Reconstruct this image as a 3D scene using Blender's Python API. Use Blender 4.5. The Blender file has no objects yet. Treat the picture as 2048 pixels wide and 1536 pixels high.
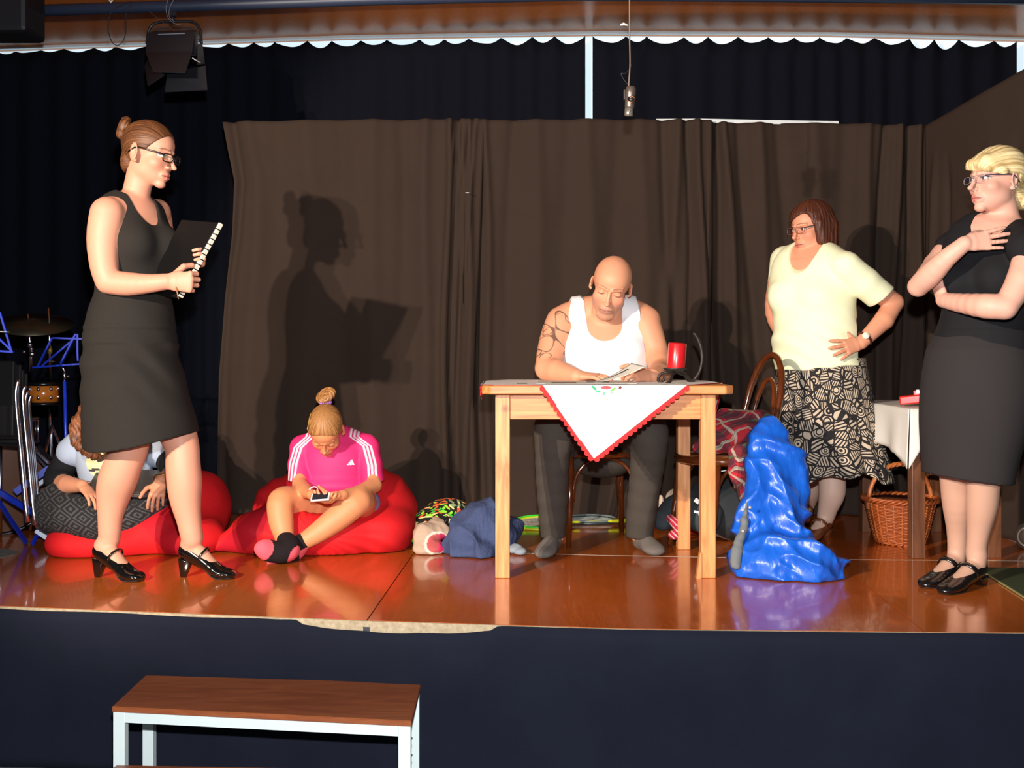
import bpy, bmesh, math, random
import numpy as np
from mathutils import Vector, Matrix
random.seed(7); RNG = np.random.RandomState(7)
SC = bpy.context.scene
COL = SC.collection
# ---------------------------------------------------------------- camera, world, lights
F, HZ, CX, HC = 2250.0, 697.0, 1024.0, 0.9      # focal length (px), horizon row, centre column, lens height above the stage
def W(px, py, d): return np.array([(px-CX)/F*d, d, HC-(py-HZ)/F*d])
def G(px, py, z=0.0): return W(px, py, F*(HC-z)/(py-HZ))
cam = bpy.data.cameras.new('camera'); camo = bpy.data.objects.new('camera', cam); COL.objects.link(camo)
cam.lens = F/2048*36; cam.sensor_width = 36; cam.shift_y = -(768-HZ)/2048; cam.clip_start = .05
camo.location = (0, 0, HC); camo.rotation_euler = (math.pi/2, 0, 0); SC.camera = camo
SC.view_settings.view_transform = 'Standard'; SC.view_settings.look = 'None'
SC.view_settings.exposure = 0.0; SC.view_settings.gamma = 1.0; SC.view_settings.use_curve_mapping = False
wd = bpy.data.worlds.new('world'); SC.world = wd; wd.use_nodes = True
wd.node_tree.nodes['Background'].inputs[0].default_value = (.55, .6, .75, 1)
wd.node_tree.nodes['Background'].inputs[1].default_value = 0.045
def spot(name, loc, tgt, power, color, size, blend, radius):
    l = bpy.data.lights.new(name, 'SPOT'); l.energy = power; l.color = color; l.spot_size = math.radians(size)
    l.spot_blend = blend; l.shadow_soft_size = radius
    o = bpy.data.objects.new(name, l); COL.objects.link(o); o.location = loc
    o.rotation_euler = (Vector(tgt)-Vector(loc)).to_track_quat('-Z', 'Y').to_euler(); return o
spot('stage_spot', (-2.42, 0.0, 2.0), (0.15, 5.2, 1.0), 1120, (1.0, .845, .69), 50, .35, .03)
spot('stage_spot_second', (-2.68, 0.0, 2.02), (0.15, 5.2, 1.0), 700, (1.0, .845, .69), 50, .35, .03)
fl = bpy.data.lights.new('camera_flash', 'POINT'); fl.energy = 740; fl.color = (.93, .96, 1.0); fl.shadow_soft_size = .03
flo = bpy.data.objects.new('camera_flash', fl); COL.objects.link(flo); flo.location = (0.02, 0.03, 1.15)

# ---------------------------------------------------------------- materials
MATS = {}
def lin(c): return tuple(((x/255)/12.92 if x/255 <= .04045 else ((x/255+.055)/1.055)**2.4) for x in c)
def nmat(name):
    m = bpy.data.materials.new(name); m.use_nodes = True; nt = m.node_tree
    return m, nt, nt.nodes['Principled BSDF']
def N(nt, t, **kw):
    n = nt.nodes.new(t)
    for k, v in kw.items():
        if k.startswith('_'): setattr(n, k[1:], v)
        else: n.inputs[k.replace('9', ' ')].default_value = v
    return n
def mat(name, rgb, rough=.6, metal=0.0, noise=.12, nscale=30, bump=.0, bscale=200, spec=.5, coat=0.0, stretch=(1,1,1), rgb2=None, attr=None, sheen=0.0, emit=None, trans=0.0, sss=0.0, bdist=.004):
    """general procedural material: colour varied by a noise, fine bump, optional vertex colour."""
    if name in MATS: return MATS[name]
    m, nt, b = nmat(name)
    L = nt.links
    tc = N(nt, 'ShaderNodeTexCoord'); mp = N(nt, 'ShaderNodeMapping'); mp.inputs['Scale'].default_value = stretch
    L.new(tc.outputs['Object'], mp.inputs[0])
    nz = N(nt, 'ShaderNodeTexNoise', Scale=nscale, Detail=4.0, Roughness=.6); L.new(mp.outputs[0], nz.inputs['Vector'])
    mx = N(nt, 'ShaderNodeMix', _data_type='RGBA', _blend_type='MIX')
    c = lin(rgb); c2 = lin(rgb2) if rgb2 else tuple(min(1, x*(1-noise*1.6)) for x in c)
    if attr:
        a = N(nt, 'ShaderNodeAttribute', _attribute_name=attr); L.new(a.outputs['Color'], mx.inputs[6])
        d = N(nt, 'ShaderNodeMix', _data_type='RGBA', _blend_type='MULTIPLY'); d.inputs[0].default_value = 1.0
        L.new(a.outputs['Color'], d.inputs[6]); k = 1-noise*1.6; d.inputs[7].default_value = (k, k, k, 1)
        L.new(d.outputs[2], mx.inputs[7])
    else:
        mx.inputs[6].default_value = (*c, 1); mx.inputs[7].default_value = (*c2, 1)
    L.new(nz.outputs['Fac'], mx.inputs[0]); L.new(mx.outputs[2], b.inputs['Base Color'])
    b.inputs['Roughness'].default_value = rough; b.inputs['Metallic'].default_value = metal
    b.inputs['Specular IOR Level'].default_value = spec; b.inputs['Coat Weight'].default_value = coat
    b.inputs['Coat Roughness'].default_value = .08
    if sheen: b.inputs['Sheen Weight'].default_value = sheen
    if trans: b.inputs['Transmission Weight'].default_value = trans
    if sss:
        b.inputs['Subsurface Weight'].default_value = sss; b.inputs['Subsurface Radius'].default_value = (1, .35, .2); b.inputs['Subsurface Scale'].default_value = .008
    if bump:
        bz = N(nt, 'ShaderNodeTexNoise', Scale=bscale, Detail=3.0); L.new(mp.outputs[0], bz.inputs['Vector'])
        bp = N(nt, 'ShaderNodeBump', Strength=bump, Distance=bdist); L.new(bz.outputs['Fac'], bp.inputs['Height']); L.new(bp.outputs[0], b.inputs['Normal'])
    MATS[name] = m
    return m

# ---------------------------------------------------------------- objects
def tag(o, label=None, cat=None, group=None, kind=None):
    if label: o['label'] = label
    if cat: o['category'] = cat
    if group: o['group'] = group
    if kind: o['kind'] = kind
    return o
def link(name, me, m=None, parent=None, smooth=False):
    o = bpy.data.objects.new(name, me); COL.objects.link(o)
    if m is not None and not me.materials: me.materials.append(m)
    if parent is not None: o.parent = parent; o.matrix_parent_inverse = parent_inv(parent)
    if smooth:
        for p in me.polygons: p.use_smooth = True
    return o
def world_of(p):
    M = p.matrix_basis.copy()
    return M if p.parent is None else world_of(p.parent) @ p.matrix_parent_inverse @ M
def parent_inv(p): return world_of(p).inverted()
def empty(name, loc, label=None, cat=None, group=None):
    o = bpy.data.objects.new(name, None); COL.objects.link(o); o.location = Vector(loc); o.empty_display_size = .1
    return tag(o, label, cat, group)
def mesh(name, verts, faces, m=None, parent=None, smooth=True):
    me = bpy.data.meshes.new(name); me.from_pydata([tuple(map(float, v)) for v in verts], [], [tuple(map(int, f)) for f in faces]); me.update()
    return link(name, me, m, parent, smooth)
def npmesh(name, V, Q, m=None, parent=None, smooth=True):
    me = bpy.data.meshes.new(name); nv, nq = len(V), len(Q)
    me.vertices.add(nv); me.vertices.foreach_set('co', np.ascontiguousarray(V, dtype=np.float32).ravel())
    me.loops.add(nq*4); me.loops.foreach_set('vertex_index', np.ascontiguousarray(Q, dtype=np.int32).ravel())
    me.polygons.add(nq); me.polygons.foreach_set('loop_start', np.arange(0, nq*4, 4, dtype=np.int32))
    me.update(calc_edges=True)
    o = link(name, me, m, parent)
    if smooth: me.polygons.foreach_set('use_smooth', np.ones(nq, dtype=bool))
    return o
def setcol(o, C, name='Col'):
    me = o.data; a = me.color_attributes.new(name, 'FLOAT_COLOR', 'POINT')
    C4 = np.ones((len(me.vertices), 4), dtype=np.float32); C4[:, :3] = C
    a.data.foreach_set('color', C4.ravel())
class MB:
    """collects simple shapes into one mesh"""
    def __init__(s): s.v = []; s.f = []
    def add(s, vs, fs):
        n = len(s.v); s.v += [tuple(map(float, v)) for v in vs]; s.f += [tuple(n+i for i in f) for f in fs]; return s
    def box(s, lo, hi):
        (a, b, c), (d, e, f) = lo, hi
        return s.add([(a,b,c),(d,b,c),(d,e,c),(a,e,c),(a,b,f),(d,b,f),(d,e,f),(a,e,f)], [(0,3,2,1),(4,5,6,7),(0,1,5,4),(1,2,6,5),(2,3,7,6),(3,0,4,7)])
    def hexa(s, P): # 8 points: bottom 4 (ccw), top 4
        return s.add(P, [(0,3,2,1),(4,5,6,7),(0,1,5,4),(1,2,6,5),(2,3,7,6),(3,0,4,7)])
    def bar(s, a, b, w, h, up=(0,0,1)):
        a, b = np.array(a, float), np.array(b, float); t = b-a; t /= np.linalg.norm(t); u = np.cross(t, up)
        if np.linalg.norm(u) < 1e-4: u = np.cross(t, (0,1,0))
        u /= np.linalg.norm(u); n = np.cross(u, t); u = u*w/2; n = n*h/2
        return s.add([a-u-n, a+u-n, a+u+n, a-u+n, b-u-n, b+u-n, b+u+n, b-u+n], [(0,1,2,3),(4,7,6,5),(0,4,5,1),(1,5,6,2),(2,6,7,3),(3,7,4,0)])
    def tube(s, pts, r, n=10, closed=False, caps=True):
        P = [np.array(p, float) for p in pts]; m = len(P); R = r if hasattr(r, '__len__') else [r]*m
        vs = []; prev = None
        for i in range(m):
            if closed: t = P[(i+1) % m]-P[i-1]
            else: t = P[min(i+1, m-1)]-P[max(i-1, 0)]
            t = t/(np.linalg.norm(t)+1e-9)
            if prev is None:
                a = np.array((0,0,1.)) if abs(t[2]) < .9 else np.array((1.,0,0)); u = np.cross(t, a)
            else: u = prev-t*np.dot(prev, t)
            u /= np.linalg.norm(u); prev = u; w = np.cross(t, u)
            for k in range(n):
                th = 2*math.pi*k/n; vs.append(P[i]+(u*math.cos(th)+w*math.sin(th))*R[i])
        fs = []
        for i in range(m if closed else m-1):
            j = (i+1) % m
            for k in range(n): fs.append((i*n+k, i*n+(k+1) % n, j*n+(k+1) % n, j*n+k))
        if not closed and caps: fs.append(tuple(range(n-1, -1, -1))); fs.append(tuple((m-1)*n+k for k in range(n)))
        return s.add(vs, fs)
    def lathe(s, c, prof, n=32, axis=None, squash=(1,1)):
        c = np.array(c, float); A = np.eye(3) if axis is None else frame(axis)
        vs = [c+A@np.array((r*math.cos(2*math.pi*k/n)*squash[0], r*math.sin(2*math.pi*k/n)*squash[1], z)) for (r, z) in prof for k in range(n)]
        fs = [(i*n+k, i*n+(k+1) % n, (i+1)*n+(k+1) % n, (i+1)*n+k) for i in range(len(prof)-1) for k in range(n)]
        if prof[0][0] > 1e-5: fs.append(tuple(range(n-1, -1, -1)))
        if prof[-1][0] > 1e-5: fs.append(tuple((len(prof)-1)*n+k for k in range(n)))
        return s.add(vs, fs)
    def build(s, name, m, parent=None, smooth=False, bevel=0):
        o = mesh(name, s.v, s.f, m, parent, smooth)
        if bevel:
            b = o.modifiers.new('b', 'BEVEL'); b.width = bevel; b.segments = 2; b.limit_method = 'ANGLE'
        return o
def frame(z, xh=(1,0,0)):
    z = np.array(z, float); z /= np.linalg.norm(z); x = np.array(xh, float); x = x-z*np.dot(x, z)
    if np.linalg.norm(x) < 1e-3: x = np.array((0,1,0.))-z*z[1]
    x /= np.linalg.norm(x); return np.stack([x, np.cross(z, x), z], 1)
def spline(P, n=8):
    """Catmull-Rom through points"""
    P = [np.array(p, float) for p in P]; Q = [2*P[0]-P[1]]+P+[2*P[-1]-P[-2]]; out = []
    for i in range(1, len(Q)-2):
        for k in range(n):
            t = k/n; a, b, c, d = Q[i-1:i+3]
            out.append(.5*((2*b)+(-a+c)*t+(2*a-5*b+4*c-d)*t*t+(-a+3*b-3*c+d)*t**3))
    out.append(P[-1]); return out
def copytree(o, parent=None):
    c = o.copy(); COL.objects.link(c)
    if parent is not None: c.parent = parent
    for ch in [x for x in bpy.data.objects if x.parent == o]: copytree(ch, c)
    return c

# ---------------------------------------------------------------- implicit surfaces (bodies, clothes, soft things)
def unit(v): v = np.array(v, float); return v/(np.linalg.norm(v)+1e-12)
def seg(a, b, ra, rb, side=None, qa=None, qb=None, off=0.0):
    """tapered limb a->b; radii ra,rb across `side`, qa,qb across the other axis"""
    a = np.array(a, float); b = np.array(b, float); qa = ra if qa is None else qa; qb = rb if qb is None else qb
    T = b-a; Ln = np.linalg.norm(T)+1e-9; T = T/Ln
    sd = np.array(side if side is not None else ((1,0,0) if abs(T[0]) < .9 else (0,1,0)), float)
    S = unit(sd-T*np.dot(sd, T)); Q = np.cross(T, S)
    ra += off; rb += off; qa += off; qb += off
    rm = max(ra, rb, qa, qb)
    lo = np.minimum(a, b)-rm; hi = np.maximum(a, b)+rm
    circ = abs(ra-qa) < 1e-6 and abs(rb-qb) < 1e-6
    def fn(X, Y, Z):
        x, y, z = X-a[0], Y-a[1], Z-a[2]
        h = x*T[0]+y*T[1]+z*T[2]; t = np.clip(h/Ln, 0, 1)
        if circ:
            dx, dy, dz = x-T[0]*Ln*t, y-T[1]*Ln*t, z-T[2]*Ln*t
            return np.sqrt(dx*dx+dy*dy+dz*dz)-(ra+(rb-ra)*t)
        u = x*S[0]+y*S[1]+z*S[2]; w = x*Q[0]+y*Q[1]+z*Q[2]; ax = h-t*Ln
        rx = ra+(rb-ra)*t; ry = qa+(qb-qa)*t; rz = np.minimum(rx, ry)
        k0 = np.sqrt((u/rx)**2+(w/ry)**2+(ax/rz)**2); k1 = np.sqrt((u/rx**2)**2+(w/ry**2)**2+(ax/rz**2)**2)+1e-6
        return k0*(k0-1)/k1
    return (lo, hi, fn)
def ell(c, r, R=None, off=0.0):
    c = np.array(c, float); r = np.array([r]*3 if np.isscalar(r) else r, float)+off; R = np.eye(3) if R is None else np.array(R, float)
    e = np.sqrt((R**2)@(r**2)); lo, hi = c-e, c+e
    def fn(X, Y, Z):
        x, y, z = X-c[0], Y-c[1], Z-c[2]
        u = (x*R[0,0]+y*R[1,0]+z*R[2,0]); v = (x*R[0,1]+y*R[1,1]+z*R[2,1]); w = (x*R[0,2]+y*R[1,2]+z*R[2,2])
        k0 = np.sqrt((u/r[0])**2+(v/r[1])**2+(w/r[2])**2); k1 = np.sqrt((u/r[0]**2)**2+(v/r[1]**2)**2+(w/r[2]**2)**2)+1e-6
        return k0*(k0-1)/k1
    return (lo, hi, fn)
def box3(c, r, R=None, rd=.004):
    c = np.array(c, float); r = np.array(r, float); R = np.eye(3) if R is None else np.array(R, float)
    e = np.abs(R)@r+rd; lo, hi = c-e, c+e
    def fn(X, Y, Z):
        x, y, z = X-c[0], Y-c[1], Z-c[2]
        q = [np.abs(x*R[0,i]+y*R[1,i]+z*R[2,i])-(r[i]-rd) for i in range(3)]
        return np.sqrt(np.maximum(q[0],0)**2+np.maximum(q[1],0)**2+np.maximum(q[2],0)**2)+np.minimum(np.maximum(q[0], np.maximum(q[1], q[2])), 0)-rd
    return (lo, hi, fn)
def plane(p, n):     # half space below the plane (negative against n)
    p = np.array(p, float); n = unit(n)
    return (None, None, lambda X, Y, Z: (X-p[0])*n[0]+(Y-p[1])*n[1]+(Z-p[2])*n[2])
def curve(pts, side=None, k=None, off=0.0):
    """stations (point, r[, q]) -> list of segs, smoothed through the stations"""
    out = []
    if len(pts) >= 4:
        A = [np.r_[np.array(p[0], float), p[1], p[2] if len(p) > 2 else p[1]] for p in pts]; B = spline(A, 3)
        pts = [(b[:3], max(b[3], .001), max(b[4], .001)) for b in B]
    for i in range(len(pts)-1):
        (a, ra, *qa), (b, rb, *qb) = pts[i], pts[i+1]
        out.append(seg(a, b, ra, rb, side, qa[0] if qa else None, qb[0] if qb else None, off))
    return out
class Model:
    def __init__(s): s.ops = []
    def add(s, p, k=.012):
        for q in (p if isinstance(p, list) else [p]): s.ops.append(('u', q, k))
        return s
    def cut(s, p, k=.006):
        for q in (p if isinstance(p, list) else [p]): s.ops.append(('s', q, k))
        return s
    def keep(s, p, k=.003):
        for q in (p if isinstance(p, list) else [p]): s.ops.append(('i', q, k))
        return s
    def disp(s, fn): s.ops.append(('d', fn, 0)); return s
    def extent(s):
        L = [p for o, p, k in s.ops if o == 'u']; return np.min([p[0] for p in L], 0), np.max([p[1] for p in L], 0)
    def field(s, lo, hi, vox):
        lo = np.array(lo, float); n = np.ceil((np.array(hi)-lo)/vox).astype(int)+1
        ax = [np.float32(lo[i]+vox*np.arange(n[i])) for i in range(3)]
        f = np.full(tuple(n), .05, dtype=np.float32)
        for op, p, k in s.ops:
            if op == 'd':
                m = np.abs(f) < .04
                I = np.nonzero(m); f[m] += p(ax[0][I[0]], ax[1][I[1]], ax[2][I[2]]).astype(np.float32); continue
            pl, ph, fn = p
            if pl is None or op == 'i': sl = (slice(None),)*3
            else:
                mg = max(k, 0)+3*vox+.004
                i0 = np.maximum(np.floor((pl-mg-lo)/vox).astype(int), 0); i1 = np.minimum(np.ceil((ph+mg-lo)/vox).astype(int)+1, n)
                if np.any(i0 >= i1): continue
                sl = tuple(slice(i0[i], i1[i]) for i in range(3))
            X, Y, Z = ax[0][sl[0]][:, None, None], ax[1][sl[1]][None, :, None], ax[2][sl[2]][None, None, :]
            d = fn(X, Y, Z).astype(np.float32); g = f[sl]
            if op == 'u':
                if k > 0: h = np.maximum(k-np.abs(g-d), 0)/k; f[sl] = np.minimum(g, d)-h*h*h*k/6
                else: f[sl] = np.minimum(g, d)
            else:
                if op == 's': d = -d
                if k > 0: h = np.maximum(k-np.abs(g-d), 0)/k; f[sl] = np.maximum(g, d)+h*h*h*k/6
                else: f[sl] = np.maximum(g, d)
        return f
    def mesh(s, vox, boxes=None, pad=.02):
        """boxes: finer regions [(lo,hi,vox)], each region meshed once"""
        lo, hi = s.extent(); lo = lo-pad; hi = hi+pad; Vs, Qs, n = [], [], 0
        regs = [(lo, hi, vox, [(np.array(b[0], float), np.array(b[1], float)) for b in (boxes or [])])]
        done = []
        for b in (boxes or []):
            regs.append((np.array(b[0], float), np.array(b[1], float), b[2], list(done))); done.append((np.array(b[0], float), np.array(b[1], float)))
        for lo_, hi_, vx, excl in regs:
            f = s.field(lo_, hi_, vx); V, Q = surfnet(f, lo_, vx)
            if len(V) == 0: continue
            if excl:
                ctr = V[Q].mean(1); keepm = np.ones(len(Q), bool)
                for a, b in excl:
                    a2, b2 = a+vx*1.2, b-vx*1.2
                    keepm &= ~np.all((ctr > a2) & (ctr < b2), axis=1)
                Q = Q[keepm]; used = np.unique(Q); mp = -np.ones(len(V), int); mp[used] = np.arange(len(used)); V = V[used]; Q = mp[Q]
            Vs.append(V); Qs.append(Q+n); n += len(V)
        return np.concatenate(Vs), np.concatenate(Qs)
    def build(s, name, m, parent=None, vox=.006, boxes=None, color=None, smooth=0):
        V, Q = s.mesh(vox, boxes)
        o = npmesh(name, V, Q, m, parent)
        if color is not None: setcol(o, color(V))
        return o
def surfnet(f, lo, vox):
    s = f < 0
    c = np.zeros(tuple(np.array(f.shape)-1), np.int8)
    cs = [(i, j, k) for i in (0,1) for j in (0,1) for k in (0,1)]
    n = f.shape
    for (i, j, k) in cs: c += s[i:n[0]-1+i, j:n[1]-1+j, k:n[2]-1+k]
    ids = np.argwhere((c > 0) & (c < 8))
    if len(ids) == 0: return np.zeros((0,3)), np.zeros((0,4), int)
    idx = -np.ones(c.shape, np.int32); idx[ids[:,0], ids[:,1], ids[:,2]] = np.arange(len(ids))
    val = {q: f[ids[:,0]+q[0], ids[:,1]+q[1], ids[:,2]+q[2]] for q in cs}
    acc = np.zeros((len(ids), 3)); cnt = np.zeros(len(ids))
    for a in cs:
        for d in range(3):
            if a[d]: continue
            b = list(a); b[d] = 1; b = tuple(b); va, vb = val[a], val[b]; m = (va < 0) != (vb < 0)
            t = va[m]/(va[m]-vb[m]); p = np.tile(np.array(a, float), (m.sum(), 1)); p[:, d] = t
            acc[m] += p; cnt[m] += 1
    V = np.array(lo)+vox*(ids+acc/cnt[:, None])
    Qs = []
    for d in range(3):
        e, g = (d+1) % 3, (d+2) % 3
        sl0 = [slice(1, n[i]-1) for i in range(3)]; sl0[d] = slice(0, n[d]-1); sl1 = list(sl0); sl1[d] = slice(1, n[d])
        A, B = s[tuple(sl0)], s[tuple(sl1)]; I = np.argwhere(A != B)
        if len(I) == 0: continue
        o = np.array([1,1,1]); o[d] = 0; I2 = I+o
        ue = np.zeros(3, int); ue[e] = 1; ug = np.zeros(3, int); ug[g] = 1
        q = [I2-ue-ug, I2-ug, I2, I2-ue]; q = np.stack([idx[p[:,0], p[:,1], p[:,2]] for p in q], 1)
        fl_ = ~A[I[:,0], I[:,1], I[:,2]]; q[fl_] = q[fl_][:, ::-1]
        Qs.append(q)
    return V, np.concatenate(Qs)
def snoise(P, sc, seed=0, n=6, stretch=(1,1,1)):
    """cheap smooth noise: a sum of random plane waves, about -1..1"""
    r = np.random.RandomState(seed); X, Y, Z = P; out = 0
    for i in range(n):
        k = r.normal(size=3); k = k/np.linalg.norm(k)*sc*(.6+.9*r.rand())*np.array(stretch); out = out+np.sin(X*k[0]+Y*k[1]+Z*k[2]+r.rand()*6.28)
    return out/math.sqrt(n)
# ================================================================= the setting
def floor_material(name, a, b2, off=0.0):
    m, nt, b = nmat(name); L = nt.links
    tc = N(nt, 'ShaderNodeTexCoord'); mp = N(nt, 'ShaderNodeMapping'); mp.inputs['Scale'].default_value = (9, .35, 1); mp.inputs['Location'].default_value = (off, off*.3, 0)
    L.new(tc.outputs['Object'], mp.inputs[0])
    strips = N(nt, 'ShaderNodeTexVoronoi', Scale=1.0); strips.inputs['Randomness'].default_value = .35; L.new(mp.outputs[0], strips.inputs['Vector'])
    mp2 = N(nt, 'ShaderNodeMapping'); mp2.inputs['Scale'].default_value = (60, 3.5, 1); L.new(tc.outputs['Object'], mp2.inputs[0])
    g = N(nt, 'ShaderNodeTexNoise', Scale=1.6, Detail=6.0, Distortion=.6); L.new(mp2.outputs[0], g.inputs['Vector'])
    sep = N(nt, 'ShaderNodeSeparateColor'); L.new(strips.outputs['Color'], sep.inputs[0])
    add = N(nt, 'ShaderNodeMath', _operation='MULTIPLY_ADD'); L.new(sep.outputs[0], add.inputs[0]); add.inputs[1].default_value = .25; L.new(g.outputs['Fac'], add.inputs[2])
    mr = N(nt, 'ShaderNodeMapRange'); mr.inputs[1].default_value = .3; mr.inputs[2].default_value = 1.1; L.new(add.outputs[0], mr.inputs[0])
    mx = N(nt, 'ShaderNodeMix', _data_type='RGBA'); mx.inputs[6].default_value = (*lin(a), 1); mx.inputs[7].default_value = (*lin(b2), 1)
    L.new(mr.outputs[0], mx.inputs[0]); L.new(mx.outputs[2], b.inputs['Base Color'])
    sc = N(nt, 'ShaderNodeTexNoise', Scale=5.0, Detail=8.0, Roughness=.7); L.new(tc.outputs['Object'], sc.inputs['Vector'])
    r2 = N(nt, 'ShaderNodeMapRange'); r2.inputs[1].default_value = .35; r2.inputs[2].default_value = .8; r2.inputs[3].default_value = .13; r2.inputs[4].default_value = .30
    L.new(sc.outputs['Fac'], r2.inputs[0]); L.new(r2.outputs[0], b.inputs['Roughness'])
    b.inputs['Coat Weight'].default_value = .5; b.inputs['Coat Roughness'].default_value = .05; b.inputs['Specular IOR Level'].default_value = .5
    w = N(nt, 'ShaderNodeTexNoise', Scale=3.0, Detail=2.0); L.new(tc.outputs['Object'], w.inputs['Vector'])
    bp = N(nt, 'ShaderNodeBump', Strength=.12, Distance=.01); L.new(w.outputs['Fac'], bp.inputs['Height']); L.new(bp.outputs[0], b.inputs['Coat Normal']); L.new(bp.outputs[0], b.inputs['Normal'])
    return m
MF = [floor_material('stage_floor_lacquer', (190, 98, 36), (160, 76, 26), 0), floor_material('stage_floor_lacquer_red', (192, 94, 36), (162, 74, 26), 3.3)]
floor = empty('floor', (0, 4.8, 0)); tag(floor, kind='structure', label='glossy reddish brown stage floor of large lacquered platform panels')
def wx(x0, x1, y): # helper for front edge points
    pass
front = [(-3.6, 4.22), (-1.79, 3.932), (-.48, 3.722), (.388, 3.612), (1.31, 3.571), (2.2, 3.55), (3.4, 3.53)]
mid = [(-3.6, 5.46), (-2.3, 5.30), (-.42, 5.02), (.388, 4.895), (1.38, 4.80), (2.2, 4.765), (3.4, 4.74)]
back = [(-3.6, 7.6), (-2.25, 7.5), (-.36, 7.4), (.388, 7.35), (1.48, 7.35), (2.2, 7.35), (3.4, 7.35)]
def interp(P, x): return float(np.interp(x, [p[0] for p in P], [p[1] for p in P]))
sx_front = [-3.6, -2.335, -.48, 1.311, 3.1]; sx_mid = [-3.6, -2.30, -.43, 1.375, 3.1]; sx_back = [-3.6, -2.2, -.36, 1.46, 3.1]
def panel(xa, xb, La, Lb, m, gap=.0022):
    """xa: (x0,x1) on front line La, xb on the back line Lb"""
    def row(L, x0, x1): 
        xs = [x0+gap]+[p[0] for p in L if x0+.02 < p[0] < x1-.02]+[x1-gap]; return [(x, interp(L, x)) for x in xs]
    A = [(x, y+gap*1.5) for x, y in row(La, *xa)]; B = [(x, y-gap*1.5) for x, y in row(Lb, *xb)]; loop = A+B[::-1]; n = len(loop)
    vs = [(x, y, -.03) for x, y in loop]+[(x, y, 0) for x, y in loop]
    return mesh('stage_panel', vs, [tuple(range(n-1, -1, -1)), tuple(range(n, 2*n))]+[(i, (i+1) % n, n+(i+1) % n, n+i) for i in range(n)], m, floor, False)
for i in range(4):
    panel((sx_front[i], sx_front[i+1]), (sx_mid[i], sx_mid[i+1]), front, mid, MF[i % 2 == 0])
    panel((sx_mid[i], sx_mid[i+1]), (sx_back[i], sx_back[i+1]), mid, back, MF[i % 2])
under = MB()   # platform body below the panels, dark, and pale chipboard fascia in front
body = front+back[::-1]; n = len(body)
under.add([(x, y+(.004 if i < 7 else 0), -.55) for i, (x, y) in enumerate(body)]+[(x, y+(.004 if i < 7 else 0), -.032) for i, (x, y) in enumerate(body)], [tuple(range(n-1, -1, -1)), tuple(range(n, 2*n))]+[(i, (i+1) % n, n+(i+1) % n, n+i) for i in range(n)])
under.build('platform_base', mat('dark_gap', (30, 26, 24), .8), floor)
fa = MB(); fr = front[1:-1]
for (x0, y0), (x1, y1) in zip(fr[:-1], fr[1:]): fa.hexa([(x0, y0-.004, -.06), (x1, y1-.004, -.06), (x1, y1+.003, -.06), (x0, y0+.003, -.06), (x0, y0-.004, -.001), (x1, y1-.004, -.001), (x1, y1+.003, -.001), (x0, y0+.003, -.001)])
fa.build('fascia_strip', mat('chipboard', (205, 190, 160), .8, noise=.35, nscale=60, rgb2=(120, 95, 65)), floor)
sm = MB()      # the pale joint between the two rows of platforms
for (x0, y0), (x1, y1) in zip(mid[2:-1], mid[3:]): sm.hexa([(x0, y0-.0035, -.01), (x1, y1-.0035, -.01), (x1, y1+.0035, -.01), (x0, y0+.0035, -.01), (x0, y0-.0035, .0006), (x1, y1-.0035, .0006), (x1, y1+.0035, .0006), (x0, y0+.0035, .0006)])
sm.build('joint_strip', mat('pale_strip', (190, 175, 155), .5), floor)
bp_ = MB(); bp_.box((-.492, 3.716, -.045), (-.47, 3.722, -.02)); bp_.build('platform_bracket', mat('grey_metal', (90, 90, 95), .4, .8), floor)
# green mat at the right
gp = [(1.81, 3.66), (2.46, 3.63), (2.40, 4.58), (1.90, 4.60)]
gm = mesh('green_mat', [(x, y, z) for z in (.0005, .006) for x, y in gp], [(3,2,1,0), (4,5,6,7), (0,1,5,4), (1,2,6,5), (2,3,7,6), (3,0,4,7)], mat('mat_green', (66, 78, 52), .55, noise=.3, nscale=40), None, False)
tag(gm, 'dull green floor mat at the right edge of the stage behind the black heeled shoes', 'mat')
tr = MB(); tr.bar((1.806, 3.66, .005), (1.897, 4.60, .005), .006, .005); tr.build('mat_edge', mat('pale_edge', (150, 150, 100), .5), gm)

# hall floor, wall, ceiling
hf = MB(); hf.box((-5, -1.2, -.60), (5, 4.4, -.55)); o = hf.build('floor_hall', mat('hall_floor', (120, 128, 130), .6, noise=.5, nscale=120)); tag(o, kind='structure', label='pale grey speckled hall floor in front of the stage')
wm = mat('white_wall', (225, 232, 235), .9, noise=.03)
rail_pts = [(-4.3, 7.5), (-3.38, 7.42), (-1.0, 7.14), (.55, 7.05), (2.0, 7.07), (3.3, 7.19), (4.3, 7.28)]
o = MB().box((-4.5, 7.75, -.6), (4.5, 7.85, 3.3)).build('wall_back', wm); tag(o, kind='structure', label='white wall behind the windows and black curtains')
gm_, nt, b = nmat('daylit_pane'); b.inputs['Base Color'].default_value = (.6, .65, .68, 1); b.inputs['Emission Color'].default_value = (.62, .82, .92, 1); b.inputs['Emission Strength'].default_value = .85; b.inputs['Roughness'].default_value = .9
mb = MB()      # frosted daylit window band right behind the curtains
for (x0, y0), (x1, y1) in zip(rail_pts[:-1], rail_pts[1:]): mb.hexa([(x0, y0+.10, .02), (x1, y1+.10, .02), (x1, y1+.12, .02), (x0, y0+.12, .02), (x0, y0+.10, 2.885), (x1, y1+.10, 2.885), (x1, y1+.12, 2.885), (x0, y0+.12, 2.885)])
o = mb.build('window_1', gm_); tag(o, kind='structure', label='frosted daylit window glimpsed through the gap between the black curtains')
dk = mat('side_wall', (26, 24, 24), .9)
for nm, x in (('wall_left', -4.5), ('wall_right', 4.4)):
    o = MB().box((x, -1.2, -.6), (x+.1, 7.75, 3.3)).build(nm, dk); tag(o, kind='structure')
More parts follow.
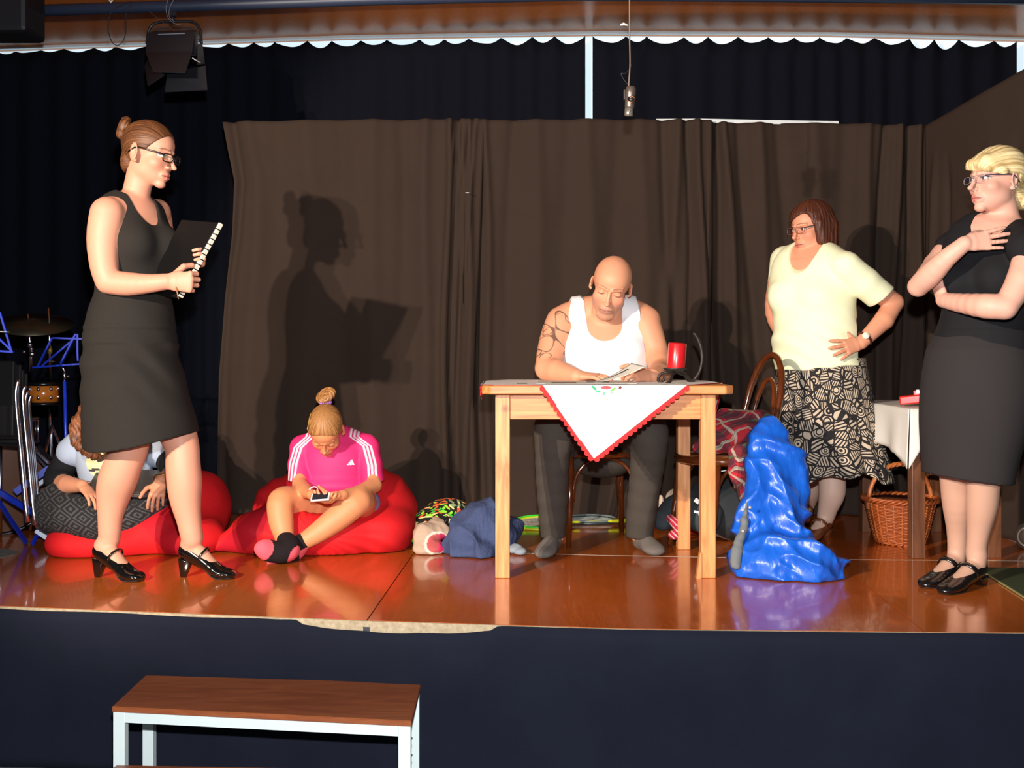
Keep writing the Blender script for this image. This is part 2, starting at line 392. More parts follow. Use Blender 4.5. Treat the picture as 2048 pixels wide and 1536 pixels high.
cm, nt, b = nmat('ceiling_brown')
b.inputs['Base Color'].default_value = (*lin((72, 40, 18)), 1); b.inputs['Roughness'].default_value = .27; b.inputs['Specular IOR Level'].default_value = .18
tc = N(nt, 'ShaderNodeTexCoord'); nz = N(nt, 'ShaderNodeTexNoise', Scale=45.0, Detail=5.0); nt.links.new(tc.outputs['Object'], nz.inputs['Vector'])
mx = N(nt, 'ShaderNodeMix', _data_type='RGBA'); mx.inputs[6].default_value = (*lin((236, 136, 56)), 1); mx.inputs[7].default_value = (*lin((190, 104, 42)), 1); nt.links.new(nz.outputs['Fac'], mx.inputs[0]); nt.links.new(mx.outputs[2], b.inputs['Base Color'])
bp = N(nt, 'ShaderNodeBump', Strength=.25, Distance=.002); nt.links.new(nz.outputs['Fac'], bp.inputs['Height']); nt.links.new(bp.outputs[0], b.inputs['Normal'])
o = MB().box((-4.4, 4.9, 2.885), (4.4, 7.75, 2.95)).build('ceiling', cm); tag(o, kind='structure', label='glossy brown wooden ceiling panel over the back of the stage')
o = MB().box((-4.4, -1.2, 3.25), (4.4, 4.9, 3.3)).build('ceiling_hall', dk); tag(o, kind='structure')
# ---------------------------------------------------------------- curtains
def cloth_grid(fn, nu, nv):
    U, V = np.meshgrid(np.linspace(0, 1, nu), np.linspace(0, 1, nv), indexing='ij'); P = fn(U, V).reshape(-1, 3)
    i, j = np.meshgrid(np.arange(nu-1), np.arange(nv-1), indexing='ij'); a = (i*nv+j).ravel()
    return P, np.stack([a, a+nv, a+nv+1, a+1], 1)
def thick(o, t=.003):
    s = o.modifiers.new('s', 'SOLIDIFY'); s.thickness = t; s.offset = 0; return o
rail_pts = [(-4.3, 7.5), (-3.38, 7.42), (-1.0, 7.14), (.55, 7.05), (2.0, 7.07), (3.3, 7.19), (4.3, 7.28)]
def railY(x): return np.interp(x, [p[0] for p in rail_pts], [p[1] for p in rail_pts])
ztop = 2.862
def black_curtain(x0, x1, seed, label):
    r = np.random.RandomState(seed); period = .172; nh = int((x1-x0)/period); hooks = np.sort(x0+(np.arange(nh+1)+r.uniform(-.22, .22, nh+1))*(x1-x0)/nh); hooks[0] = x0; hooks[-1] = x1
    sag = r.uniform(.035, .062, nh)*np.interp(hooks[:-1], [-2.2, -.8], [.4, 1])
    def fn(U, V):
        X = x0+(x1-x0)*U; k = np.clip(np.searchsorted(hooks, X, 'right')-1, 0, nh-1); t = (X-hooks[k])/(hooks[k+1]-hooks[k])
        top = ztop-.004-sag[k]*np.sin(np.pi*np.clip(t, 0, 1))**.8
        Z = -.0+top*V+0*X
        w = np.sin(2*np.pi*(X-x0)/.172+2*np.sin(X*3.1))*.03*(.5+.5*(1-V))+np.sin(X*11+seed)*.018*(1-V)
        edge = np.where(V < 1, 0, 0)
        Y = railY(X)-.01+w*.8+edge
        return np.stack([X, Y, np.maximum(Z, .01)], -1)
    P, Q = cloth_grid(fn, int((x1-x0)/.012), 26)
    o = npmesh('black_curtain', P, Q, mat('black_cloth', (15, 18, 28), .95, noise=.1, sheen=.0, spec=.12)); thick(o)
    tag(o, label, 'curtain'); return o
xg0, xg1 = (1170.5-CX)/F*7.04, (1185.5-CX)/F*7.04
black_curtain(-4.3, xg0, 3, 'wide black upper curtain left of the bright vertical gap')
black_curtain(xg1, (2033-CX)/F*7.17, 5, 'wide black upper curtain right of the bright vertical gap')
t = empty('curtain_track', (0, 7.05, 2.87), 'thin white curtain track along the brown ceiling above the black curtains', 'curtain track')
mb = MB(); rp = [(x, y, 2.878) for x, y in rail_pts]
for a, b_ in zip(rp[:-1], rp[1:]): mb.bar(a, b_, .03, .014)
mb.build('track_bar', mat('white_metal', (225, 232, 235), .4), t)

MD = mat('brown_drape', (60, 48, 41), .95, noise=.12, nscale=6, bump=.25, bscale=500, spec=.12)
def drape(name, top, bot, pleats, label, seed=0, res=.012, nz=90, amp=1.0, edgefn=None, topfn=None, flare=0.0):
    """top / bot: polylines (x,y,z); pleats: (u_top, u_bot, width, amp, v_from)"""
    top = np.array(top, float); bot = np.array(bot, float)
    def along(P, u):
        dd = np.r_[0, np.cumsum(np.linalg.norm(np.diff(P, axis=0), axis=1))]; dd /= dd[-1]
        return np.stack([np.interp(u, dd, P[:, i]) for i in range(3)], -1)
    Lw = np.linalg.norm(top[-1]-top[0]); nu = max(8, int(Lw/res))
    def fn(U, V):   # V=0 bottom, 1 top
        if edgefn is not None: U2 = edgefn(U, V)
        else: U2 = U
        P = along(bot, U2.ravel()).reshape(*U.shape, 3)*(1-V)[..., None]+along(top, U2.ravel()).reshape(*U.shape, 3)*V[..., None]
        d = np.zeros_like(U); xx = U*Lw
        for (ut, ub, w, a, *lim) in pleats:
            c = (ub+(ut-ub)*V)*Lw+.012*np.sin(V*7+ut*31); w_ = w*(1.35-.55*V) if a > 0 else w*(1.2-.4*V)
            g = np.exp(-((xx-c)/w_)**2)
            if lim: g = g*np.clip((lim[1]-V)/.12, 0, 1)*np.clip((V-lim[0])/.12, 0, 1) if len(lim) == 2 else g*np.clip((lim[0]-V)/.3, 0, 1)
            d += a*g
        d += amp*.010*snoise((xx, V*.35, 0*V), 9, seed)*(1.15-V*.6)+amp*.006*snoise((xx+V*.08, V*.4, 0*V), 26, seed+1)*(1.2-V)+amp*.004*snoise((xx, V*2.0, 0*V), 7, seed+2)
        tdir = (top[-1]-top[0])/Lw; nrm = np.array([tdir[1], -tdir[0], 0]); 
        P = P+nrm*(d[..., None])+nrm*(flare*np.maximum(0, .10-V)[..., None]*6)
        if topfn is not None: P[..., 2] += topfn(U)*V**6
        return P
    P, Q = cloth_grid(fn, nu, nz)
    o = npmesh(name, P, Q, MD); thick(o, .002); return tag(o, label, 'curtain')
D0 = 6.05
def dx(px, d=D0): return (px-CX)/F*d
zt = HC+(HZ-243)/F*D0
def ledge(U, V):   # ragged left edge of the first drape
    e = np.interp(V, [0, .15, .35, .55, .72, .85, .93, 1], [.0, -.01, .0, .018, .045, .05, .022, .0])
    return np.clip(U+(1-U)**3*(e+.0), 0, 1)
drape('brown_drape', [(dx(444), 6.06, zt+.0), (dx(700), 6.04, zt+.01), (dx(968), 6.05, zt+.012)], [(dx(425), 6.12, .004), (dx(940), 6.03, .004)],
      [(.03, .02, .03, -.03), (.955, .93, .012, -.05, .62, 1.2), (.975, .94, .010, .035, .6, 1.2), (.925, .935, .010, .03, .55, 1.2), (.10, .12, .05, .022), (.2, .22, .06, -.015), (.33, .34, .07, .02), (.45, .5, .07, -.02), (.58, .62, .05, .02), (.68, .75, .045, -.02), (.78, .82, .04, .03), (.865, .90, .02, .045), (.905, .955, .016, -.04), (.95, .985, .018, .03), (.88, .93, .012, -.03)],
      'brown drape at the left with the shadow of the standing woman on it', 11, edgefn=ledge)
drape('brown_drape', [(dx(925), 6.07, zt+.01), (dx(1200), 6.07, zt+.016), (dx(1424), 6.07, zt+.012)], [(dx(928), 6.05, .004), (dx(1425), 6.07, .004)],
      [(.02, .03, .02, .04), (.05, .07, .018, -.03), (.09, .11, .02, .03), (.20, .16, .04, -.02), (.30, .28, .05, .022), (.42, .40, .06, -.018), (.5, .52, .05, .02), (.62, .60, .06, -.02), (.72, .74, .05, .02), (.80, .9, .03, -.03), (.86, .80, .03, .03), (.95, .98, .02, .045), (.9, .92, .016, -.03)],
      'brown drape in the middle hanging behind the seated man', 12, flare=.12)
drape('brown_drape', [(dx(1410), 6.10, zt+.006), (dx(1660), 6.09, zt), (dx(1862), 6.06, zt-.02)], [(dx(1418), 6.10, .004), (dx(1868), 6.1, .004)],
      [(.015, .03, .02, .04), (.05, .10, .02, -.035), (.09, .17, .022, .035), (.16, .26, .03, -.03), (.24, .33, .035, .03), (.34, .42, .04, -.025), (.5, .52, .05, .02), (.62, .60, .05, -.02), (.74, .66, .03, .03), (.80, .74, .02, -.035), (.86, .80, .02, .04), (.91, .87, .018, -.035), (.96, .93, .02, .04)],
      'brown drape hanging behind the woman in the pale yellow shirt', 13, flare=.06)
drape('brown_drape', [(dx(1846), 6.02, zt-.03), (2.37, 5.2, 2.195), (2.62, 4.0, 2.26)], [(dx(1850), 6.0, .004), (2.36, 5.15, .004), (2.6, 4.0, .004)],
      [(.04, .03, .03, .022, 0, .94), (.10, .08, .03, -.02, 0, .92), (.30, .10, .05, .022, 0, .9), (.42, .16, .05, -.02, 0, .88), (.62, .3, .06, .022, 0, .9), (.5, .5, .07, -.02), (.8, .7, .08, .02)],
      'darker side drape at the right coming forward from the corner', 14, amp=.55)
o = MB().bar(W(931, 385.5, 5.95), W(938, 385.5, 5.95), .003, .003).build('safety_pin', mat('white_metal', (225,232,235))); tag(o, 'tiny shiny pin holding the two brown drapes together', 'pin')
# white batten showing above the drapes at the right
mb = MB(); pts = [W(1312, 241, 6.13), W(1400, 240.5, 6.13), W(1530, 243, 6.13), W(1676, 245.5, 6.13)]
for a, b_ in zip(pts[:-1], pts[1:]): mb.bar(a+[0,0,-.004], b_+[0,0,-.004], .02, .022)
o = mb.build('white_batten', mat('white_metal', (225,232,235))); tag(o, 'thin white batten showing above the top edge of the brown drapes', 'batten')
t = empty('drape_frame', (0, 6.16, 0), 'dark frame posts and top bar that carry the brown drapes', 'frame')
dm = mat('dark_frame', (25, 24, 24), .6)
MB().bar((dx(440), 6.17, zt-.03), (dx(1870), 6.17, zt-.03), .03, .03).build('top_bar', dm, t)
for x in (dx(470), dx(1180), dx(1850)): MB().box((x-.015, 6.155, 0.001), (x+.015, 6.185, zt-.03)).build('post', dm, t)

# ---------------------------------------------------------------- skirt of the stage
def skirt():
    P = []; nu, nv = 260, 14
    for i in range(nu):
        x = -2.6+i*(5.6/(nu-1)); y = interp(front, x); px = CX+x/y*F
        droop = .004+.020*max(0, 1-((px-790)/200)**2)**1+(.012 if 598 < px < 985 else 0)*1+.0015*math.sin(px*.05)
        if px < 560: droop = .006+.002*math.sin(px*.021)
        if px > 1000: droop = .001
        for j in range(nv):
            t = j/(nv-1); z = -droop-(.548-droop)*t
            if i == 0 or True: yy = y-.012-.010*t+(.006*math.sin(x*9+t*2)+.004*math.sin(x*23+1))*t+.004*math.sin(z*60+2*math.sin(x*2))*math.exp(-t*6)
            P.append((x, yy, z))
    Q = [(i*nv+j, i*nv+j+1, (i+1)*nv+j+1, (i+1)*nv+j) for i in range(nu-1) for j in range(nv-1)]
    o = mesh('stage_skirt', P, Q, mat('navy_cloth', (32, 35, 48), .95, noise=.3, nscale=3, bump=.3, bscale=400, spec=.12)); thick(o, .003)
    tag(o, 'dark navy cloth skirt covering the front of the stage', 'stage skirt')
skirt()
# ================================================================= people: shared builders
def px2m(r, d): return r*d/F
def st(px, py, d, r, q=None):
    """a station of a limb given in picture measure"""
    a = (W(px, py, d), px2m(r, d)); return a if q is None else a+(px2m(q, d),)
SKINM = mat('skin', (0,0,0), .52, attr='Col', noise=.03, nscale=14, spec=.35, bump=.06, bscale=500, sss=.08)
class Head:
    def __init__(s, org, fwd, up=(0,0,1), sc=1.0):
        s.o = np.array(org, float); f = unit(fwd); u = unit(np.array(up, float)-f*np.dot(up, f)); r = np.cross(f, u)
        s.R = np.stack([r, f, u], 1); s.s = sc
    def w(s, p): return s.o+s.R@(np.array(p, float)*s.s)
    def loc(s, V): return (V-s.o)@s.R/s.s
    def dl(s, x, y, z):   # for displacement functions on flat arrays
        V = np.stack([x, y, z], -1); return s.loc(V)
    def ell(s, c, r, rot=None, off=0): 
        R = s.R if rot is None else s.R@rot
        return ell(s.w(c), np.array(r)*s.s, R, off)
    def seg(s, a, b, ra, rb, side=None, qa=None, qb=None):
        sd = s.R@np.array(side if side is not None else (1,0,0), float)
        k = s.s; return seg(s.w(a), s.w(b), ra*k, rb*k, sd, None if qa is None else qa*k, None if qb is None else qb*k)
    def plane(s, p, n): return plane(s.w(p), s.R@np.array(n, float))
    def box(s, pad=.14): return (s.o-pad*s.s, s.o+pad*s.s)
def rotx(a): c, n = math.cos(a), math.sin(a); return np.array([[1,0,0],[0,c,-n],[0,n,c]])
def roty(a): c, n = math.cos(a), math.sin(a); return np.array([[c,0,n],[0,1,0],[-n,0,c]])
def rotz(a): c, n = math.cos(a), math.sin(a); return np.array([[c,-n,0],[n,c,0],[0,0,1]])
def add_head(M, H, jaw=1.0, nose=1.0, male=False, closed=False, lips=1.0, ear=1.0):
    M.add(H.ell((0,-.014,.032), (.073,.092,.081)), .01)
    M.add(H.ell((0,.028,.036), (.060,.056,.052)), .02)
    M.add(H.ell((0,.030,-.030), (.057,.054,.070)), .02)
    M.add(H.ell((0,.024,-.064), (.048*jaw,.055,.044)), .02)
    for sx in (-1, 1):
        M.add(H.ell((sx*.040*jaw,.006,-.056), (.016,.028,.022)), .035)
        M.add(H.ell((sx*.037,.052,-.028), (.022,.022,.020)), .03)
        M.add(H.seg((sx*.010,.0835,.019), (sx*.043,.066,.021), .0075, .007), .010)
        M.cut(H.ell((sx*.030,.095,.002), (.016,.013,.010)), .012)
        M.add(H.ell((sx*.031,.0700,.0005), (.0142,.0125,.0100)), .004)
        M.add(H.seg((sx*.018,.0845,.0065), (sx*.044,.0725,.0045), .0018, .0016), .002)   # upper lid crease
    M.add(H.ell((0,.066,-.098), (.021,.019,.016*jaw)), .02)
    n = nose
    M.add(H.seg((0,.080,.012), (0,.0815+.020*n,-.026), .0065, .0070), .010)
    M.add(H.ell((0,.0845+.0215*n,-.032), (.0090,.0095,.0080)), .008)
    for sx in (-1, 1):
        M.add(H.ell((sx*.0098,.0890,-.0360), (.0052,.0090,.0056)), .010)
        M.cut(H.ell((sx*.0055,.0985,-.0425), (.0028,.005,.0028)), .002)
    M.add(H.ell((0,.075,-.066), (.027,.018,.021)), .012)
    lp = .0046*lips
    for a, b in (((-.023,.078,-.0655), (-.008,.0905,-.0605)), ((-.008,.0905,-.0605), (.008,.0905,-.0605)), ((.008,.0905,-.0605), (.023,.078,-.0655))): M.add(H.seg(a, b, lp*.75, lp), .003)
    for a, b in (((-.020,.078,-.069), (-.006,.090,-.0735)), ((-.006,.090,-.0735), (.006,.090,-.0735)), ((.006,.090,-.0735), (.020,.078,-.069))): M.add(H.seg(a, b, lp*.8, lp*1.15), .003)
    for a, b in (((-.025,.083,-.0675), (0,.0975,-.0665)), ((0,.0975,-.0665), (.025,.083,-.0675))): M.cut(H.seg(a, b, .0014, .0014), .002)
    for sx in (-1, 1):   # ears
        rt = rotz(-sx*.38)@rotx(.15)
        M.add(H.ell((sx*.0775,-.014,-.006), (.007*ear,.0205*ear,.034*ear), rt), .006)
        M.cut(H.ell((sx*.0855,-.009,-.003), (.0065,.011*ear,.020*ear), rt), .004)
        M.add(H.ell((sx*.075,-.004,-.006-.028*ear), (.006*ear,.008*ear,.008*ear)), .005)
        M.add(H.ell((sx*.078,.002,-.012), (.003,.004,.006)), .003)
    if male:
        M.add(H.ell((0,.062,-.096), (.036,.020,.020)), .02)
        for sx in (-1, 1): M.cut(H.seg((sx*.018,.095,-.040), (sx*.032,.078,-.066), .0022, .0012), .005)
def paint_head(H, L, C, skin, lip, brow, eye='closed', iris=(70,90,100), stubble=None, blush=None, gaze=(0,0), thick=1.0):
    """L: local coordinates; C: colours (edited). Colours of skin, lips, brows, eyes as they are on the person"""
    x, y, z = L[:,0], L[:,1], L[:,2]; near = (np.abs(x) < .1) & (np.abs(z) < .14) & (np.abs(y) < .14)
    front = near & (y > .03)
    def blend(m, col, w): C[m] = C[m]*(1-w[m][:, None])+np.array(lin(col))*w[m][:, None]
    # lips
    hl = np.clip(1-np.abs(x)/.026, 0, 1); up = (z > -.0672) & (z < -.0672+.0105*hl**.6); lo = (z <= -.0672) & (z > -.0672-.0125*hl**.6)
    blend(front & (up | lo) & (y > .07), lip, np.full(len(x), .8))
    blend(front & (np.abs(z+.0672) < .0011) & (np.abs(x) < .025) & (y > .07), tuple(v*.45 for v in lip), np.full(len(x), .9))
    # brows
    ax = np.abs(x); bz = .0235+.0035*np.sin(np.clip((ax-.012)/.034, 0, 1)*np.pi*.8)-.12*np.maximum(ax-.036, 0); th = (.0028-.05*np.maximum(ax-.028, 0))*thick
    blend(front & (ax > .011) & (ax < .050) & (np.abs(z-bz) < th), brow, np.full(len(x), .62))
    for sx in (-1, 1):
        u = (x-sx*.031)/.0150; v = z-.0005
        if eye == 'open':
            upc = .0058*np.sqrt(np.clip(1-u*u, 0, 1)); loc_ = -.0042*np.sqrt(np.clip(1-u*u, 0, 1)); ins = front & (np.abs(u) < 1) & (v < upc) & (v > loc_)
            blend(ins, (232, 226, 220), np.full(len(x), .95))
            r = np.hypot(x-sx*.031-gaze[0], v-.0008-gaze[1]); blend(ins & (r < .0064), iris, np.full(len(x), 1.0)); blend(ins & (r < .0027), (15, 12, 12), np.full(len(x), 1.0))
            blend(front & (np.abs(u) < 1.1) & (v >= upc-.0002) & (v < upc+.0022), (50, 34, 28), np.full(len(x), .9))
        else:
            c = -.0040*np.sqrt(np.clip(1-u*u, 0, 1)); blend(front & (np.abs(u) < 1.0) & (np.abs(v-c) < .0014), (80, 46, 38), np.full(len(x), .85))
    if blush: 
        for sx in (-1, 1): blend(front, blush, .45*np.exp(-((x-sx*.042)**2+(z+.03)**2)/.0004))
    if stubble:
        w = np.clip((-.030-z)/.03, 0, 1)*np.clip((y+.0)/.04, 0, 1)*.45*near; blend(near, stubble, w)
        w = np.clip((-.046-z)/.008, 0, 1)*0; 
    return C
def add_hand(M, wrist, d, n, t, s=1.0, curl=(.3,.35,.25), spread=.06, thumb=None, fc=None, k=.0035):
    """d: wrist to knuckles, n: where the palm faces, t: thumb side; curl per joint (rad); fc: per finger factors"""
    d = unit(d); n = unit(np.array(n)-d*np.dot(n, d)); t = np.array(t, float); t = unit(t-d*np.dot(t, d)-n*np.dot(t, n)); w = np.array(wrist, float)
    M.add(seg(w-d*.01*s, w+d*.030*s, .024*s, .031*s, t, .018*s, .0165*s), .012)
    M.add(seg(w+d*.030*s, w+d*.082*s, .031*s, .037*s, t, .0165*s, .0115*s), .012)
    M.add(seg(w+d*.02*s+t*.018*s+n*.006*s, w+d*.045*s+t*.026*s+n*.006*s, .014*s, .012*s), .01)
    lens = [.070, .078, .072, .057]; offs = [.029, .0098, -.0095, -.028]; bas = [.082, .086, .083, .074]; rr = [.0088, .0090, .0086, .0075]
    fc = fc or (1, 1, 1, 1); tips = []
    for i in range(4):
        b = w+d*bas[i]*s+t*offs[i]*s; a = 0; sp = spread*(1.5-i)
        for ph, (fr, rs) in enumerate(((.44, 1.0), (.31, .93), (.25, .84))):
            a += curl[ph]*fc[i]; dd = unit((d*math.cos(sp)+t*math.sin(sp)))*math.cos(a)+n*math.sin(a); e = b+dd*lens[i]*fr*s
            M.add(seg(b, e, rr[i]*rs*s, rr[i]*(rs-.08)*s), k if ph else .006); b = e
        tips.append(b)
    T = thumb or ((.55,.75,.35), (.85,.4,.3), (.95,.1,.35)); b = w+d*.026*s+t*.024*s+n*.008*s
    for (c, l, r0, r1) in ((T[0], .042, .0125, .0105), (T[1], .032, .0102, .0092), (T[2], .026, .0092, .0075)):
        dd = unit(d*c[0]+t*c[1]+n*c[2]); e = b+dd*l*s; M.add(seg(b, e, r0*s, r1*s), .005); b = e
    tips.append(b)
    return tips
def hbox(wrist, d, s=1.0, r=.085): c = np.array(wrist)+unit(d)*.07*s; return (c-r*s*1.1, c+r*s*1.1)
def foot_pts(heel, toe, hh):
    f = unit((toe-heel)*np.array([1,1,0])); L = np.linalg.norm((toe-heel)[:2]); up = np.array([0,0,1.]); g = lambda t, z: np.array([heel[0], heel[1], 0])+f*L*t+up*z
    return f, L, g
def add_foot(M, heel, toe, hh, ankle, rk=1.0, fat=1.0):
    f, L, g = foot_pts(heel, toe, hh); side = np.cross(f, (0,0,1))
    M.add(seg(ankle, g(.16, hh+.052), .034*rk*fat, .034*rk, side, .036*rk, .038*rk), .02)
    M.add(curve([(g(.13, hh+.030), .027*fat, .027), (g(.30, hh*.85+.038), .029*fat, .032), (g(.48, hh*.5+.030), .031*fat, .026), (g(.72, .026), .037*fat, .018), (g(.92, .018), .027*fat, .012)], side), .012)
def make_pump(parent, heel, toe, hh, patent, strap_w=.008, label=None, block=.016, blk2=.010, strap_t=.33, buckle=False, wide=1.0, cutz=.0, nm='shoe', side_up=.0):
    f, L, g = foot_pts(heel, toe, hh); side = np.cross(f, (0,0,1)); o_ = .0045
    M = Model()
    M.add(curve([(g(.10, hh+.034), .027*wide+o_, .030+o_), (g(.28, hh*.80+.028), .029*wide+o_, .030+o_), (g(.48, hh*.45+.026), .031*wide+o_, .024+o_), (g(.72, .025), .038*wide+o_, .018+o_), (g(.90, .0185), .031*wide+o_, .0115+o_), (g(.985, .014), .018*wide, .008)], side), .010)
    a, b = g(.02, hh+.060), g(.45, hh*.5+.034); ctr = g(.36, hh*.62+.078+cutz); tdir = unit(g(.72, .03)-g(.12, hh+.045))
    upv = np.cross(side, tdir); upv = upv*np.sign(upv[2])
    M.cut(ell(ctr, (L*.40, .034*wide, .052), np.stack([tdir, side, upv], 1)), .004)
    M.cut(plane(g(0, 0.0015), (0,0,1)), .001)
    pu, pw = g(.5, 0), None
    so = Model(); so.add(curve([(g(.10, hh+.003), .026*wide, .0035), (g(.30, hh*.80+.002), .022*wide, .0035), (g(.50, hh*.38+.002), .026*wide, .0035), (g(.68, .0045), .038*wide, .0035), (g(.90, .0045), .033*wide, .0035), (g(.98, .005), .02*wide, .003)], side), .004)
    ob = M.build(nm, patent, parent, .0022); s_ = so.build('sole', mat('sole_dark', (22, 20, 20), .6), ob, .003)
    if hh > .02:
        hb = MB(); top = [g(-.02, hh+.004)+side*block*1.25*sgn for sgn in (1, -1)]+[g(.20, hh*.85)+side*block*1.25*sgn for sgn in (-1, 1)]
        bot = [g(.0, .0)+side*blk2*sgn for sgn in (1, -1)]+[g(.0, .0)+f*blk2*2+side*blk2*sgn for sgn in (-1, 1)]
        hb.hexa(bot+top); hb.build('heel', patent, ob, True, .003)
    if strap_w:
        A = g(strap_t+.07, hh*.62+.048); pts = []
        for i in range(13):
            th = math.pi*(-.12+1.24*i/12); pts.append(A+side*(.038*wide)*math.cos(th)+np.array([0,0,1.])*(.033*math.sin(th)-.008)+f*.022*max(0, math.sin(th)))
        wd = unit(np.cross(side, unit(np.array([0, 0, .033])+f*.022)))*strap_w/2; V_ = []
        for p in pts: V_ += [p-wd, p+wd]
        sb = mesh('strap', V_, [(2*i, 2*i+2, 2*i+3, 2*i+1) for i in range(len(pts)-1)], patent, ob); thick(sb, .004)
        if buckle: MB().tube([g(strap_t+.02, hh*.75+.06)+side*.034*bk for bk in (1,)]+[g(strap_t+.10, hh*.75+.05)+side*.036], .003, 6).build('buckle', mat('silver', (200,200,205), .25, 1.0), ob, True)
    if label: ob['label'] = label
    return ob
def hair_model(H, off=.010, seed=1, freq=55, amp=.0012):
    M = Model(); return M
def hair_mat(name, c1, c2, stretch=(40, 40, 4), rough=.5):
    m, nt, b = nmat(name); L = nt.links
    a = N(nt, 'ShaderNodeAttribute', _attribute_name='Str'); nz = N(nt, 'ShaderNodeTexNoise', Scale=1.0, Detail=4.0, Roughness=.65)
    mp = N(nt, 'ShaderNodeMapping'); mp.inputs['Scale'].default_value = stretch; L.new(a.outputs['Vector'], mp.inputs[0]); L.new(mp.outputs[0], nz.inputs['Vector'])
    mr = N(nt, 'ShaderNodeMapRange'); mr.inputs[1].default_value = .38; mr.inputs[2].default_value = .64; L.new(nz.outputs['Fac'], mr.inputs[0])
    mx = N(nt, 'ShaderNodeMix', _data_type='RGBA'); mx.inputs[6].default_value = (*lin(c1), 1); mx.inputs[7].default_value = (*lin(c2), 1); L.new(mr.outputs[0], mx.inputs[0]); L.new(mx.outputs[2], b.inputs['Base Color'])
    bp = N(nt, 'ShaderNodeBump', Strength=.5, Distance=.003); L.new(nz.outputs['Fac'], bp.inputs['Height']); L.new(bp.outputs[0], b.inputs['Normal'])
    b.inputs['Roughness'].default_value = rough; b.inputs['Specular IOR Level'].default_value = .4; return m
def setstr(o, S):   # strand coordinates: (around, across, along)
    me = o.data; a = me.attributes.new('Str', 'FLOAT_VECTOR', 'POINT'); a.data.foreach_set('vector', np.ascontiguousarray(S, dtype=np.float32).ravel())
def lens_mat():
    if 'lens' in MATS: return MATS['lens']
    m = bpy.data.materials.new('lens_glass'); m.use_nodes = True; nt = m.node_tree; nt.nodes.clear(); o = nt.nodes.new('ShaderNodeOutputMaterial'); mx = nt.nodes.new('ShaderNodeMixShader'); t = nt.nodes.new('ShaderNodeBsdfTransparent'); g = nt.nodes.new('ShaderNodeBsdfGlossy'); g.inputs['Roughness'].default_value = .05
    t.inputs[0].default_value = (.93, .95, .97, 1); mx.inputs[0].default_value = .08; nt.links.new(t.outputs[0], mx.inputs[1]); nt.links.new(g.outputs[0], mx.inputs[2]); nt.links.new(mx.outputs[0], o.inputs[0]); MATS['lens'] = m; return m
def glasses(H, parent, col, rim=.0016, w=.0235, h=.0150, lens=True, temple=.0022, y0=.101, half=False, z0=.0, temple_col=None, rimless=False):
    g = MB(); fm = mat('glass_frame_%d_%d_%d' % col, col, .25, spec=.6, coat=.4); tm = fm if temple_col is None else mat('temple_%d_%d_%d' % temple_col, temple_col, .3)
    root = None
    for sx in (-1, 1):
        pts = []
        for i in range(28):
            th = 2*math.pi*i/28; c, s_ = math.cos(th), math.sin(th); e = .62
            px_, pz_ = math.copysign(abs(c)**e, c)*w, math.copysign(abs(s_)**e, s_)*h; pts.append(H.w((sx*(.033)+px_, y0-.25*abs(sx*.033+px_)+.004, z0-.002+pz_)))
        if rimless: rims = None
        else: g.tube(pts, rim*H.s, 6, closed=True)
        if lens: 
            lo = mesh('lens', pts, [tuple(range(28))], lens_mat(), None, False)
            if root is None: lenses = []
            lenses.append(lo); root = 1
    g.tube([H.w((-.0105, y0, z0+.002)), H.w((0, y0+.004, z0+.004)), H.w((.0105, y0, z0+.002))], rim*H.s, 6)
    o = g.build('glasses', fm, parent, True)
    if lens:
        for lo in lenses: lo.parent = o; lo.matrix_parent_inverse = parent_inv(o)
    for sx in (-1, 1):
        MB().tube([H.w((sx*.054, y0-.010, z0+.006)), H.w((sx*.066, .075, z0+.009)), H.w((sx*.0815, .01, z0+.012)), H.w((sx*.0805, -.012, z0+.008)), H.w((sx*.077, -.035, z0-.012))], [temple*H.s]*5, 6).build('temple', tm, o, True)
    return o
def wrink(seed, amp, sc, st_=(1,1,1), n=6): return lambda x, y, z: amp*snoise((x, y, z), sc, seed, n, st_)
def folds(seed, amp, sc, st_=(1,1,1)):   # sharper creases
    return lambda x, y, z: amp*(np.abs(snoise((x, y, z), sc, seed, 6, st_))-.6)
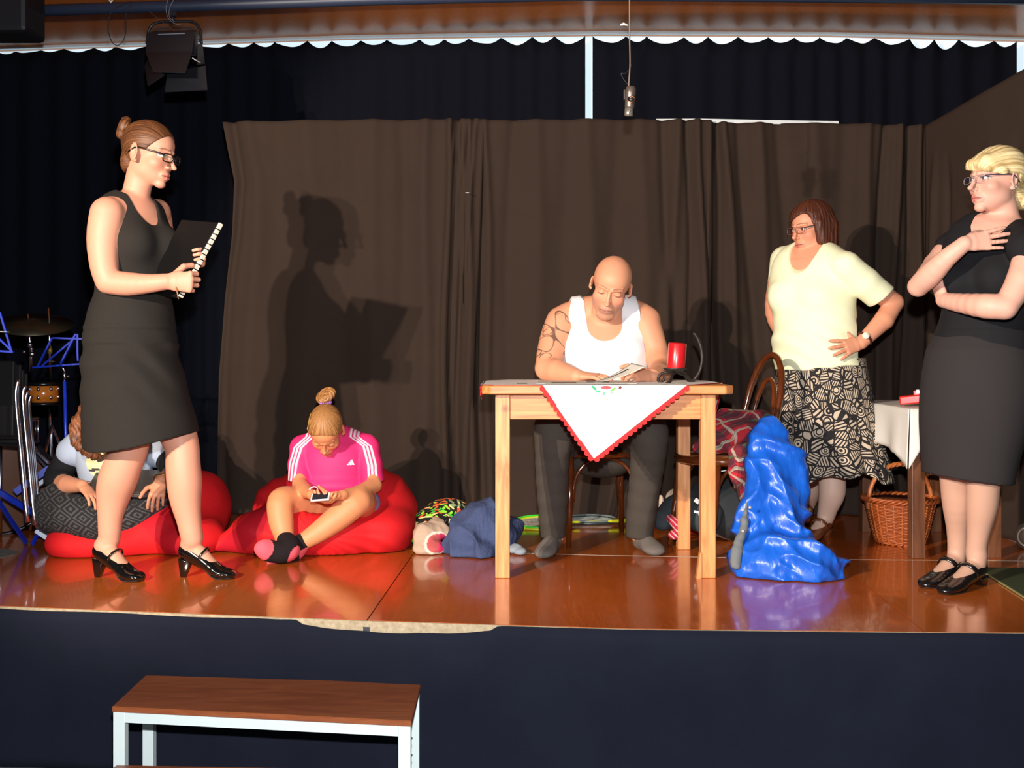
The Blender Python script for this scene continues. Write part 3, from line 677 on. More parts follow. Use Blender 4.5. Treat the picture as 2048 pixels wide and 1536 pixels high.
# ================================================================= woman in the black dress, left
def person_a():
    root = empty('person', G(290, 1155), 'woman in sleeveless black dress and glasses, brown bun, holding a black folder', 'person')
    ax = unit((.55, .83, 0)); fw = unit((.83, -.55, 0)); D = 4.42
    hy, hp = math.radians(14), math.radians(-13)
    H = Head(W(299, 308, D), (math.cos(hy)*math.cos(hp), -math.sin(hy)*math.cos(hp), math.sin(hp)), (0,0,1), 1.09)
    M = Model(); add_head(M, H, jaw=.95, nose=1.15)
    M.add(seg(H.w((0,-.022,-.055)), W(268, 412, D+.02), .050, .055, ax), .03)
    # torso
    chest = [(W(266, 412, D+.01), .085, .055), (W(262, 432, D+.01), .150, .082), (W(262, 480, D), .158, .105), (W(264, 540, D), .142, .108), (W(267, 592, D), .138, .118)]
    low = [(W(267, 592, D), .138, .118), (W(264, 640, D), .160, .140), (W(262, 700, D), .172, .150)]
    M.add(curve(chest, ax), .02); M.add(curve(low, ax), .02)
    for sx in (-1, 1): M.add(ell(W(283, 490, D)+ax*.070*sx+fw*.050, (.062, .062, .066)), .08)
    M.add(curve([st(215, 424, 4.30, 30), st(262, 418, D, 24), st(314, 424, 4.56, 26)], (0,1,0)), .03)
    # near arm
    aw = W(333, 563, 4.215)
    M.add(curve([st(214, 428, 4.29, 33), st(206, 480, 4.275, 30), st(208, 530, 4.26, 26), st(216, 564, 4.25, 23)], (0,1,0)), .015)
    M.add(curve([st(216, 564, 4.25, 23), st(255, 568, 4.24, 23), st(300, 567, 4.22, 18), st(333, 563, 4.215, 15)], (0,1,0)), .012)
    add_hand(M, aw, (1, -.05, -.02), (0, 1, .0), (0, 0, 1), 1.10, (1.15, 1.35, .9), .02, thumb=((.6,.75,.45), (.6,.2,.8), (.3,-.1,1)))
    # far arm
    fw_ = W(371, 525, 4.35)
    M.add(curve([st(314, 426, 4.58, 27), st(322, 480, 4.64, 25), st(330, 545, 4.60, 22), st(371, 525, 4.35, 14)], (0,1,0)), .012)
    d2 = unit((.74, -.28, .16))
    add_hand(M, fw_, d2, (-.15, -1, .0), (-.15, .0, 1), .95, (.75, 1.15, .9), .02, thumb=((.6,.5,-.2), (.9,.2,0), (1,0,.1)))
    # legs
    h1, t1 = G(192, 1154), G(285, 1163); h2, t2 = G(362, 1154), G(470, 1157)
    M.add(curve([st(240, 720, 4.40, 58), st(252, 820, 4.40, 47), st(259, 885, 4.40, 37), st(249, 922, 4.40, 34.5), st(237, 955, 4.41, 36), st(228, 985, 4.42, 32), st(221, 1030, 4.42, 23), st(219, 1078, 4.425, 19.5)], (1,0,0)), .02)
    M.add(curve([st(290, 720, 4.46, 58), st(335, 820, 4.44, 44), st(363, 888, 4.43, 32), st(366, 930, 4.42, 31.5), st(369, 965, 4.42, 32), st(371, 1000, 4.42, 28), st(378, 1040, 4.42, 22), st(385, 1078, 4.42, 20)], (1,0,0)), .02)
    add_foot(M, h1, t1, .072, W(219, 1078, 4.425)); add_foot(M, h2, t2, .072, W(385, 1078, 4.42))
    def color(V):
        C = np.tile(np.array(lin((208, 146, 120))), (len(V), 1)); L = H.loc(V)
        paint_head(H, L, C, None, (190, 100, 92), (78, 50, 36), 'open', (80, 90, 80), blush=(214, 130, 108))
        return C
    b = (H.o-.155, H.o+.155, .0024)
    M.build('body', SKINM, root, .0065, [b, (*hbox(aw, (1,0,0), 1.0, .08), .0026), (*hbox(fw_, d2, 1.0, .08), .0026)], color)
    # hair
    Hm = Model(); Hm.add(H.ell((0,-.014,.034), (.0785,.0985,.0865)), .01); Hm.add(H.ell((0,.022,.045), (.064,.058,.050)), .015)
    Hm.add(H.ell((0,-.065,-.035), (.048,.036,.055)), .02)
    Hm.cut(H.plane((0,.062,.074), (0,-.74,.67)) if False else (None, None, lambda X, Y, Z: hairline(H, X, Y, Z)), .004)
    def strands(x, y, z):
        L = H.dl(x, y, z); ang = np.arctan2(L[:,0], L[:,2]+.02-.3*L[:,1]); return .0006*np.sin(ang*90+3*np.sin(L[:,1]*40))
    Hm.disp(strands)
    HMAT = hair_mat('hair_brown', (62, 34, 18), (122, 76, 44))
    o = Hm.build('hair', HMAT, root, .003)
    def strc(V, c=(0,-.02,.0)): 
        L = H.loc(V); return np.stack([np.arctan2(L[:,0], L[:,2]+.03-.3*L[:,1])*.5, L[:,0]*.3, L[:,1]], 1)
    setstr(o, strc(np.array([v.co for v in o.data.vertices])))
    Bm = Model(); bc = H.w((0,-.112,.070)); A = H.R@np.stack([unit((1,0,0)), unit((0,-.3,1)), unit((0,1,.3))], 1)
    ring = [bc+A@np.array((.026*math.cos(t)*1.0, .030*math.sin(t), .010*math.sin(2*t))) for t in np.linspace(0, 2*math.pi, 15)]
    Bm.add(curve([(p, .0175+.003*math.sin(i*2.2)) for i, p in enumerate(ring)]), .006); Bm.add(ell(bc, .020), .008)
    Bm.add(seg(bc, H.w((0,-.085,.055)), .022, .030), .01)
    def bd(x, y, z):
        L = H.dl(x, y, z)-np.array((0,-.112,.070)); a = np.arctan2(L[:,2], L[:,0]); r = np.hypot(L[:,0], L[:,2]); return .0016*np.sin(r*420+a*3+L[:,1]*160)
    Bm.disp(bd); o2 = Bm.build('hair_bun', HMAT, o, .0028); V = np.array([v.co for v in o2.data.vertices]); L = H.loc(V)-np.array((0,-.112,.070)); setstr(o2, np.stack([np.hypot(L[:,0], L[:,2])*6, L[:,1]*4, np.arctan2(L[:,2], L[:,0])*.1], 1))
    glasses(H, root, (20, 14, 14), rim=.0022, w=.0225, h=.0140, temple=.0030)
    # dress
    K = Model(); off = .007
    K.add(curve([(p, a+off, q+off) for p, a, q in chest], ax), .02); K.add(curve([(p, a+off, q+off) for p, a, q in low], ax), .02)
    for sx in (-1, 1): K.add(ell(W(283, 490, D)+ax*.070*sx+fw*.050, (.068, .068, .072)), .08)
    K.add(curve([st(228, 424, 4.34, 25), st(262, 418, D, 28), st(302, 424, 4.52, 24)], (0,1,0)), .03)
    nk = W(298, 405, D)+fw*.09
    # neckline: deep scoop in front; armholes
    K.cut(seg(W(266, 388, D)+fw*.03, W(302, 446, D)+fw*.13, .060, .076, ax, .06, .066), .003)
    K.cut(ell(W(264, 378, D), (.068, .075, .085)), .003)
    K.cut(seg(W(192, 412, 4.20), W(194, 462, 4.20), .058, .060, ax, .075, .07), .003); K.cut(seg(W(324, 405, 4.62), W(324, 470, 4.62), .050, .052, ax, .05, .05), .003)
    # skirt
    K.add(curve([(W(267, 592, D), .143, .123), (W(262, 650, D), .172, .152), (W(261, 700, D), .182, .163), (W(270, 790, D), .205, .185), (W(288, 905, D), .232, .216)], ax), .02)
    K.cut((None, None, lambda X, Y, Z: (Z-(HC-(894-HZ)/F*D))-((X-(172-CX)/F*D)*(31/230)) if False else hem_a(X, Y, Z, D)), .002)
    K.disp(lambda x, y, z: np.where(z < HC+.02, 1, .25)*.006*np.sin((x*.5+z*.9)*60+3*np.sin(x*14))*np.exp(-((z-(HC-.02))/.16)**2)+.0012*snoise((x, y, z), 26, 5))
    K.disp(lambda x, y, z: -.003*np.exp(-((z-(HC+.085))/.006)**2)+.0025*np.exp(-((z-(HC+.068))/.006)**2))
    DM = mat('black_dress', (41, 37, 34), .9, noise=.12, nscale=120, bump=.2, bscale=700, spec=.2)
    K.build('dress', DM, root, .0055, [(W(170, 500, 4.1), W(345, 380, 4.75), .0035)])
    PT = mat('patent_black', (12, 12, 13), .12, spec=.7, coat=.8, noise=.02)
    for h_, t_ in ((h1, t1), (h2, t2)): make_pump(root, h_, t_, .072, PT)
    return root
def hairline(H, X, Y, Z, er=.026):
    x = X-H.o[0]; y = Y-H.o[1]; z = Z-H.o[2]; R = H.R; s = H.s
    u = (x*R[0,0]+y*R[1,0]+z*R[2,0])/s; v = (x*R[0,1]+y*R[1,1]+z*R[2,1])/s; w = (x*R[0,2]+y*R[1,2]+z*R[2,2])/s
    # negative inside the face region (which is cut away)
    a = -((v-.070)*.74-(w-.078)*.67-.25*np.abs(u)**1.2)
    b = -(v+.028) if False else a
    ear = np.sqrt((v-.000)**2+(w+.012)**2)-er
    low = np.maximum(w+.020-.25*(v+.10), -(v+.035))      # below the ear, in front of the nape
    return np.minimum(np.minimum(a, ear+0*u), low+0*u)*s
def hem_a(X, Y, Z, D):
    zl = HC-(895-HZ)/F*D; return (Z-(zl+(X-(172-CX)/F*D)*(33/230)-.02*np.clip((X-(172-CX)/F*D)/.1, 0, 1)*np.clip(((402-CX)/F*D-X)/.2, 0, 1)))*1.0
pa = person_a()
# the folder she holds
def folder():
    TR, BR, TL, BL = W(440, 447, 4.30), W(357, 597, 4.27), W(366, 441, 4.41), W(292, 583, 4.38)
    u = unit(TR-BR); v = unit(TL-TR); n = unit(np.cross(u, v))*.009
    root = MB().hexa([BR-n, BR+n, BL+n, BL-n, TR-n, TR+n, TL+n, TL-n]).build('folder', mat('folder_black', (9, 8, 9), .5, spec=.3), None, False, .002)
    tag(root, 'slim black folder with a white ring-bound edge held by the woman in the black dress', 'folder')
    q = TR-BR; e = -v*.004
    mb = MB(); a, b = BR+q*.02-v*.006, TR-v*.006; mb.bar(a, b, .015, .010, up=np.cross(u, n)); o = mb.build('page_edge', mat('paper_white', (235, 228, 205), .7), root); o['label'] = 'white paper edge of the folder'
    for i in range(14):
        c = BR+q*(.05+.067*i)-v*.008; rb = MB(); rb.bar(c-u*.002, c+u*.002, .019, .013, up=np.cross(u, n)); rb.build('binding_ring', mat('folder_black', (16,15,16)), root)
folder()
p0, p1 = W(352, 572, 4.20), W(357, 598, 4.19); o = MB().tube([p0, p1], [.003, .002], 8).build('pencil', mat('pencil_brown', (150, 105, 70), .5), None, True); tag(o, 'short brown pencil sticking out below the hand on the folder', 'pencil')
# ================================================================= seated man at the table
def person_man():
    root = empty('person', G(1205, 1118), 'bald man in white sleeveless vest with a tattooed arm seated at the table', 'person')
    D = 5.16; ax = np.array((1., .0, 0)); up = unit((.20, -.10, 1))
    H = Head(W(1222, 572, 5.00), unit((-.16, -.88, -.44)), unit((.20, -.3, 1)), 1.15)
    M = Model(); add_head(M, H, jaw=1.12, nose=1.05, male=True, lips=.6, ear=.76)
    M.add(seg(H.w((0,-.018,-.05)), W(1208, 655, D+.0), .060, .072, ax), .03)
    ch = [(W(1207, 645, D), .10, .065), (W(1208, 672, D), .205, .10), (W(1208, 715, D+.01), .205, .128), (W(1205, 760, D+.04), .180, .128), (W(1203, 820, D+.10), .168, .125), (W(1203, 880, D+.14), .180, .13)]
    M.add(curve(ch, ax), .03)
    for sx in (-1, 1): M.add(ell(W(1208+sx*42, 700, D-.075), (.075, .05, .055)), .05)
    M.add(curve([st(1120, 640, D, 26), st(1165, 628, D+.02, 30), st(1208, 622, D+.02, 30), st(1255, 628, D+.02, 30), st(1295, 640, D, 26)], ax), .03)
    wl, wr = W(1153, 752, 4.86), W(1306, 752, 4.84)
    M.add(curve([st(1122, 648, D-.01, 31), st(1112, 675, D-.03, 30), st(1102, 705, D-.07, 27), st(1094, 737, 5.04, 23)], ax), .015)
    M.add(curve([st(1094, 737, 5.04, 24), st(1115, 742, 4.98, 23), st(1153, 752, 4.86, 14.5)], (0,0,1)), .015)
    M.add(curve([st(1290, 648, D-.01, 30), st(1302, 680, D-.03, 27), st(1314, 712, D-.06, 24), st(1324, 738, 5.02, 23)], ax), .015)
    M.add(curve([st(1324, 738, 5.02, 23), st(1318, 748, 4.93, 22), st(1306, 752, 4.84, 15)], (0,0,1)), .015)
    d1 = unit((.92, -.38, .0)); add_hand(M, wl, d1, (.1, .1, -1), (.3, .9, 0), 1.10, (.25, .35, .3), .07, thumb=((.6,.6,.3), (.8,.2,.2), (.9,0,.1)))
    d2 = unit((-.80, -.42, .12)); add_hand(M, wr, d2, (.25, -.3, -.9) if False else (-.2, .75, -.6), (-.2, -.2, 1), 1.10, (.75, .85, .6), .03, thumb=((.6,.6,.3), (.9,.25,.3), (.9,-.1,.4)))
    # legs
    fl_, ft = G(1122, 1094), G(1083, 1120); f2l, f2t = G(1262, 1090), G(1318, 1114)
    M.add(curve([(W(1150, 880, D+.12), .09), (W(1112, 862, 4.92), .075), (W(1108, 868, 4.84), .062), (W(1105, 960, 4.90), .056), (W(1112, 1070, 4.98), .040)], ax), .02)
    M.add(curve([(W(1258, 880, D+.12), .09), (W(1290, 866, 4.95), .075), (W(1297, 872, 4.86), .062), (W(1288, 965, 4.94), .056), (W(1276, 1066, 5.02), .040)], ax), .02)
    def color(V):
        C = np.tile(np.array(lin((222, 154, 120))), (len(V), 1)); L = H.loc(V)
        paint_head(H, L, C, None, (196, 120, 104), (120, 80, 58), 'closed', stubble=(150, 118, 100), blush=(224, 130, 110), thick=1.0)
        x, y, z = L.T; near = (np.abs(x) < .1) & (np.abs(z) < .13) & (y < .02)
        ring = np.clip((-y-.0)/.04, 0, 1)*np.clip((.05-z)/.03, 0, 1)*np.clip((z+.06)/.02, 0, 1)*near
        C[:] = C*(1-.6*ring[:, None])+np.array(lin((110, 84, 66)))*.6*ring[:, None]
        hm = np.exp(-np.sum((V-W(1326, 750, 4.92))**2*np.array([1, 1, 1])/.0035, axis=1))*.5; C[:] = C*(1-hm[:, None])+np.array(lin((96, 58, 38)))*hm[:, None]  # forearm end at the right: shading painted dark into the skin colour
        # tattooed upper arm: flowing dark line work
        m = (V[:,0] < W(1150, 0, D)[0]+.0) & (V[:,2] < W(0, 622, D)[2]) & (V[:,2] > W(0, 716, D)[2]) & (V[:,1] < D+.02)
        P = V[m]; n1 = snoise((P[:,0]+.3*P[:,2], P[:,1], P[:,2]), 62, 21, 5); n2 = snoise((P[:,0], P[:,1], P[:,2]), 85, 8, 5)
        tw = np.maximum(np.clip((.17+.10*np.clip(n2, 0, 1)-np.abs(n1))/.09, 0, 1), np.clip((.14-np.abs(n2-.4))/.08, 0, 1)*(n1 > .1))*.85
        ii = np.nonzero(m)[0]; C[ii] = C[ii]*(1-tw[:, None])+np.array(lin((72, 56, 52)))*tw[:, None]; return C
    b = (H.o-.16, H.o+.16, .0025); al, ah = W(1078, 722, 4.9), W(1152, 612, 5.3)
    M.build('body', SKINM, root, .0065, [b, (*hbox(wl, d1, 1.05, .085), .0027), (*hbox(wr, d2, 1.05, .085), .0027), (np.minimum(al, ah), np.maximum(al, ah), .0026)], color)
    K = Model(); off = .007
    K.add(curve([(p, a+off, q+off) for p, a, q in ch], ax), .03)
    for sx in (-1, 1): K.add(ell(W(1208+sx*42, 700, D-.075), (.081, .056, .061)), .05)
    K.add(curve([st(1135, 633, D, 31), st(1165, 628, D+.02, 34), st(1208, 622, D+.02, 33), st(1255, 628, D+.02, 34), st(1280, 633, D, 31)], ax), .03)
    K.cut(seg(W(1207, 585, D-.10), W(1210, 648, D-.10), .095, .078, ax, .13, .12), .004)
    K.cut(ell(W(1207, 590, D), (.10, .10, .08)), .003)
    K.cut(seg(W(1098, 600, D), W(1095, 690, D-.03), .105, .088, ax, .15, .12), .004); K.cut(seg(W(1315, 600, D), W(1324, 690, D-.03), .100, .098, ax, .15, .12), .004)
    K.disp(folds(31, .0045, 22, (1, 1, .7)))
    K.build('vest', mat('white_vest', (238, 238, 240), .85, noise=.02, bump=.15, bscale=900), root, .0055)
    T = Model()
    T.add(curve([(W(1203, 850, D+.12), .185, .14), (W(1203, 893, D+.14), .195, .15)], ax), .02)
    T.add(curve([(W(1150, 880, D+.12), .10), (W(1112, 858, 4.93), .085), (W(1107, 870, 4.85), .076), (W(1105, 960, 4.90), .064), (W(1106, 1075, 4.97), .058)], ax), .02)
    T.add(curve([(W(1258, 880, D+.12), .10), (W(1290, 862, 4.96), .085), (W(1298, 876, 4.87), .078), (W(1290, 965, 4.94), .066), (W(1280, 1066, 5.01), .060)], ax), .02)
    T.cut(plane(W(1105, 1081, 4.95), (0.05,-.1,-1)) if False else (None, None, lambda X, Y, Z: Z-(.062+.0*X)), .002)
    T.disp(folds(41, .010, 16, (1, 1, .5)))
    T.build('trousers', mat('charcoal_trousers', (74, 68, 62), .9, noise=.15, nscale=60, bump=.2, bscale=600, spec=.15), root, .007)
    SK = mat('grey_sock', (112, 104, 98), .95, noise=.1, nscale=90, bump=.2, bscale=700, spec=.15)
    for h_, t_, an in ((fl_, ft, W(1110, 1068, 4.98)), (f2l, f2t, W(1278, 1064, 5.01))):
        S_ = Model(); f, Lf, g = foot_pts(h_, t_, 0); sd = np.cross(f, (0,0,1)); L0 = .235/Lf; o_ = t_-f*.235*np.array([1,1,0]); o_[2] = 0
        gg = lambda t, z: o_+f*.235*t+np.array([0,0,z])
        S_.add(seg(an, gg(.18, .060), .040, .040), .02); S_.add(curve([(gg(.12, .032), .032, .031), (gg(.4, .040), .034, .038), (gg(.72, .026), .046, .025), (gg(.92, .020), .036, .018)], sd), .015)
        S_.disp(wrink(5, .0015, 60)); S_.build('sock', SK, root, .005)
pm = person_man()

# ================================================================= woman in the pale yellow shirt
def person_yellow():
    root = empty('person', G(1640, 1070), 'woman with brown bob, pale yellow shirt and patterned skirt, hand on hip', 'person')
    D = 5.38; fw = unit((-.62, -.78, 0)); ax = unit((.78, -.62, 0))
    yh = math.radians(27); H = Head(W(1622, 456, D), (-math.cos(yh)*.98, -math.sin(yh), -.16), (0,0,1), 1.05)
    M = Model(); add_head(M, H, jaw=1.05, nose=1.05)
    M.add(seg(H.w((0,-.02,-.05)), W(1634, 520, D), .058, .066, ax), .03)
    ch = [(W(1632, 512, D), .09, .06), (W(1628, 530, D), .185, .095), (W(1625, 580, D), .190, .125), (W(1628, 640, D), .165, .132), (W(1636, 700, D), .165, .140), (W(1643, 760, D), .175, .150)]
    M.add(curve(ch, ax), .03)
    M.add(curve([(W(1572, 515, 5.55), .05), (W(1632, 503, D), .055), (W(1690, 528, 5.22), .055)]), .03)
    for sx in (-1, 1): M.add(ell(W(1618, 596, D)+ax*.08*sx+fw*.075, (.078, .070, .075)), .05)
    hw = W(1722, 686, 5.20)
    M.add(curve([(W(1692, 532, 5.22), .062), (W(1740, 572, 5.24), .055), (W(1788, 605, 5.28), .044)]), .015)
    M.add(curve([(W(1788, 605, 5.28), .044), (W(1768, 640, 5.24), .045), (W(1722, 686, 5.20), .030)]), .012)
    d1 = unit((-.86, -.38, -.22)); add_hand(M, hw, d1, (.25, .95, -.1), (-.1, .1, 1), 1.05, (.05, .12, .12), .20, thumb=((.2,.8,.25), (.5,.75,.1), (.8,.5,.1)))
    M.add(curve([(W(1570, 520, 5.58), .060), (W(1556, 575, 5.62), .052), (W(1548, 625, 5.66), .042), (W(1562, 665, 5.66), .034)]), .015)
    h1, t1 = G(1657, 1072), G(1612, 1086); h2, t2 = G(1618, 1039), G(1598, 1052)
    M.add(curve([(W(1655, 760, 5.36), .11), (W(1660, 880, 5.35), .075), (W(1664, 945, 5.34), .060), (W(1664, 985, 5.33), .058), (W(1656, 1015, 5.35), .042), (W(1651, 1036, 5.37), .036)], (1,0,0)), .02)
    M.add(curve([(W(1615, 760, 5.50), .10), (W(1617, 880, 5.62), .075), (W(1619, 950, 5.74), .058), (W(1618, 980, 5.80), .054), (W(1616, 1008, 5.88), .036)], (1,0,0)), .02)
    add_foot(M, h1, t1, .035, W(1651, 1036, 5.37)); add_foot(M, h2, t2, .035, W(1616, 1008, 5.88))
    def color(V):
        C = np.tile(np.array(lin((222, 152, 120))), (len(V), 1)); L = H.loc(V)
        paint_head(H, L, C, None, (196, 104, 96), (90, 60, 46), 'open', (70, 60, 50), blush=(222, 124, 106))
        m = V[:,2] < .35; C[m] = lin((218, 182, 162)); return C
    M.build('body', SKINM, root, .0065, [(H.o-.155, H.o+.155, .0026), (*hbox(hw, d1, 1.0, .085), .0027)], color)
    # bob
    Hm = Model(); Hm.add(H.ell((0,-.016,.036), (.088,.108,.094)), .01); Hm.add(H.ell((0,.03,.055), (.074,.062,.050)), .02)
    for sx in (-1, 1): 
        Hm.add(H.seg((sx*.070,.020,.02), (sx*.074,.012,-.060), .026, .022), .02); Hm.add(H.seg((sx*.055,-.06,.0), (sx*.058,-.05,-.085), .042, .034), .025)
    Hm.add(H.seg((0,-.085,.0), (0,-.075,-.085), .045, .032), .03)
    for sx in (-1, 1): Hm.add(H.ell((sx*.068,-.022,-.030), (.030,.060,.070)), .025)
    Hm.cut((None, None, lambda X, Y, Z: boblimit(H, X, Y, Z)), .004)
    Hm.disp(lambda x, y, z: (lambda L: .0010*np.sin(np.arctan2(L[:,0], L[:,1]+.01)*34+4*np.sin(L[:,2]*22))+.0006*np.sin(np.arctan2(L[:,0], L[:,1]+.01)*80))(H.dl(x, y, z)))
    o = Hm.build('hair', hair_mat('hair_chestnut', (50, 24, 16), (104, 56, 38)), root, .0032)
    L = H.loc(np.array([v.co for v in o.data.vertices])); setstr(o, np.stack([np.arctan2(L[:,0], L[:,1]+.01)*.5, L[:,1]*.1, L[:,2]], 1))
    glasses(H, root, (150, 70, 50), rim=.0013, w=.023, h=.0145, temple=.0028, temple_col=(70, 60, 70))
    # shirt
    K = Model(); off = .012
    sh = [(W(1632, 512, D), .10, .075), (W(1628, 530, D), .185+off, .095+off), (W(1624, 580, D), .195+off, .135+off), (W(1628, 640, D), .185+off, .152+off), (W(1634, 700, D), .195+off, .170+off), (W(1638, 745, D), .205+off, .178+off)]
    K.add(curve(sh, ax), .03); K.add(curve([(W(1572, 517, 5.55), .058), (W(1632, 505, D), .062), (W(1690, 530, 5.22), .063)]), .03)
    for sx in (-1, 1): K.add(ell(W(1618, 598, D)+ax*.08*sx+fw*.078, (.088, .080, .085)), .06)
    K.add(curve([(W(1692, 534, 5.22), .070), (W(1728, 566, 5.235), .070), (W(1768, 600, 5.26), .072)]), .02)
    K.add(curve([(W(1570, 522, 5.58), .070), (W(1560, 570, 5.62), .064)]), .02)
    K.cut(plane(W(1757, 601, 5.25), (.84, .0, .10)) if False else (W(1730, 560, 4.9)-.25, W(1830, 640, 5.6)+.25, plane(W(1757, 600, 5.25), unit(W(1790, 630, 5.28)-W(1730, 566, 5.235)))[2]) if False else (None, None, lambda X, Y, Z: slv(X, Y, Z)), .002)
    K.cut(seg(W(1622, 480, D)+fw*.02, W(1614, 528, D)+fw*.15, .078, .070, ax, .085, .06), .004)
    K.cut((None, None, lambda X, Y, Z: Z-(HC-(738-HZ)/F*D)-.05*np.maximum(0, -(X-W(1580,0,D)[0]))-.02*np.sin(X*9)), .003)
    K.disp(lambda x, y, z: folds(51, .007, 13, (1, 1, 1.3))(x, y, z)+.0035*np.sin((x*.45+z)*75+2*np.sin(x*9))*np.exp(-((z-.88)/.16)**2))
    K.build('shirt', mat('pale_yellow_shirt', (246, 246, 206), .85, noise=.04, nscale=6, bump=.1, bscale=700), root, .0055)
    # skirt with flared folds
    nu, nv = 180, 40; V = []; zt_, zb = HC-(716-HZ)/F*D, HC-(950-HZ)/F*D
    for j in range(nv):
        v = j/(nv-1); z = zt_+(zb-zt_)*v
        for i in range(nu):
            th = 2*math.pi*i/nu; rx = .205+.07*v+.03*v*v; ry = .185+.06*v+.02*v*v
            fo = 1+(.055*math.sin(9*th+.7)+.035*math.sin(14*th+2+v)+.015*math.sin(23*th))*v**1.1
            c = W(1643+6*v, 0, D); p = np.array([c[0], D, 0])+ax*rx*fo*math.cos(th)+fw*ry*fo*math.sin(th); p[2] = z-(.028*math.sin(3*th+2.4)+.012*math.sin(9*th))*v**3; V.append(p)
    Q = [(j*nu+i, (j+1)*nu+i, (j+1)*nu+(i+1) % nu, j*nu+(i+1) % nu) for j in range(nv-1) for i in range(nu)]
    o = npmesh('skirt', np.array(V), np.array(Q), skirt_mat(), root)
    me = o.data; a = me.attributes.new('Str', 'FLOAT_VECTOR', 'POINT')
    S_ = np.array([[math.cos(2*math.pi*i/nu)*.26, math.sin(2*math.pi*i/nu)*.26, -j/(nv-1)*.55] for j in range(nv) for i in range(nu)], dtype=np.float32); a.data.foreach_set('vector', S_.ravel()); thick(o, .004)
    LE = mat('brown_leather', (128, 70, 40), .35, coat=.3, noise=.15)
    for h_, t_ in ((h1, t1), (h2, t2)): make_pump(root, h_, t_, .035, LE, strap_w=.016, block=.020, blk2=.014, nm='shoe')
    # watch
    c = W(1727, 680, 5.20); dr = unit(W(1768, 640, 5.24)-c); fr = frame(dr); wb = MB(); wb.tube([c+dr*.012+fr@np.array((.034*math.cos(t), .034*math.sin(t), 0)) for t in np.linspace(0, 2*math.pi, 25)[:-1]], .006, 6, closed=True)
    w_ = wb.build('watch', mat('watch_strap', (70, 20, 18), .5), root, True); f_ = c+dr*.012+np.array((-.008, -.035, .012)); MB().lathe(f_, [(0, .0), (.015, .0), (.016, .002), (.016, .005), (0, .006)], 20, axis=(-.2, -1, .3)).build('dial', mat('dial', (250, 245, 220), .3), w_, True)
def slv(X, Y, Z):
    p = W(1758, 600, 5.25); n = unit(W(1782, 622, 5.25)-W(1736, 556, 5.25)+np.array([.03, 0, 0])); d = -((X-p[0])*n[0]+(Z-p[2])*n[2])
    p2 = W(1560, 566, 5.6); lft = np.maximum(Z-(p2[2]), X-W(1566, 0, 5.5)[0]); lf2 = np.maximum(lft, -(Z-p2[2]+.2))
    return np.minimum(np.where(X > W(1715, 0, 5.25)[0], d, .05), np.where(X < W(1566, 0, 5.5)[0], np.maximum(Z-p2[2], -(Y-5.52)), .05))
def boblimit(H, X, Y, Z):
    x = X-H.o[0]; y = Y-H.o[1]; z = Z-H.o[2]; R = H.R; s = H.s
    u = (x*R[0,0]+y*R[1,0]+z*R[2,0])/s; v = (x*R[0,1]+y*R[1,1]+z*R[2,1])/s; w = (x*R[0,2]+y*R[1,2]+z*R[2,2])/s
    face = np.maximum(np.maximum(-(v-(.034+.35*np.maximum(w, 0))), np.abs(u+.004*0)-.066-.18*np.maximum(0, .03-w)), w-(.040+.55*np.clip(u+.045, -.03, .06)*0+.030*np.clip(.5-u/.06, 0, 1)))
    return face*s
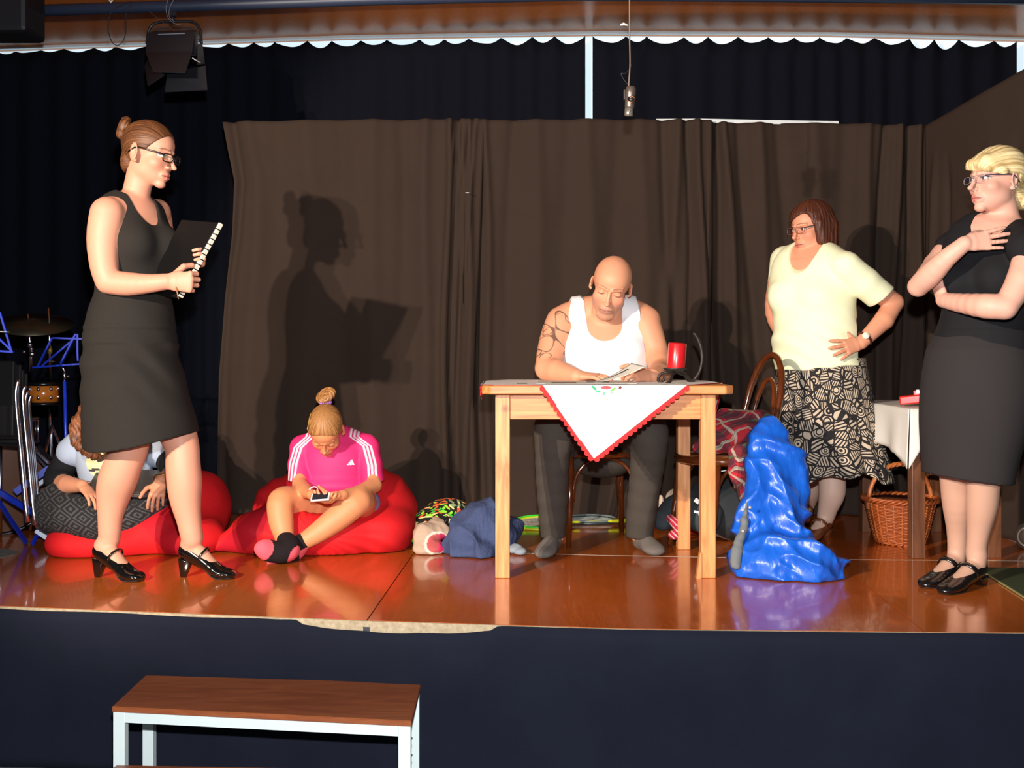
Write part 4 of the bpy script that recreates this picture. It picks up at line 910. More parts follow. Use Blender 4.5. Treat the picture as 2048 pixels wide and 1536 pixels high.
def skirt_mat():
    m, nt, b = nmat('patterned_skirt'); L = nt.links; at = N(nt, 'ShaderNodeAttribute', _attribute_name='Str')
    vo = N(nt, 'ShaderNodeTexVoronoi', Scale=22.0); vo.inputs['Randomness'].default_value = .9; L.new(at.outputs['Vector'], vo.inputs['Vector'])
    ed = N(nt, 'ShaderNodeTexVoronoi', _feature='DISTANCE_TO_EDGE', Scale=22.0); ed.inputs['Randomness'].default_value = .9; L.new(at.outputs['Vector'], ed.inputs['Vector'])
    sep = N(nt, 'ShaderNodeSeparateColor'); L.new(vo.outputs['Color'], sep.inputs[0])
    # stripes at a random angle per cell: project the position on a random direction
    c1 = N(nt, 'ShaderNodeVectorMath', _operation='SUBTRACT'); L.new(vo.outputs['Color'], c1.inputs[0]); c1.inputs[1].default_value = (.5, .5, .5)
    nm_ = N(nt, 'ShaderNodeVectorMath', _operation='NORMALIZE'); L.new(c1.outputs[0], nm_.inputs[0])
    dt = N(nt, 'ShaderNodeVectorMath', _operation='DOT_PRODUCT'); L.new(at.outputs['Vector'], dt.inputs[0]); L.new(nm_.outputs[0], dt.inputs[1])
    ml = N(nt, 'ShaderNodeMath', _operation='MULTIPLY'); L.new(dt.outputs['Value'], ml.inputs[0]); ml.inputs[1].default_value = 620
    sn = N(nt, 'ShaderNodeMath', _operation='SINE'); L.new(ml.outputs[0], sn.inputs[0])
    ds = N(nt, 'ShaderNodeMath', _operation='MULTIPLY'); L.new(vo.outputs['Distance'], ds.inputs[0]); ds.inputs[1].default_value = 30.0
    sr = N(nt, 'ShaderNodeMath', _operation='SINE'); L.new(ds.outputs[0], sr.inputs[0])
    sel = N(nt, 'ShaderNodeMath', _operation='GREATER_THAN'); L.new(sep.outputs[2], sel.inputs[0]); sel.inputs[1].default_value = .72
    mxa = N(nt, 'ShaderNodeMix', _data_type='FLOAT'); L.new(sel.outputs[0], mxa.inputs[0]); L.new(sn.outputs[0], mxa.inputs[2]); L.new(sr.outputs[0], mxa.inputs[3])
    gt = N(nt, 'ShaderNodeMath', _operation='GREATER_THAN'); L.new(mxa.outputs[0], gt.inputs[0]); gt.inputs[1].default_value = -.15
    eg = N(nt, 'ShaderNodeMath', _operation='GREATER_THAN'); L.new(ed.outputs['Distance'], eg.inputs[0]); eg.inputs[1].default_value = .07
    mm = N(nt, 'ShaderNodeMath', _operation='MULTIPLY'); L.new(gt.outputs[0], mm.inputs[0]); L.new(eg.outputs[0], mm.inputs[1])
    mx = N(nt, 'ShaderNodeMix', _data_type='RGBA'); mx.inputs[6].default_value = (*lin((30, 26, 28)), 1); mx.inputs[7].default_value = (*lin((196, 178, 156)), 1)
    L.new(mm.outputs[0], mx.inputs[0]); L.new(mx.outputs[2], b.inputs['Base Color']); b.inputs['Roughness'].default_value = .9; return m
py_ = person_yellow()

# ================================================================= blonde woman in black, right
def person_blonde():
    root = empty('person', G(1925, 1185), 'blonde woman in black top and black pencil skirt, hand on her chest', 'person')
    D = 4.16; fw = unit((-.62, -.78, 0)); ax = unit((.78, -.62, 0))
    yh = math.radians(17); H = Head(W(1992, 362, D), (-math.cos(yh), -math.sin(yh), .02), (0,0,1), 1.04)
    M = Model(); add_head(M, H, jaw=.98, nose=1.15)
    M.add(seg(H.w((.004,-.024,-.055)), W(2012, 455, D+.02), .049, .055, ax), .03)
    ch = [(W(2008, 458, D+.02), .085, .055), (W(1992, 480, D+.02), .165, .085), (W(1980, 530, D+.02), .165, .112), (W(1976, 590, D+.03), .148, .108), (W(1970, 650, D+.03), .150, .118), (W(1958, 720, D+.03), .178, .140), (W(1955, 800, D+.03), .182, .15)]
    M.add(curve(ch, ax), .03)
    for sx in (-1, 1): M.add(ell(W(1962, 560, D)+ax*.075*sx+fw*.055, (.066, .062, .068)), .06)
    M.add(curve([(W(1915, 478, 4.35), .045), (W(1998, 462, D+.02), .05), (W(2062, 496, 3.97), .05)]), .03)
    w1, w2 = W(1930, 487, 3.99), W(1886, 600, 4.12)
    # her right arm, raised: elbow at the left, hand on the chest
    M.add(curve([(W(1905, 488, 4.36), .050), (W(1870, 530, 4.30), .042), (W(1836, 574, 4.14), .036)]), .015)
    M.add(curve([(W(1836, 572, 4.14), .036), (W(1862, 548, 4.08), .040), (W(1895, 515, 4.02), .032), (W(1930, 487, 3.99), .0255)]), .012)
    d1 = unit((.97, -.02, .14)); add_hand(M, w1, d1, (.10, 1, -.15), (.0, .1, 1), .98, (-.02, .10, .10), .085, thumb=((.7,.4,.6), (.85,.1,.6), (.9,0,.5)))
    # her left arm across the waist
    M.add(curve([(W(2064, 500, 3.96), .058), (W(2044, 560, 3.92), .050), (W(2010, 616, 3.90), .040)]), .015)
    M.add(curve([(W(2010, 614, 3.90), .041), (W(1970, 612, 3.93), .042), (W(1920, 606, 4.04), .033), (W(1886, 600, 4.12), .0255)]), .012)
    d2 = unit((-.12, .45, .85)); add_hand(M, w2, d2, (.9, .2, .1), (.2, .9, -.3), .95, (.5, .6, .5), .03, thumb=((.5,.6,.5),(.7,.2,.6),(.8,0,.5)))
    h1, t1 = G(1985, 1155), G(1886, 1190); h2, t2 = G(1930, 1150), G(1843, 1178)
    h1, t1 = G(1966, 1169), G(1884, 1190); h2, t2 = G(1925, 1157), G(1845, 1177)
    M.add(curve([(W(1978, 800, 4.14), .10), (W(1972, 920, 4.15), .066), (W(1967, 965, 4.17), .056), (W(1964, 1010, 4.20), .0535), (W(1958, 1055, 4.23), .040), (W(1953, 1095, 4.255), .033), (W(1954, 1113, 4.26), .033)], (1,0,0)), .02)
    M.add(curve([(W(1918, 800, 4.24), .095), (W(1912, 920, 4.26), .062), (W(1911, 965, 4.29), .052), (W(1914, 1010, 4.32), .050), (W(1915, 1060, 4.36), .037), (W(1915, 1102, 4.38), .032)], (1,0,0)), .02)
    add_foot(M, h1, t1, .035, W(1954, 1113, 4.26)); add_foot(M, h2, t2, .035, W(1915, 1102, 4.38))
    def color(V):
        C = np.tile(np.array(lin((212, 160, 140))), (len(V), 1)); L = H.loc(V)
        paint_head(H, L, C, None, (192, 96, 92), (150, 118, 86), 'open', (74, 96, 116), blush=(222, 120, 108))
        m = V[:,2] < .45; C[m] = lin((196, 154, 132)); return C
    M.build('body', SKINM, root, .0065, [(H.o-.155, H.o+.155, .0024), (*hbox(w1, d1, 1.0, .085), .0026), (*hbox(w2, d2, 1.0, .08), .0026)], color)
    # hair: fringe swept to the side, bun at the nape
    Hm = Model(); Hm.add(H.ell((0,-.018,.038), (.086,.104,.090)), .01); Hm.add(H.ell((0,.030,.052), (.070,.062,.048)), .02)
    Hm.add(H.seg((-.030,.070,.062), (-.072,.030,.020), .024, .016), .02); Hm.add(H.seg((.03,.078,.055), (.068,.055,.020), .022, .012), .02)
    Hm.add(H.seg((-.01,.088,.055), (-.052,.074,.028), .014, .010), .015); Hm.add(H.seg((0,-.085,.0), (0,-.095,-.045), .045, .035), .03)
    Hm.cut((None, None, lambda X, Y, Z: blondelimit(H, X, Y, Z)), .004)
    Hm.disp(lambda x, y, z: (lambda L: .0012*np.sin(np.arctan2(L[:,0]-.02, L[:,2]+.05)*48+4*np.sin(L[:,1]*14))+.0005*np.sin(np.arctan2(L[:,0]-.02, L[:,2]+.05)*120))(H.dl(x, y, z)))
    HB = hair_mat('hair_blonde', (176, 146, 96), (238, 218, 166), rough=.42)
    o = Hm.build('hair', HB, root, .003)
    L = H.loc(np.array([v.co for v in o.data.vertices])); setstr(o, np.stack([np.arctan2(L[:,0]-.02, L[:,2]+.05)*.5, L[:,0]*.2, L[:,1]*.6], 1))
    Bm = Model(); bc = H.w((0,-.118,-.052)); Bm.add(curve([(bc+H.R@np.array((.030*math.cos(t), .008*math.sin(2*t), .026*math.sin(t))), .020) for t in np.linspace(0, 2*math.pi, 13)]), .008)
    Bm.disp(lambda x, y, z: (lambda L: .0015*np.sin(np.hypot(L[:,0], L[:,2]+.052)*400+L[:,1]*200))(H.dl(x, y, z)))
    o2 = Bm.build('hair_bun', HB, o, .003); L = H.loc(np.array([v.co for v in o2.data.vertices])); setstr(o2, np.stack([np.hypot(L[:,0], L[:,2]+.052)*5, L[:,1]*3, L[:,0]*.2], 1))
    glasses(H, root, (150, 150, 160), rim=.0008, w=.022, h=.0125, temple=.0026, temple_col=(62, 56, 84))
    for i, (a, b_) in enumerate(((-.002, -.040), (-.008, -.037), (-.016, -.030))): MB().lathe(H.w((-.083, a, b_)), [(0, -.003), (.003, 0), (0, .003)], 10).build('earring', mat('silver', (235, 235, 240), .15, .6), root, True)
    # top, belt line, skirt
    K = Model(); off = .007
    K.add(curve([(p, a+off, q+off) for p, a, q in ch[:6]], ax), .03); K.add(curve([(W(1922, 482, 4.34), .050), (W(1998, 464, D+.02), .056), (W(2056, 494, 3.98), .062)]), .03)
    for sx in (-1, 1): K.add(ell(W(1962, 560, D)+ax*.075*sx+fw*.055, (.074, .070, .076)), .06)
    K.add(curve([(W(2052, 496, 3.97), .064), (W(2062, 515, 3.95), .064)]), .02); K.add(seg(W(1912, 485, 4.36), W(1896, 496, 4.34), .055, .052), .02)
    K.cut(seg(W(1995, 425, D)+fw*.04, W(1966, 470, D)+fw*.16, .075, .080, ax, .08, .055), .004); K.cut(ell(W(2010, 436, D+.02), (.075, .08, .07)), .003)
    K.cut((None, None, lambda X, Y, Z: Z-(HC-(703-HZ)/F*D)), .003)
    K.disp(folds(61, .003, 24)); K.disp(lambda x, y, z: .003*np.exp(-((z-.975)/.004)**2))
    K.build('black_top', mat('black_jersey', (26, 25, 28), .85, noise=.1, bump=.15, bscale=700, spec=.2), root, .0055)
    S_ = Model(); c = lambda px, py: W(px, py, D+.03)
    S_.add(curve([(c(1956, 690), .176, .140), (c(1955, 760), .196, .165), (c(1948, 830), .192, .16), (c(1940, 900), .170, .14), (c(1934, 985), .150, .125)], ax), .03)
    S_.cut((None, None, lambda X, Y, Z: Z-(HC-(957-HZ)/F*D)+(X-W(1934,0,D)[0])*.12), .002)
    S_.disp(folds(71, .004, 12)); S_.disp(lambda x, y, z: np.maximum(0, z-.898)*.25)
    S_.build('skirt', mat('black_skirt', (50, 46, 46), .9, noise=.15, nscale=150, stretch=(1,1,6), bump=.25, bscale=500, spec=.15), root, .006)
    SH = mat('black_leather', (16, 15, 16), .22, coat=.5, noise=.03)
    for h_, t_ in ((h1, t1), (h2, t2)): make_pump(root, h_, t_, .035, SH, strap_w=.018, block=.020, blk2=.017, strap_t=.30, buckle=True, nm='shoe')
    br = MB(); c0 = W(1903, 509, 4.015); dr = unit(W(1930, 487, 3.99)-W(1895, 515, 4.02)); fr = frame(dr)
    br.tube([c0+fr@np.array((.032*math.cos(t), .032*math.sin(t), .006*math.sin(t))) for t in np.linspace(0, 2*math.pi, 25)[:-1]], .0012, 5, closed=True); br.build('bracelet', mat('silver', (200,200,205), .25, 1.0), root, True)
    rg = w1+d1*.105*.98; MB().tube([rg+np.array((-.0, .011*math.cos(t), .011*math.sin(t)))+np.array((0,0,-.006)) for t in np.linspace(0, 2*math.pi, 17)[:-1]], .0014, 5, closed=True).build('ring', mat('gold', (220,170,90), .3, 1.0), root, True)
def blondelimit(H, X, Y, Z):
    x = X-H.o[0]; y = Y-H.o[1]; z = Z-H.o[2]; R = H.R; s = H.s
    u = (x*R[0,0]+y*R[1,0]+z*R[2,0])/s; v = (x*R[0,1]+y*R[1,1]+z*R[2,1])/s; w = (x*R[0,2]+y*R[1,2]+z*R[2,2])/s
    a = -np.maximum(-(v-.010-.0*w), -(-(w-(.040-.45*np.maximum(0, np.abs(u-.01)-.02)))))     # face opening below the fringe
    a = np.maximum(-(v-.022), w-(.028-.30*np.maximum(0, -u-.02)+.25*np.maximum(0, u)))
    ear = np.maximum(np.sqrt((v+.006)**2+(w+.006)**2)-.034, w-.014)
    low = np.maximum(w+.010, -(v+.030))
    return np.minimum(np.minimum(a, ear+0*u), low+0*u)*s
pb = person_blonde()
# ================================================================= girl in the pink shirt
def person_pink():
    root = empty('person', G(640, 1105, .1), 'girl in pink shirt with a topknot looking at her phone on a beanbag', 'person')
    ax = np.array((1., 0, 0)); D = 5.12
    H = Head(W(652, 861, 4.96), unit((-.02, -.56, -.82)), unit((0, -.74, .58)), .95)
    M = Model(); add_head(M, H, jaw=.92, nose=.7, lips=.8)
    M.add(seg(H.w((0,-.02,-.05)), W(665, 878, D+.0), .044, .050, ax), .03)
    ch = [(W(668, 880, D+.01), .08, .05), (W(668, 893, D+.01), .135, .075), (W(668, 925, D-.01), .130, .090), (W(668, 965, D+.0), .125, .095), (W(668, 1000, D+.06), .145, .11)]
    M.add(curve(ch, ax), .03)
    M.add(curve([st(610, 893, D, 20), st(668, 878, D+.02, 20), st(728, 893, D, 20)], ax), .03)
    wl, wr = W(624, 990, 4.80), W(684, 990, 4.80)
    M.add(curve([st(610, 896, D, 21), st(600, 930, D-.04, 17), st(600, 968, D-.12, 15)], ax), .012); M.add(curve([st(600, 968, D-.12, 15), st(612, 982, 4.90, 14), (wl, .021)], (0,0,1)), .012)
    M.add(curve([st(728, 896, D, 21), st(742, 930, D-.04, 17), st(748, 970, D-.12, 15)], ax), .012); M.add(curve([st(748, 970, D-.12, 16), st(720, 984, 4.90, 14), (wr, .021)], (0,0,1)), .012)
    d1 = unit((.72, -.55, -.25)); add_hand(M, wl, d1, (.35, .2, .85), (-.1, .75, .3), .86, (.5, .6, .4), .03, thumb=((.5,.5,.5), (.7,.1,.6), (.8,-.2,.4)))
    d2 = unit((-.72, -.55, -.15)); add_hand(M, wr, d2, (-.35, .2, .85), (.1, .75, .3), .86, (.5, .6, .4), .03, thumb=((.5,.5,.6), (.6,.0,.8), (.6,-.3,.7)))
    # legs: knees out, shins crossed in front
    M.add(curve([(W(630, 1015, 5.08), .080), (W(590, 1005, 4.95), .066), (W(562, 1003, 4.86), .054), (W(562, 1040, 4.82), .050), (W(568, 1070, 4.79), .038), (W(571, 1088, 4.76), .032)], ax), .02)
    M.add(curve([(W(715, 1015, 5.12), .080), (W(722, 1008, 5.00), .068), (W(716, 1004, 4.88), .056), (W(680, 1032, 4.84), .054), (W(640, 1062, 4.81), .043), (W(602, 1086, 4.79), .031)], (0,1,0)), .02)
    def color(V):
        C = np.tile(np.array(lin((214, 142, 98))), (len(V), 1)); L = H.loc(V)
        paint_head(H, L, C, None, (190, 100, 88), (100, 68, 44), 'closed', blush=(214, 120, 90)); return C
    M.build('body', SKINM, root, .0065, [(H.o-.145, H.o+.145, .0026), (W(600, 1020, 4.62), W(706, 968, 4.90), .0026)], color)
    # socks with pink toes and heels
    def sock(pts, nm, toe, heel, seed):
        S_ = Model(); S_.add(curve(pts, (0,.3,1)), .02); S_.disp(wrink(seed, .0012, 70))
        def c(V):
            C = np.tile(np.array(lin((34, 28, 30))), (len(V), 1)); pk = np.array(lin((232, 96, 110)))
            C[np.linalg.norm(V-toe, axis=1) < .052] = pk; C[np.linalg.norm(V-heel, axis=1) < .042] = pk; return C
        S_.build(nm, mat('sock_dark', (0,0,0), .95, attr='Col', noise=.08, nscale=80, spec=.15), root, .004, None, c)
    sock([(W(571, 1080, 4.765), .038), (W(578, 1098, 4.72), .042), (W(560, 1105, 4.69), .040), (W(535, 1100, 4.665), .040, .034), (W(524, 1096, 4.65), .030)], 'sock', W(522, 1096, 4.64), W(592, 1112, 4.70), 3)
    sock([(W(604, 1084, 4.79), .036), (W(592, 1100, 4.80), .037), (W(570, 1118, 4.76), .030, .034), (W(545, 1122, 4.735), .026)], 'sock', W(536, 1124, 4.73), W(606, 1100, 4.80), 4)
    # shirt
    K = Model(); off = .012
    K.add(curve([(p, a+off, q+off) for p, a, q in ch], ax), .03)
    K.add(curve([st(606, 895, D, 26), st(668, 878, D+.02, 25), st(732, 895, D, 26)], ax), .03)
    K.add(curve([st(608, 897, D, 27), st(601, 930, D-.04, 24), st(600, 972, D-.09, 24)], ax), .015); K.add(curve([st(730, 897, D, 27), st(741, 930, D-.04, 24), st(747, 972, D-.09, 24)], ax), .015)
    K.add(ell(W(668, 968, D-.03), (.15, .11, .05)), .03)
    K.cut((None, None, lambda X, Y, Z: np.maximum(np.abs(X-W(668,0,D)[0])-.0, 0)*0+np.where(np.abs(X-W(672,0,D)[0]) > .155, Z-(HC-(961-HZ)/F*5.03), Z-(HC-(986-HZ)/F*D)+.0*X)), .003)
    K.cut(H.ell((0,-.005,-.085), (.062,.062,.030)), .003)
    K.disp(folds(81, .006, 20, (1, 1, 1)))
    def kc(V):
        C = np.tile(np.array(lin((228, 40, 112))), (len(V), 1)); wh = np.array(lin((248, 236, 240)))
        for sgn, P in ((-1, [W(628, 872, D), W(606, 893, D), W(599, 925, D), W(597, 975, D)]), (1, [W(706, 872, D), W(732, 890, D), W(744, 925, D), W(750, 975, D)])):
            m = (V[:,0]-W(670,0,D)[0])*sgn > .055; P = np.array(P); zc = np.interp(-V[:,2], -P[:,2], np.arange(4)); cx = np.interp(zc, np.arange(4), P[:,0])
            onarm = m & (V[:,1] < D+.09)
            # distance across the sleeve measured on the outside
            if sgn < 0: c = (V[:,0]-(W(583,0,D)[0] if False else cx-.045))
            t = (V[:,0]-cx)*1.0
            for k in (-1, 0, 1):
                w = np.clip((.0056-np.abs(t-sgn*(.012+.016*k)))/.0028, 0, 1)*onarm; C[:] = C*(1-w[:,None])+wh*w[:,None]
        return C
    K.build('shirt', mat('pink_shirt', (0,0,0), .7, attr='Col', noise=.05, nscale=10, bump=.1, bscale=800), root, .0036, None, kc)
    so = [o for o in bpy.data.objects if o.name.startswith('shirt') and o.parent == root][0]; SV = np.array([v.co for v in so.data.vertices]); lg = W(703, 925, 5.02); white = mat('logo_white', (250, 245, 248), .7)
    def sy(x, z): m = np.hypot(SV[:,0]-x, SV[:,2]-z) < .006; return SV[m][:,1].min()-.0015
    lm = MB()
    for k, (h0, w0) in enumerate(((-.014, .008), (-.0035, .016), (.007, .024))):
        q = [(h0-.003, -.011), (h0+.006, -.011), (h0+.006-.26*w0*1.6, -.011+w0), (h0-.0025-.26*w0*1.6, -.011+w0-.004)]; lm.add([(lg[0]+a, sy(lg[0]+a, lg[2]+b), lg[2]+b) for a, b in q], [(0, 1, 2, 3)])
    lm.build('logo', white, root, False)
    wl_ = MB(); wl_.add([(lg[0]+a, sy(lg[0]+a, lg[2]+b), lg[2]+b) for a, b in ((-.018, -.0165), (.016, -.0165), (.016, -.0140), (-.018, -.0140))], [(0, 1, 2, 3)])
    # shorts under the shirt hem
    T = Model(); T.add(curve([(W(672, 985, 5.18), .14, .09), (W(672, 1005, 5.18), .15, .10)], ax), .02); T.add(curve([(W(715, 1015, 5.12), .088), (W(727, 1010, 5.03), .078)], (0,1,0)), .02); 
    T.disp(folds(85, .004, 30)); T.build('shorts', mat('violet_shorts', (66, 50, 120), .8, noise=.4, nscale=40, rgb2=(170, 160, 200)), root, .007)
    # hair pulled up, topknot, beads, clip
    Hm = Model(); Hm.add(H.ell((0,-.014,.034), (.079,.099,.087)), .01); Hm.add(H.ell((0,.026,.042), (.066,.060,.054)), .015)
    Hm.add(H.ell((0,-.05,-.03), (.060,.045,.05)), .03)
    Hm.cut((None, None, lambda X, Y, Z: hairline(H, X, Y, Z, .010)), .004)
    tk = H.w((0,-.045,.128))
    Hm.disp(lambda x, y, z: (lambda L: .0008*np.sin(np.arctan2(L[:,0], L[:,1]+.045)*70+2*np.sin(L[:,2]*50)))(H.dl(x, y, z)))
    HH = hair_mat('hair_golden_brown', (112, 68, 34), (196, 140, 82))
    o = Hm.build('hair', HH, root, .003); L = H.loc(np.array([v.co for v in o.data.vertices])); setstr(o, np.stack([np.arctan2(L[:,0], L[:,1]+.045)*.7, L[:,2]*.2, L[:,1]*.1], 1))
    tk = W(652, 791, 5.0); Bm = Model(); Bm.add(curve([(tk+np.array((.026*math.cos(t), .018*math.sin(t), .020*math.sin(t+.6))), .0165) for t in np.linspace(0, 2*math.pi, 13)]), .006); Bm.add(ell(tk, .018), .008); Bm.add(seg(tk, tk+np.array((.0,-.0,-.030)), .016, .022), .01)
    Bm.disp(lambda x, y, z: .0014*np.sin(np.hypot(x-tk[0], z-tk[2])*430+np.arctan2(z-tk[2], x-tk[0])*3+y*150)); o2 = Bm.build('topknot', HH, o, .003); L = np.array([v.co for v in o2.data.vertices])-tk; setstr(o2, np.stack([np.hypot(L[:,0], L[:,2])*6, L[:,1]*4, np.arctan2(L[:,2], L[:,0])*.1], 1))
    bd = MB(); kc_ = tk+np.array((0,-.012,-.030)); A = frame((0,-.25,1))
    for i in range(14): 
        a = 2*math.pi*i/14; bd.lathe(kc_+A@np.array((.024*math.cos(a), .024*math.sin(a), 0)), [(0,-.006),(.0045,-.003),(.0045,.003),(0,.006)], 8)
    bd.build('hair_tie', mat('lilac_beads', (170, 110, 210), .3), o, True)
    MB().bar(H.w((.060,-.028,.102)), H.w((.074,.034,.066)), .006, .003).build('hair_clip', mat('gold', (220,170,90), .3, 1.0), o)
    br = MB(); c0 = W(626, 985, 4.83); fr = frame((.6, -.6, -.2)); br.tube([c0+fr@np.array((.026*math.cos(t), .026*math.sin(t), 0)) for t in np.linspace(0, 2*math.pi, 21)[:-1]], .003, 6, closed=True); br.build('bracelet', mat('white_band', (240, 240, 240), .5), root, True)
    return
person_pink()
c = W(641, 994, 4.725); A = frame(unit((-.10, -.55, .8)), (1, .0, 0)); A = np.stack([A[:,0], A[:,1], A[:,2]], 1)
ph = MB(); 
def obox(mb, c, A, hx, hy, hz): return mb.hexa([c+A@np.array(p) for p in ((-hx,-hy,-hz),(hx,-hy,-hz),(hx,hy,-hz),(-hx,hy,-hz),(-hx,-hy,hz),(hx,-hy,hz),(hx,hy,hz),(-hx,hy,hz))])
o = obox(MB(), c, A, .040, .022, .005).build('phone', mat('phone_white', (225, 225, 228), .3), None, False, .003); tag(o, 'white mobile phone held by the girl in the pink shirt', 'phone')
obox(MB(), c+A[:,2]*.0053, A, .033, .019, .0006).build('screen', mat('screen_dark', (40, 42, 50), .1, spec=.6), o)

# ================================================================= girl with the laptop, behind
def person_laptop():
    root = empty('person', G(215, 1085, .1), 'long-haired girl with a laptop sitting behind the woman in the black dress', 'person')
    ax = np.array((1., 0, 0)); D = 5.12
    H = Head(W(224, 838, 5.02), unit((.10, -.80, -.60)), unit((0, -.6, .8)), 1.0)
    M = Model(); add_head(M, H, jaw=.95)
    M.add(seg(H.w((0,-.02,-.05)), W(230, 868, D), .045, .052, ax), .03)
    ch = [(W(230, 872, D), .08, .05), (W(230, 885, D), .15, .08), (W(230, 920, D-.02), .145, .10), (W(228, 960, D), .135, .105), (W(226, 1000, D+.05), .16, .12)]
    M.add(curve(ch, ax), .03)
    wl, wr = W(165, 972, 4.86), W(322, 960, 4.88)
    M.add(curve([st(160, 886, D, 22), st(132, 925, D-.02, 20), st(116, 962, D-.06, 18)], ax), .015); M.add(curve([st(116, 962, D-.06, 18), st(135, 970, 4.95, 18), (wl, .026)], (0,0,1)), .012)
    M.add(curve([st(302, 886, D, 22), st(330, 920, D-.04, 19), st(342, 945, D-.10, 17), (wr, .024)], ax), .012)
    d1 = unit((.62, -.45, -.38)); add_hand(M, wl, d1, (-.2, -.1, -1) if False else (-.3, .1, -1), (.35, .6, .1), .98, (.15, .35, .3), .05)
    d2 = unit((-.02, -.65, -.72)); add_hand(M, wr, d2, (-.1, .75, -.6), (-.9, .0, .1), .92, (.25, .4, .3), .06, thumb=((.5,.5,-.2), (.8,.3,-.1), (.9,.2,0)))
    M.add(curve([(W(200, 1010, 5.1), .095), (W(130, 1010, 5.02), .085), (W(122, 1030, 4.92), .070), (W(200, 1052, 4.86), .050)], (0,0,1)), .02)
    M.add(curve([(W(250, 1010, 5.1), .095), (W(300, 1000, 5.02), .080), (W(262, 1032, 4.93), .060), (W(222, 1052, 4.90), .050)], (0,0,1)), .02)
    def color(V):
        C = np.tile(np.array(lin((206, 140, 108))), (len(V), 1)); paint_head(H, H.loc(V), C, None, (180, 96, 88), (80, 52, 36), 'closed'); return C
    M.build('body', SKINM, root, .007, [(H.o-.145, H.o+.145, .0032), (*hbox(wl, d1, 1.0, .085), .003), (*hbox(wr, d2, 1.0, .085), .003)], color)
    S_ = Model(); S_.add(curve([st(156, 890, D, 26), st(131, 925, D-.02, 25), st(114, 955, D-.06, 23), st(120, 962, 5.03, 22)], ax), .015); S_.add(curve([st(304, 890, D, 24), st(330, 915, D-.04, 22), st(340, 940, D-.09, 20)], ax), .015)
    S_.add(curve([(p, a+.006, q+.006) for p, a, q in ch[1:4]], ax), .02)
    S_.disp(folds(91, .004, 30)); S_.build('undershirt', mat('black_jersey', (26, 25, 28)), root, .006)
    K = Model(); K.add(curve([(p, a+.02, q+.02) for p, a, q in ch[:4]], ax), .03)
    K.add(curve([st(165, 885, D, 30), st(146, 905, D-.02, 31)], ax), .02); K.add(curve([st(296, 885, D, 30), st(316, 905, D-.03, 30)], ax), .02)
    K.cut((None, None, lambda X, Y, Z: (Z-(HC-(959-HZ)/F*D))), .003); K.cut(seg(W(228, 850, 5.0), W(228, 872, 5.0), .075, .06), .003)
    K.disp(folds(92, .006, 18))
    def kc(V):
        C = np.tile(np.array(lin((166, 178, 198))), (len(V), 1)); P = V-W(222, 925, 5.0); m = (np.hypot(P[:,0]*1.0, P[:,2]*1.4) < .105) & (V[:,1] < 5.1)
        n1 = snoise((V[:,0], V[:,1]*0, V[:,2]), 60, 4); C[m] = np.array(lin((214, 212, 160))); C[m & (n1 > .75)] = np.array(lin((52, 50, 52))); C[m & (n1 < -.8)] = np.array(lin((236, 236, 220))); return C
    K.build('printed_shirt', mat('pale_blue_shirt', (0,0,0), .85, attr='Col', noise=.05, nscale=12), root, .0055, None, kc)
    T = Model(); T.add(curve([(W(200, 1005, 5.12), .12), (W(128, 1008, 5.02), .10), (W(118, 1028, 4.92), .088), (W(190, 1040, 4.86), .080), (W(215, 1056, 4.86), .055)], (0,0,1)), .03); T.add(curve([(W(250, 1005, 5.12), .12), (W(305, 996, 5.03), .085), (W(270, 1026, 4.94), .075), (W(228, 1050, 4.90), .058)], (0,0,1)), .03)
    T.disp(folds(93, .006, 18)); T.build('patterned_trousers', ethno(), root, .007)
    Hm = Model(); Hm.add(H.ell((0,-.014,.036), (.084,.103,.088)), .01)
    def lock(pts, r): Hm.add(curve([(p, rr) for p, rr in zip(pts, r)]), .02)
    lock([W(172, 838, 5.0), W(160, 850, 5.0), W(154, 880, 4.97), W(178, 905, 4.95), W(200, 915, 4.94)], [.04, .038, .026, .020, .010])
    lock([W(178, 825, 5.05), W(165, 850, 5.06), W(163, 885, 5.02)], [.05, .04, .02]); lock([W(250, 840, 4.98), W(262, 870, 4.93), W(272, 905, 4.92), W(276, 925, 4.93)], [.04, .03, .02, .008])
    lock([W(205, 850, 4.95), W(212, 890, 4.90), W(222, 912, 4.90), W(232, 925, 4.90)], [.03, .022, .016, .008])
    Hm.disp(lambda x, y, z: .003*np.sin(x*160+6*np.sin(z*22))+.0012*np.sin(x*420+9*np.sin(z*20)))
    o = Hm.build('hair', hair_mat('hair_auburn', (70, 38, 22), (150, 92, 58), stretch=(60, 60, 6)), root, .0035); V = np.array([v.co for v in o.data.vertices]); setstr(o, np.stack([V[:,0]+.03*np.sin(V[:,2]*22), V[:,1], V[:,2]], 1))
    br = MB(); fr = frame(d2); br.tube([wr-d2*.01+fr@np.array((.032*math.cos(t), .027*math.sin(t), 0)) for t in np.linspace(0, 2*math.pi, 21)[:-1]], .0035, 6, closed=True); br.build('bracelet', mat('gold', (220,170,90), .3, 1.0), root, True)
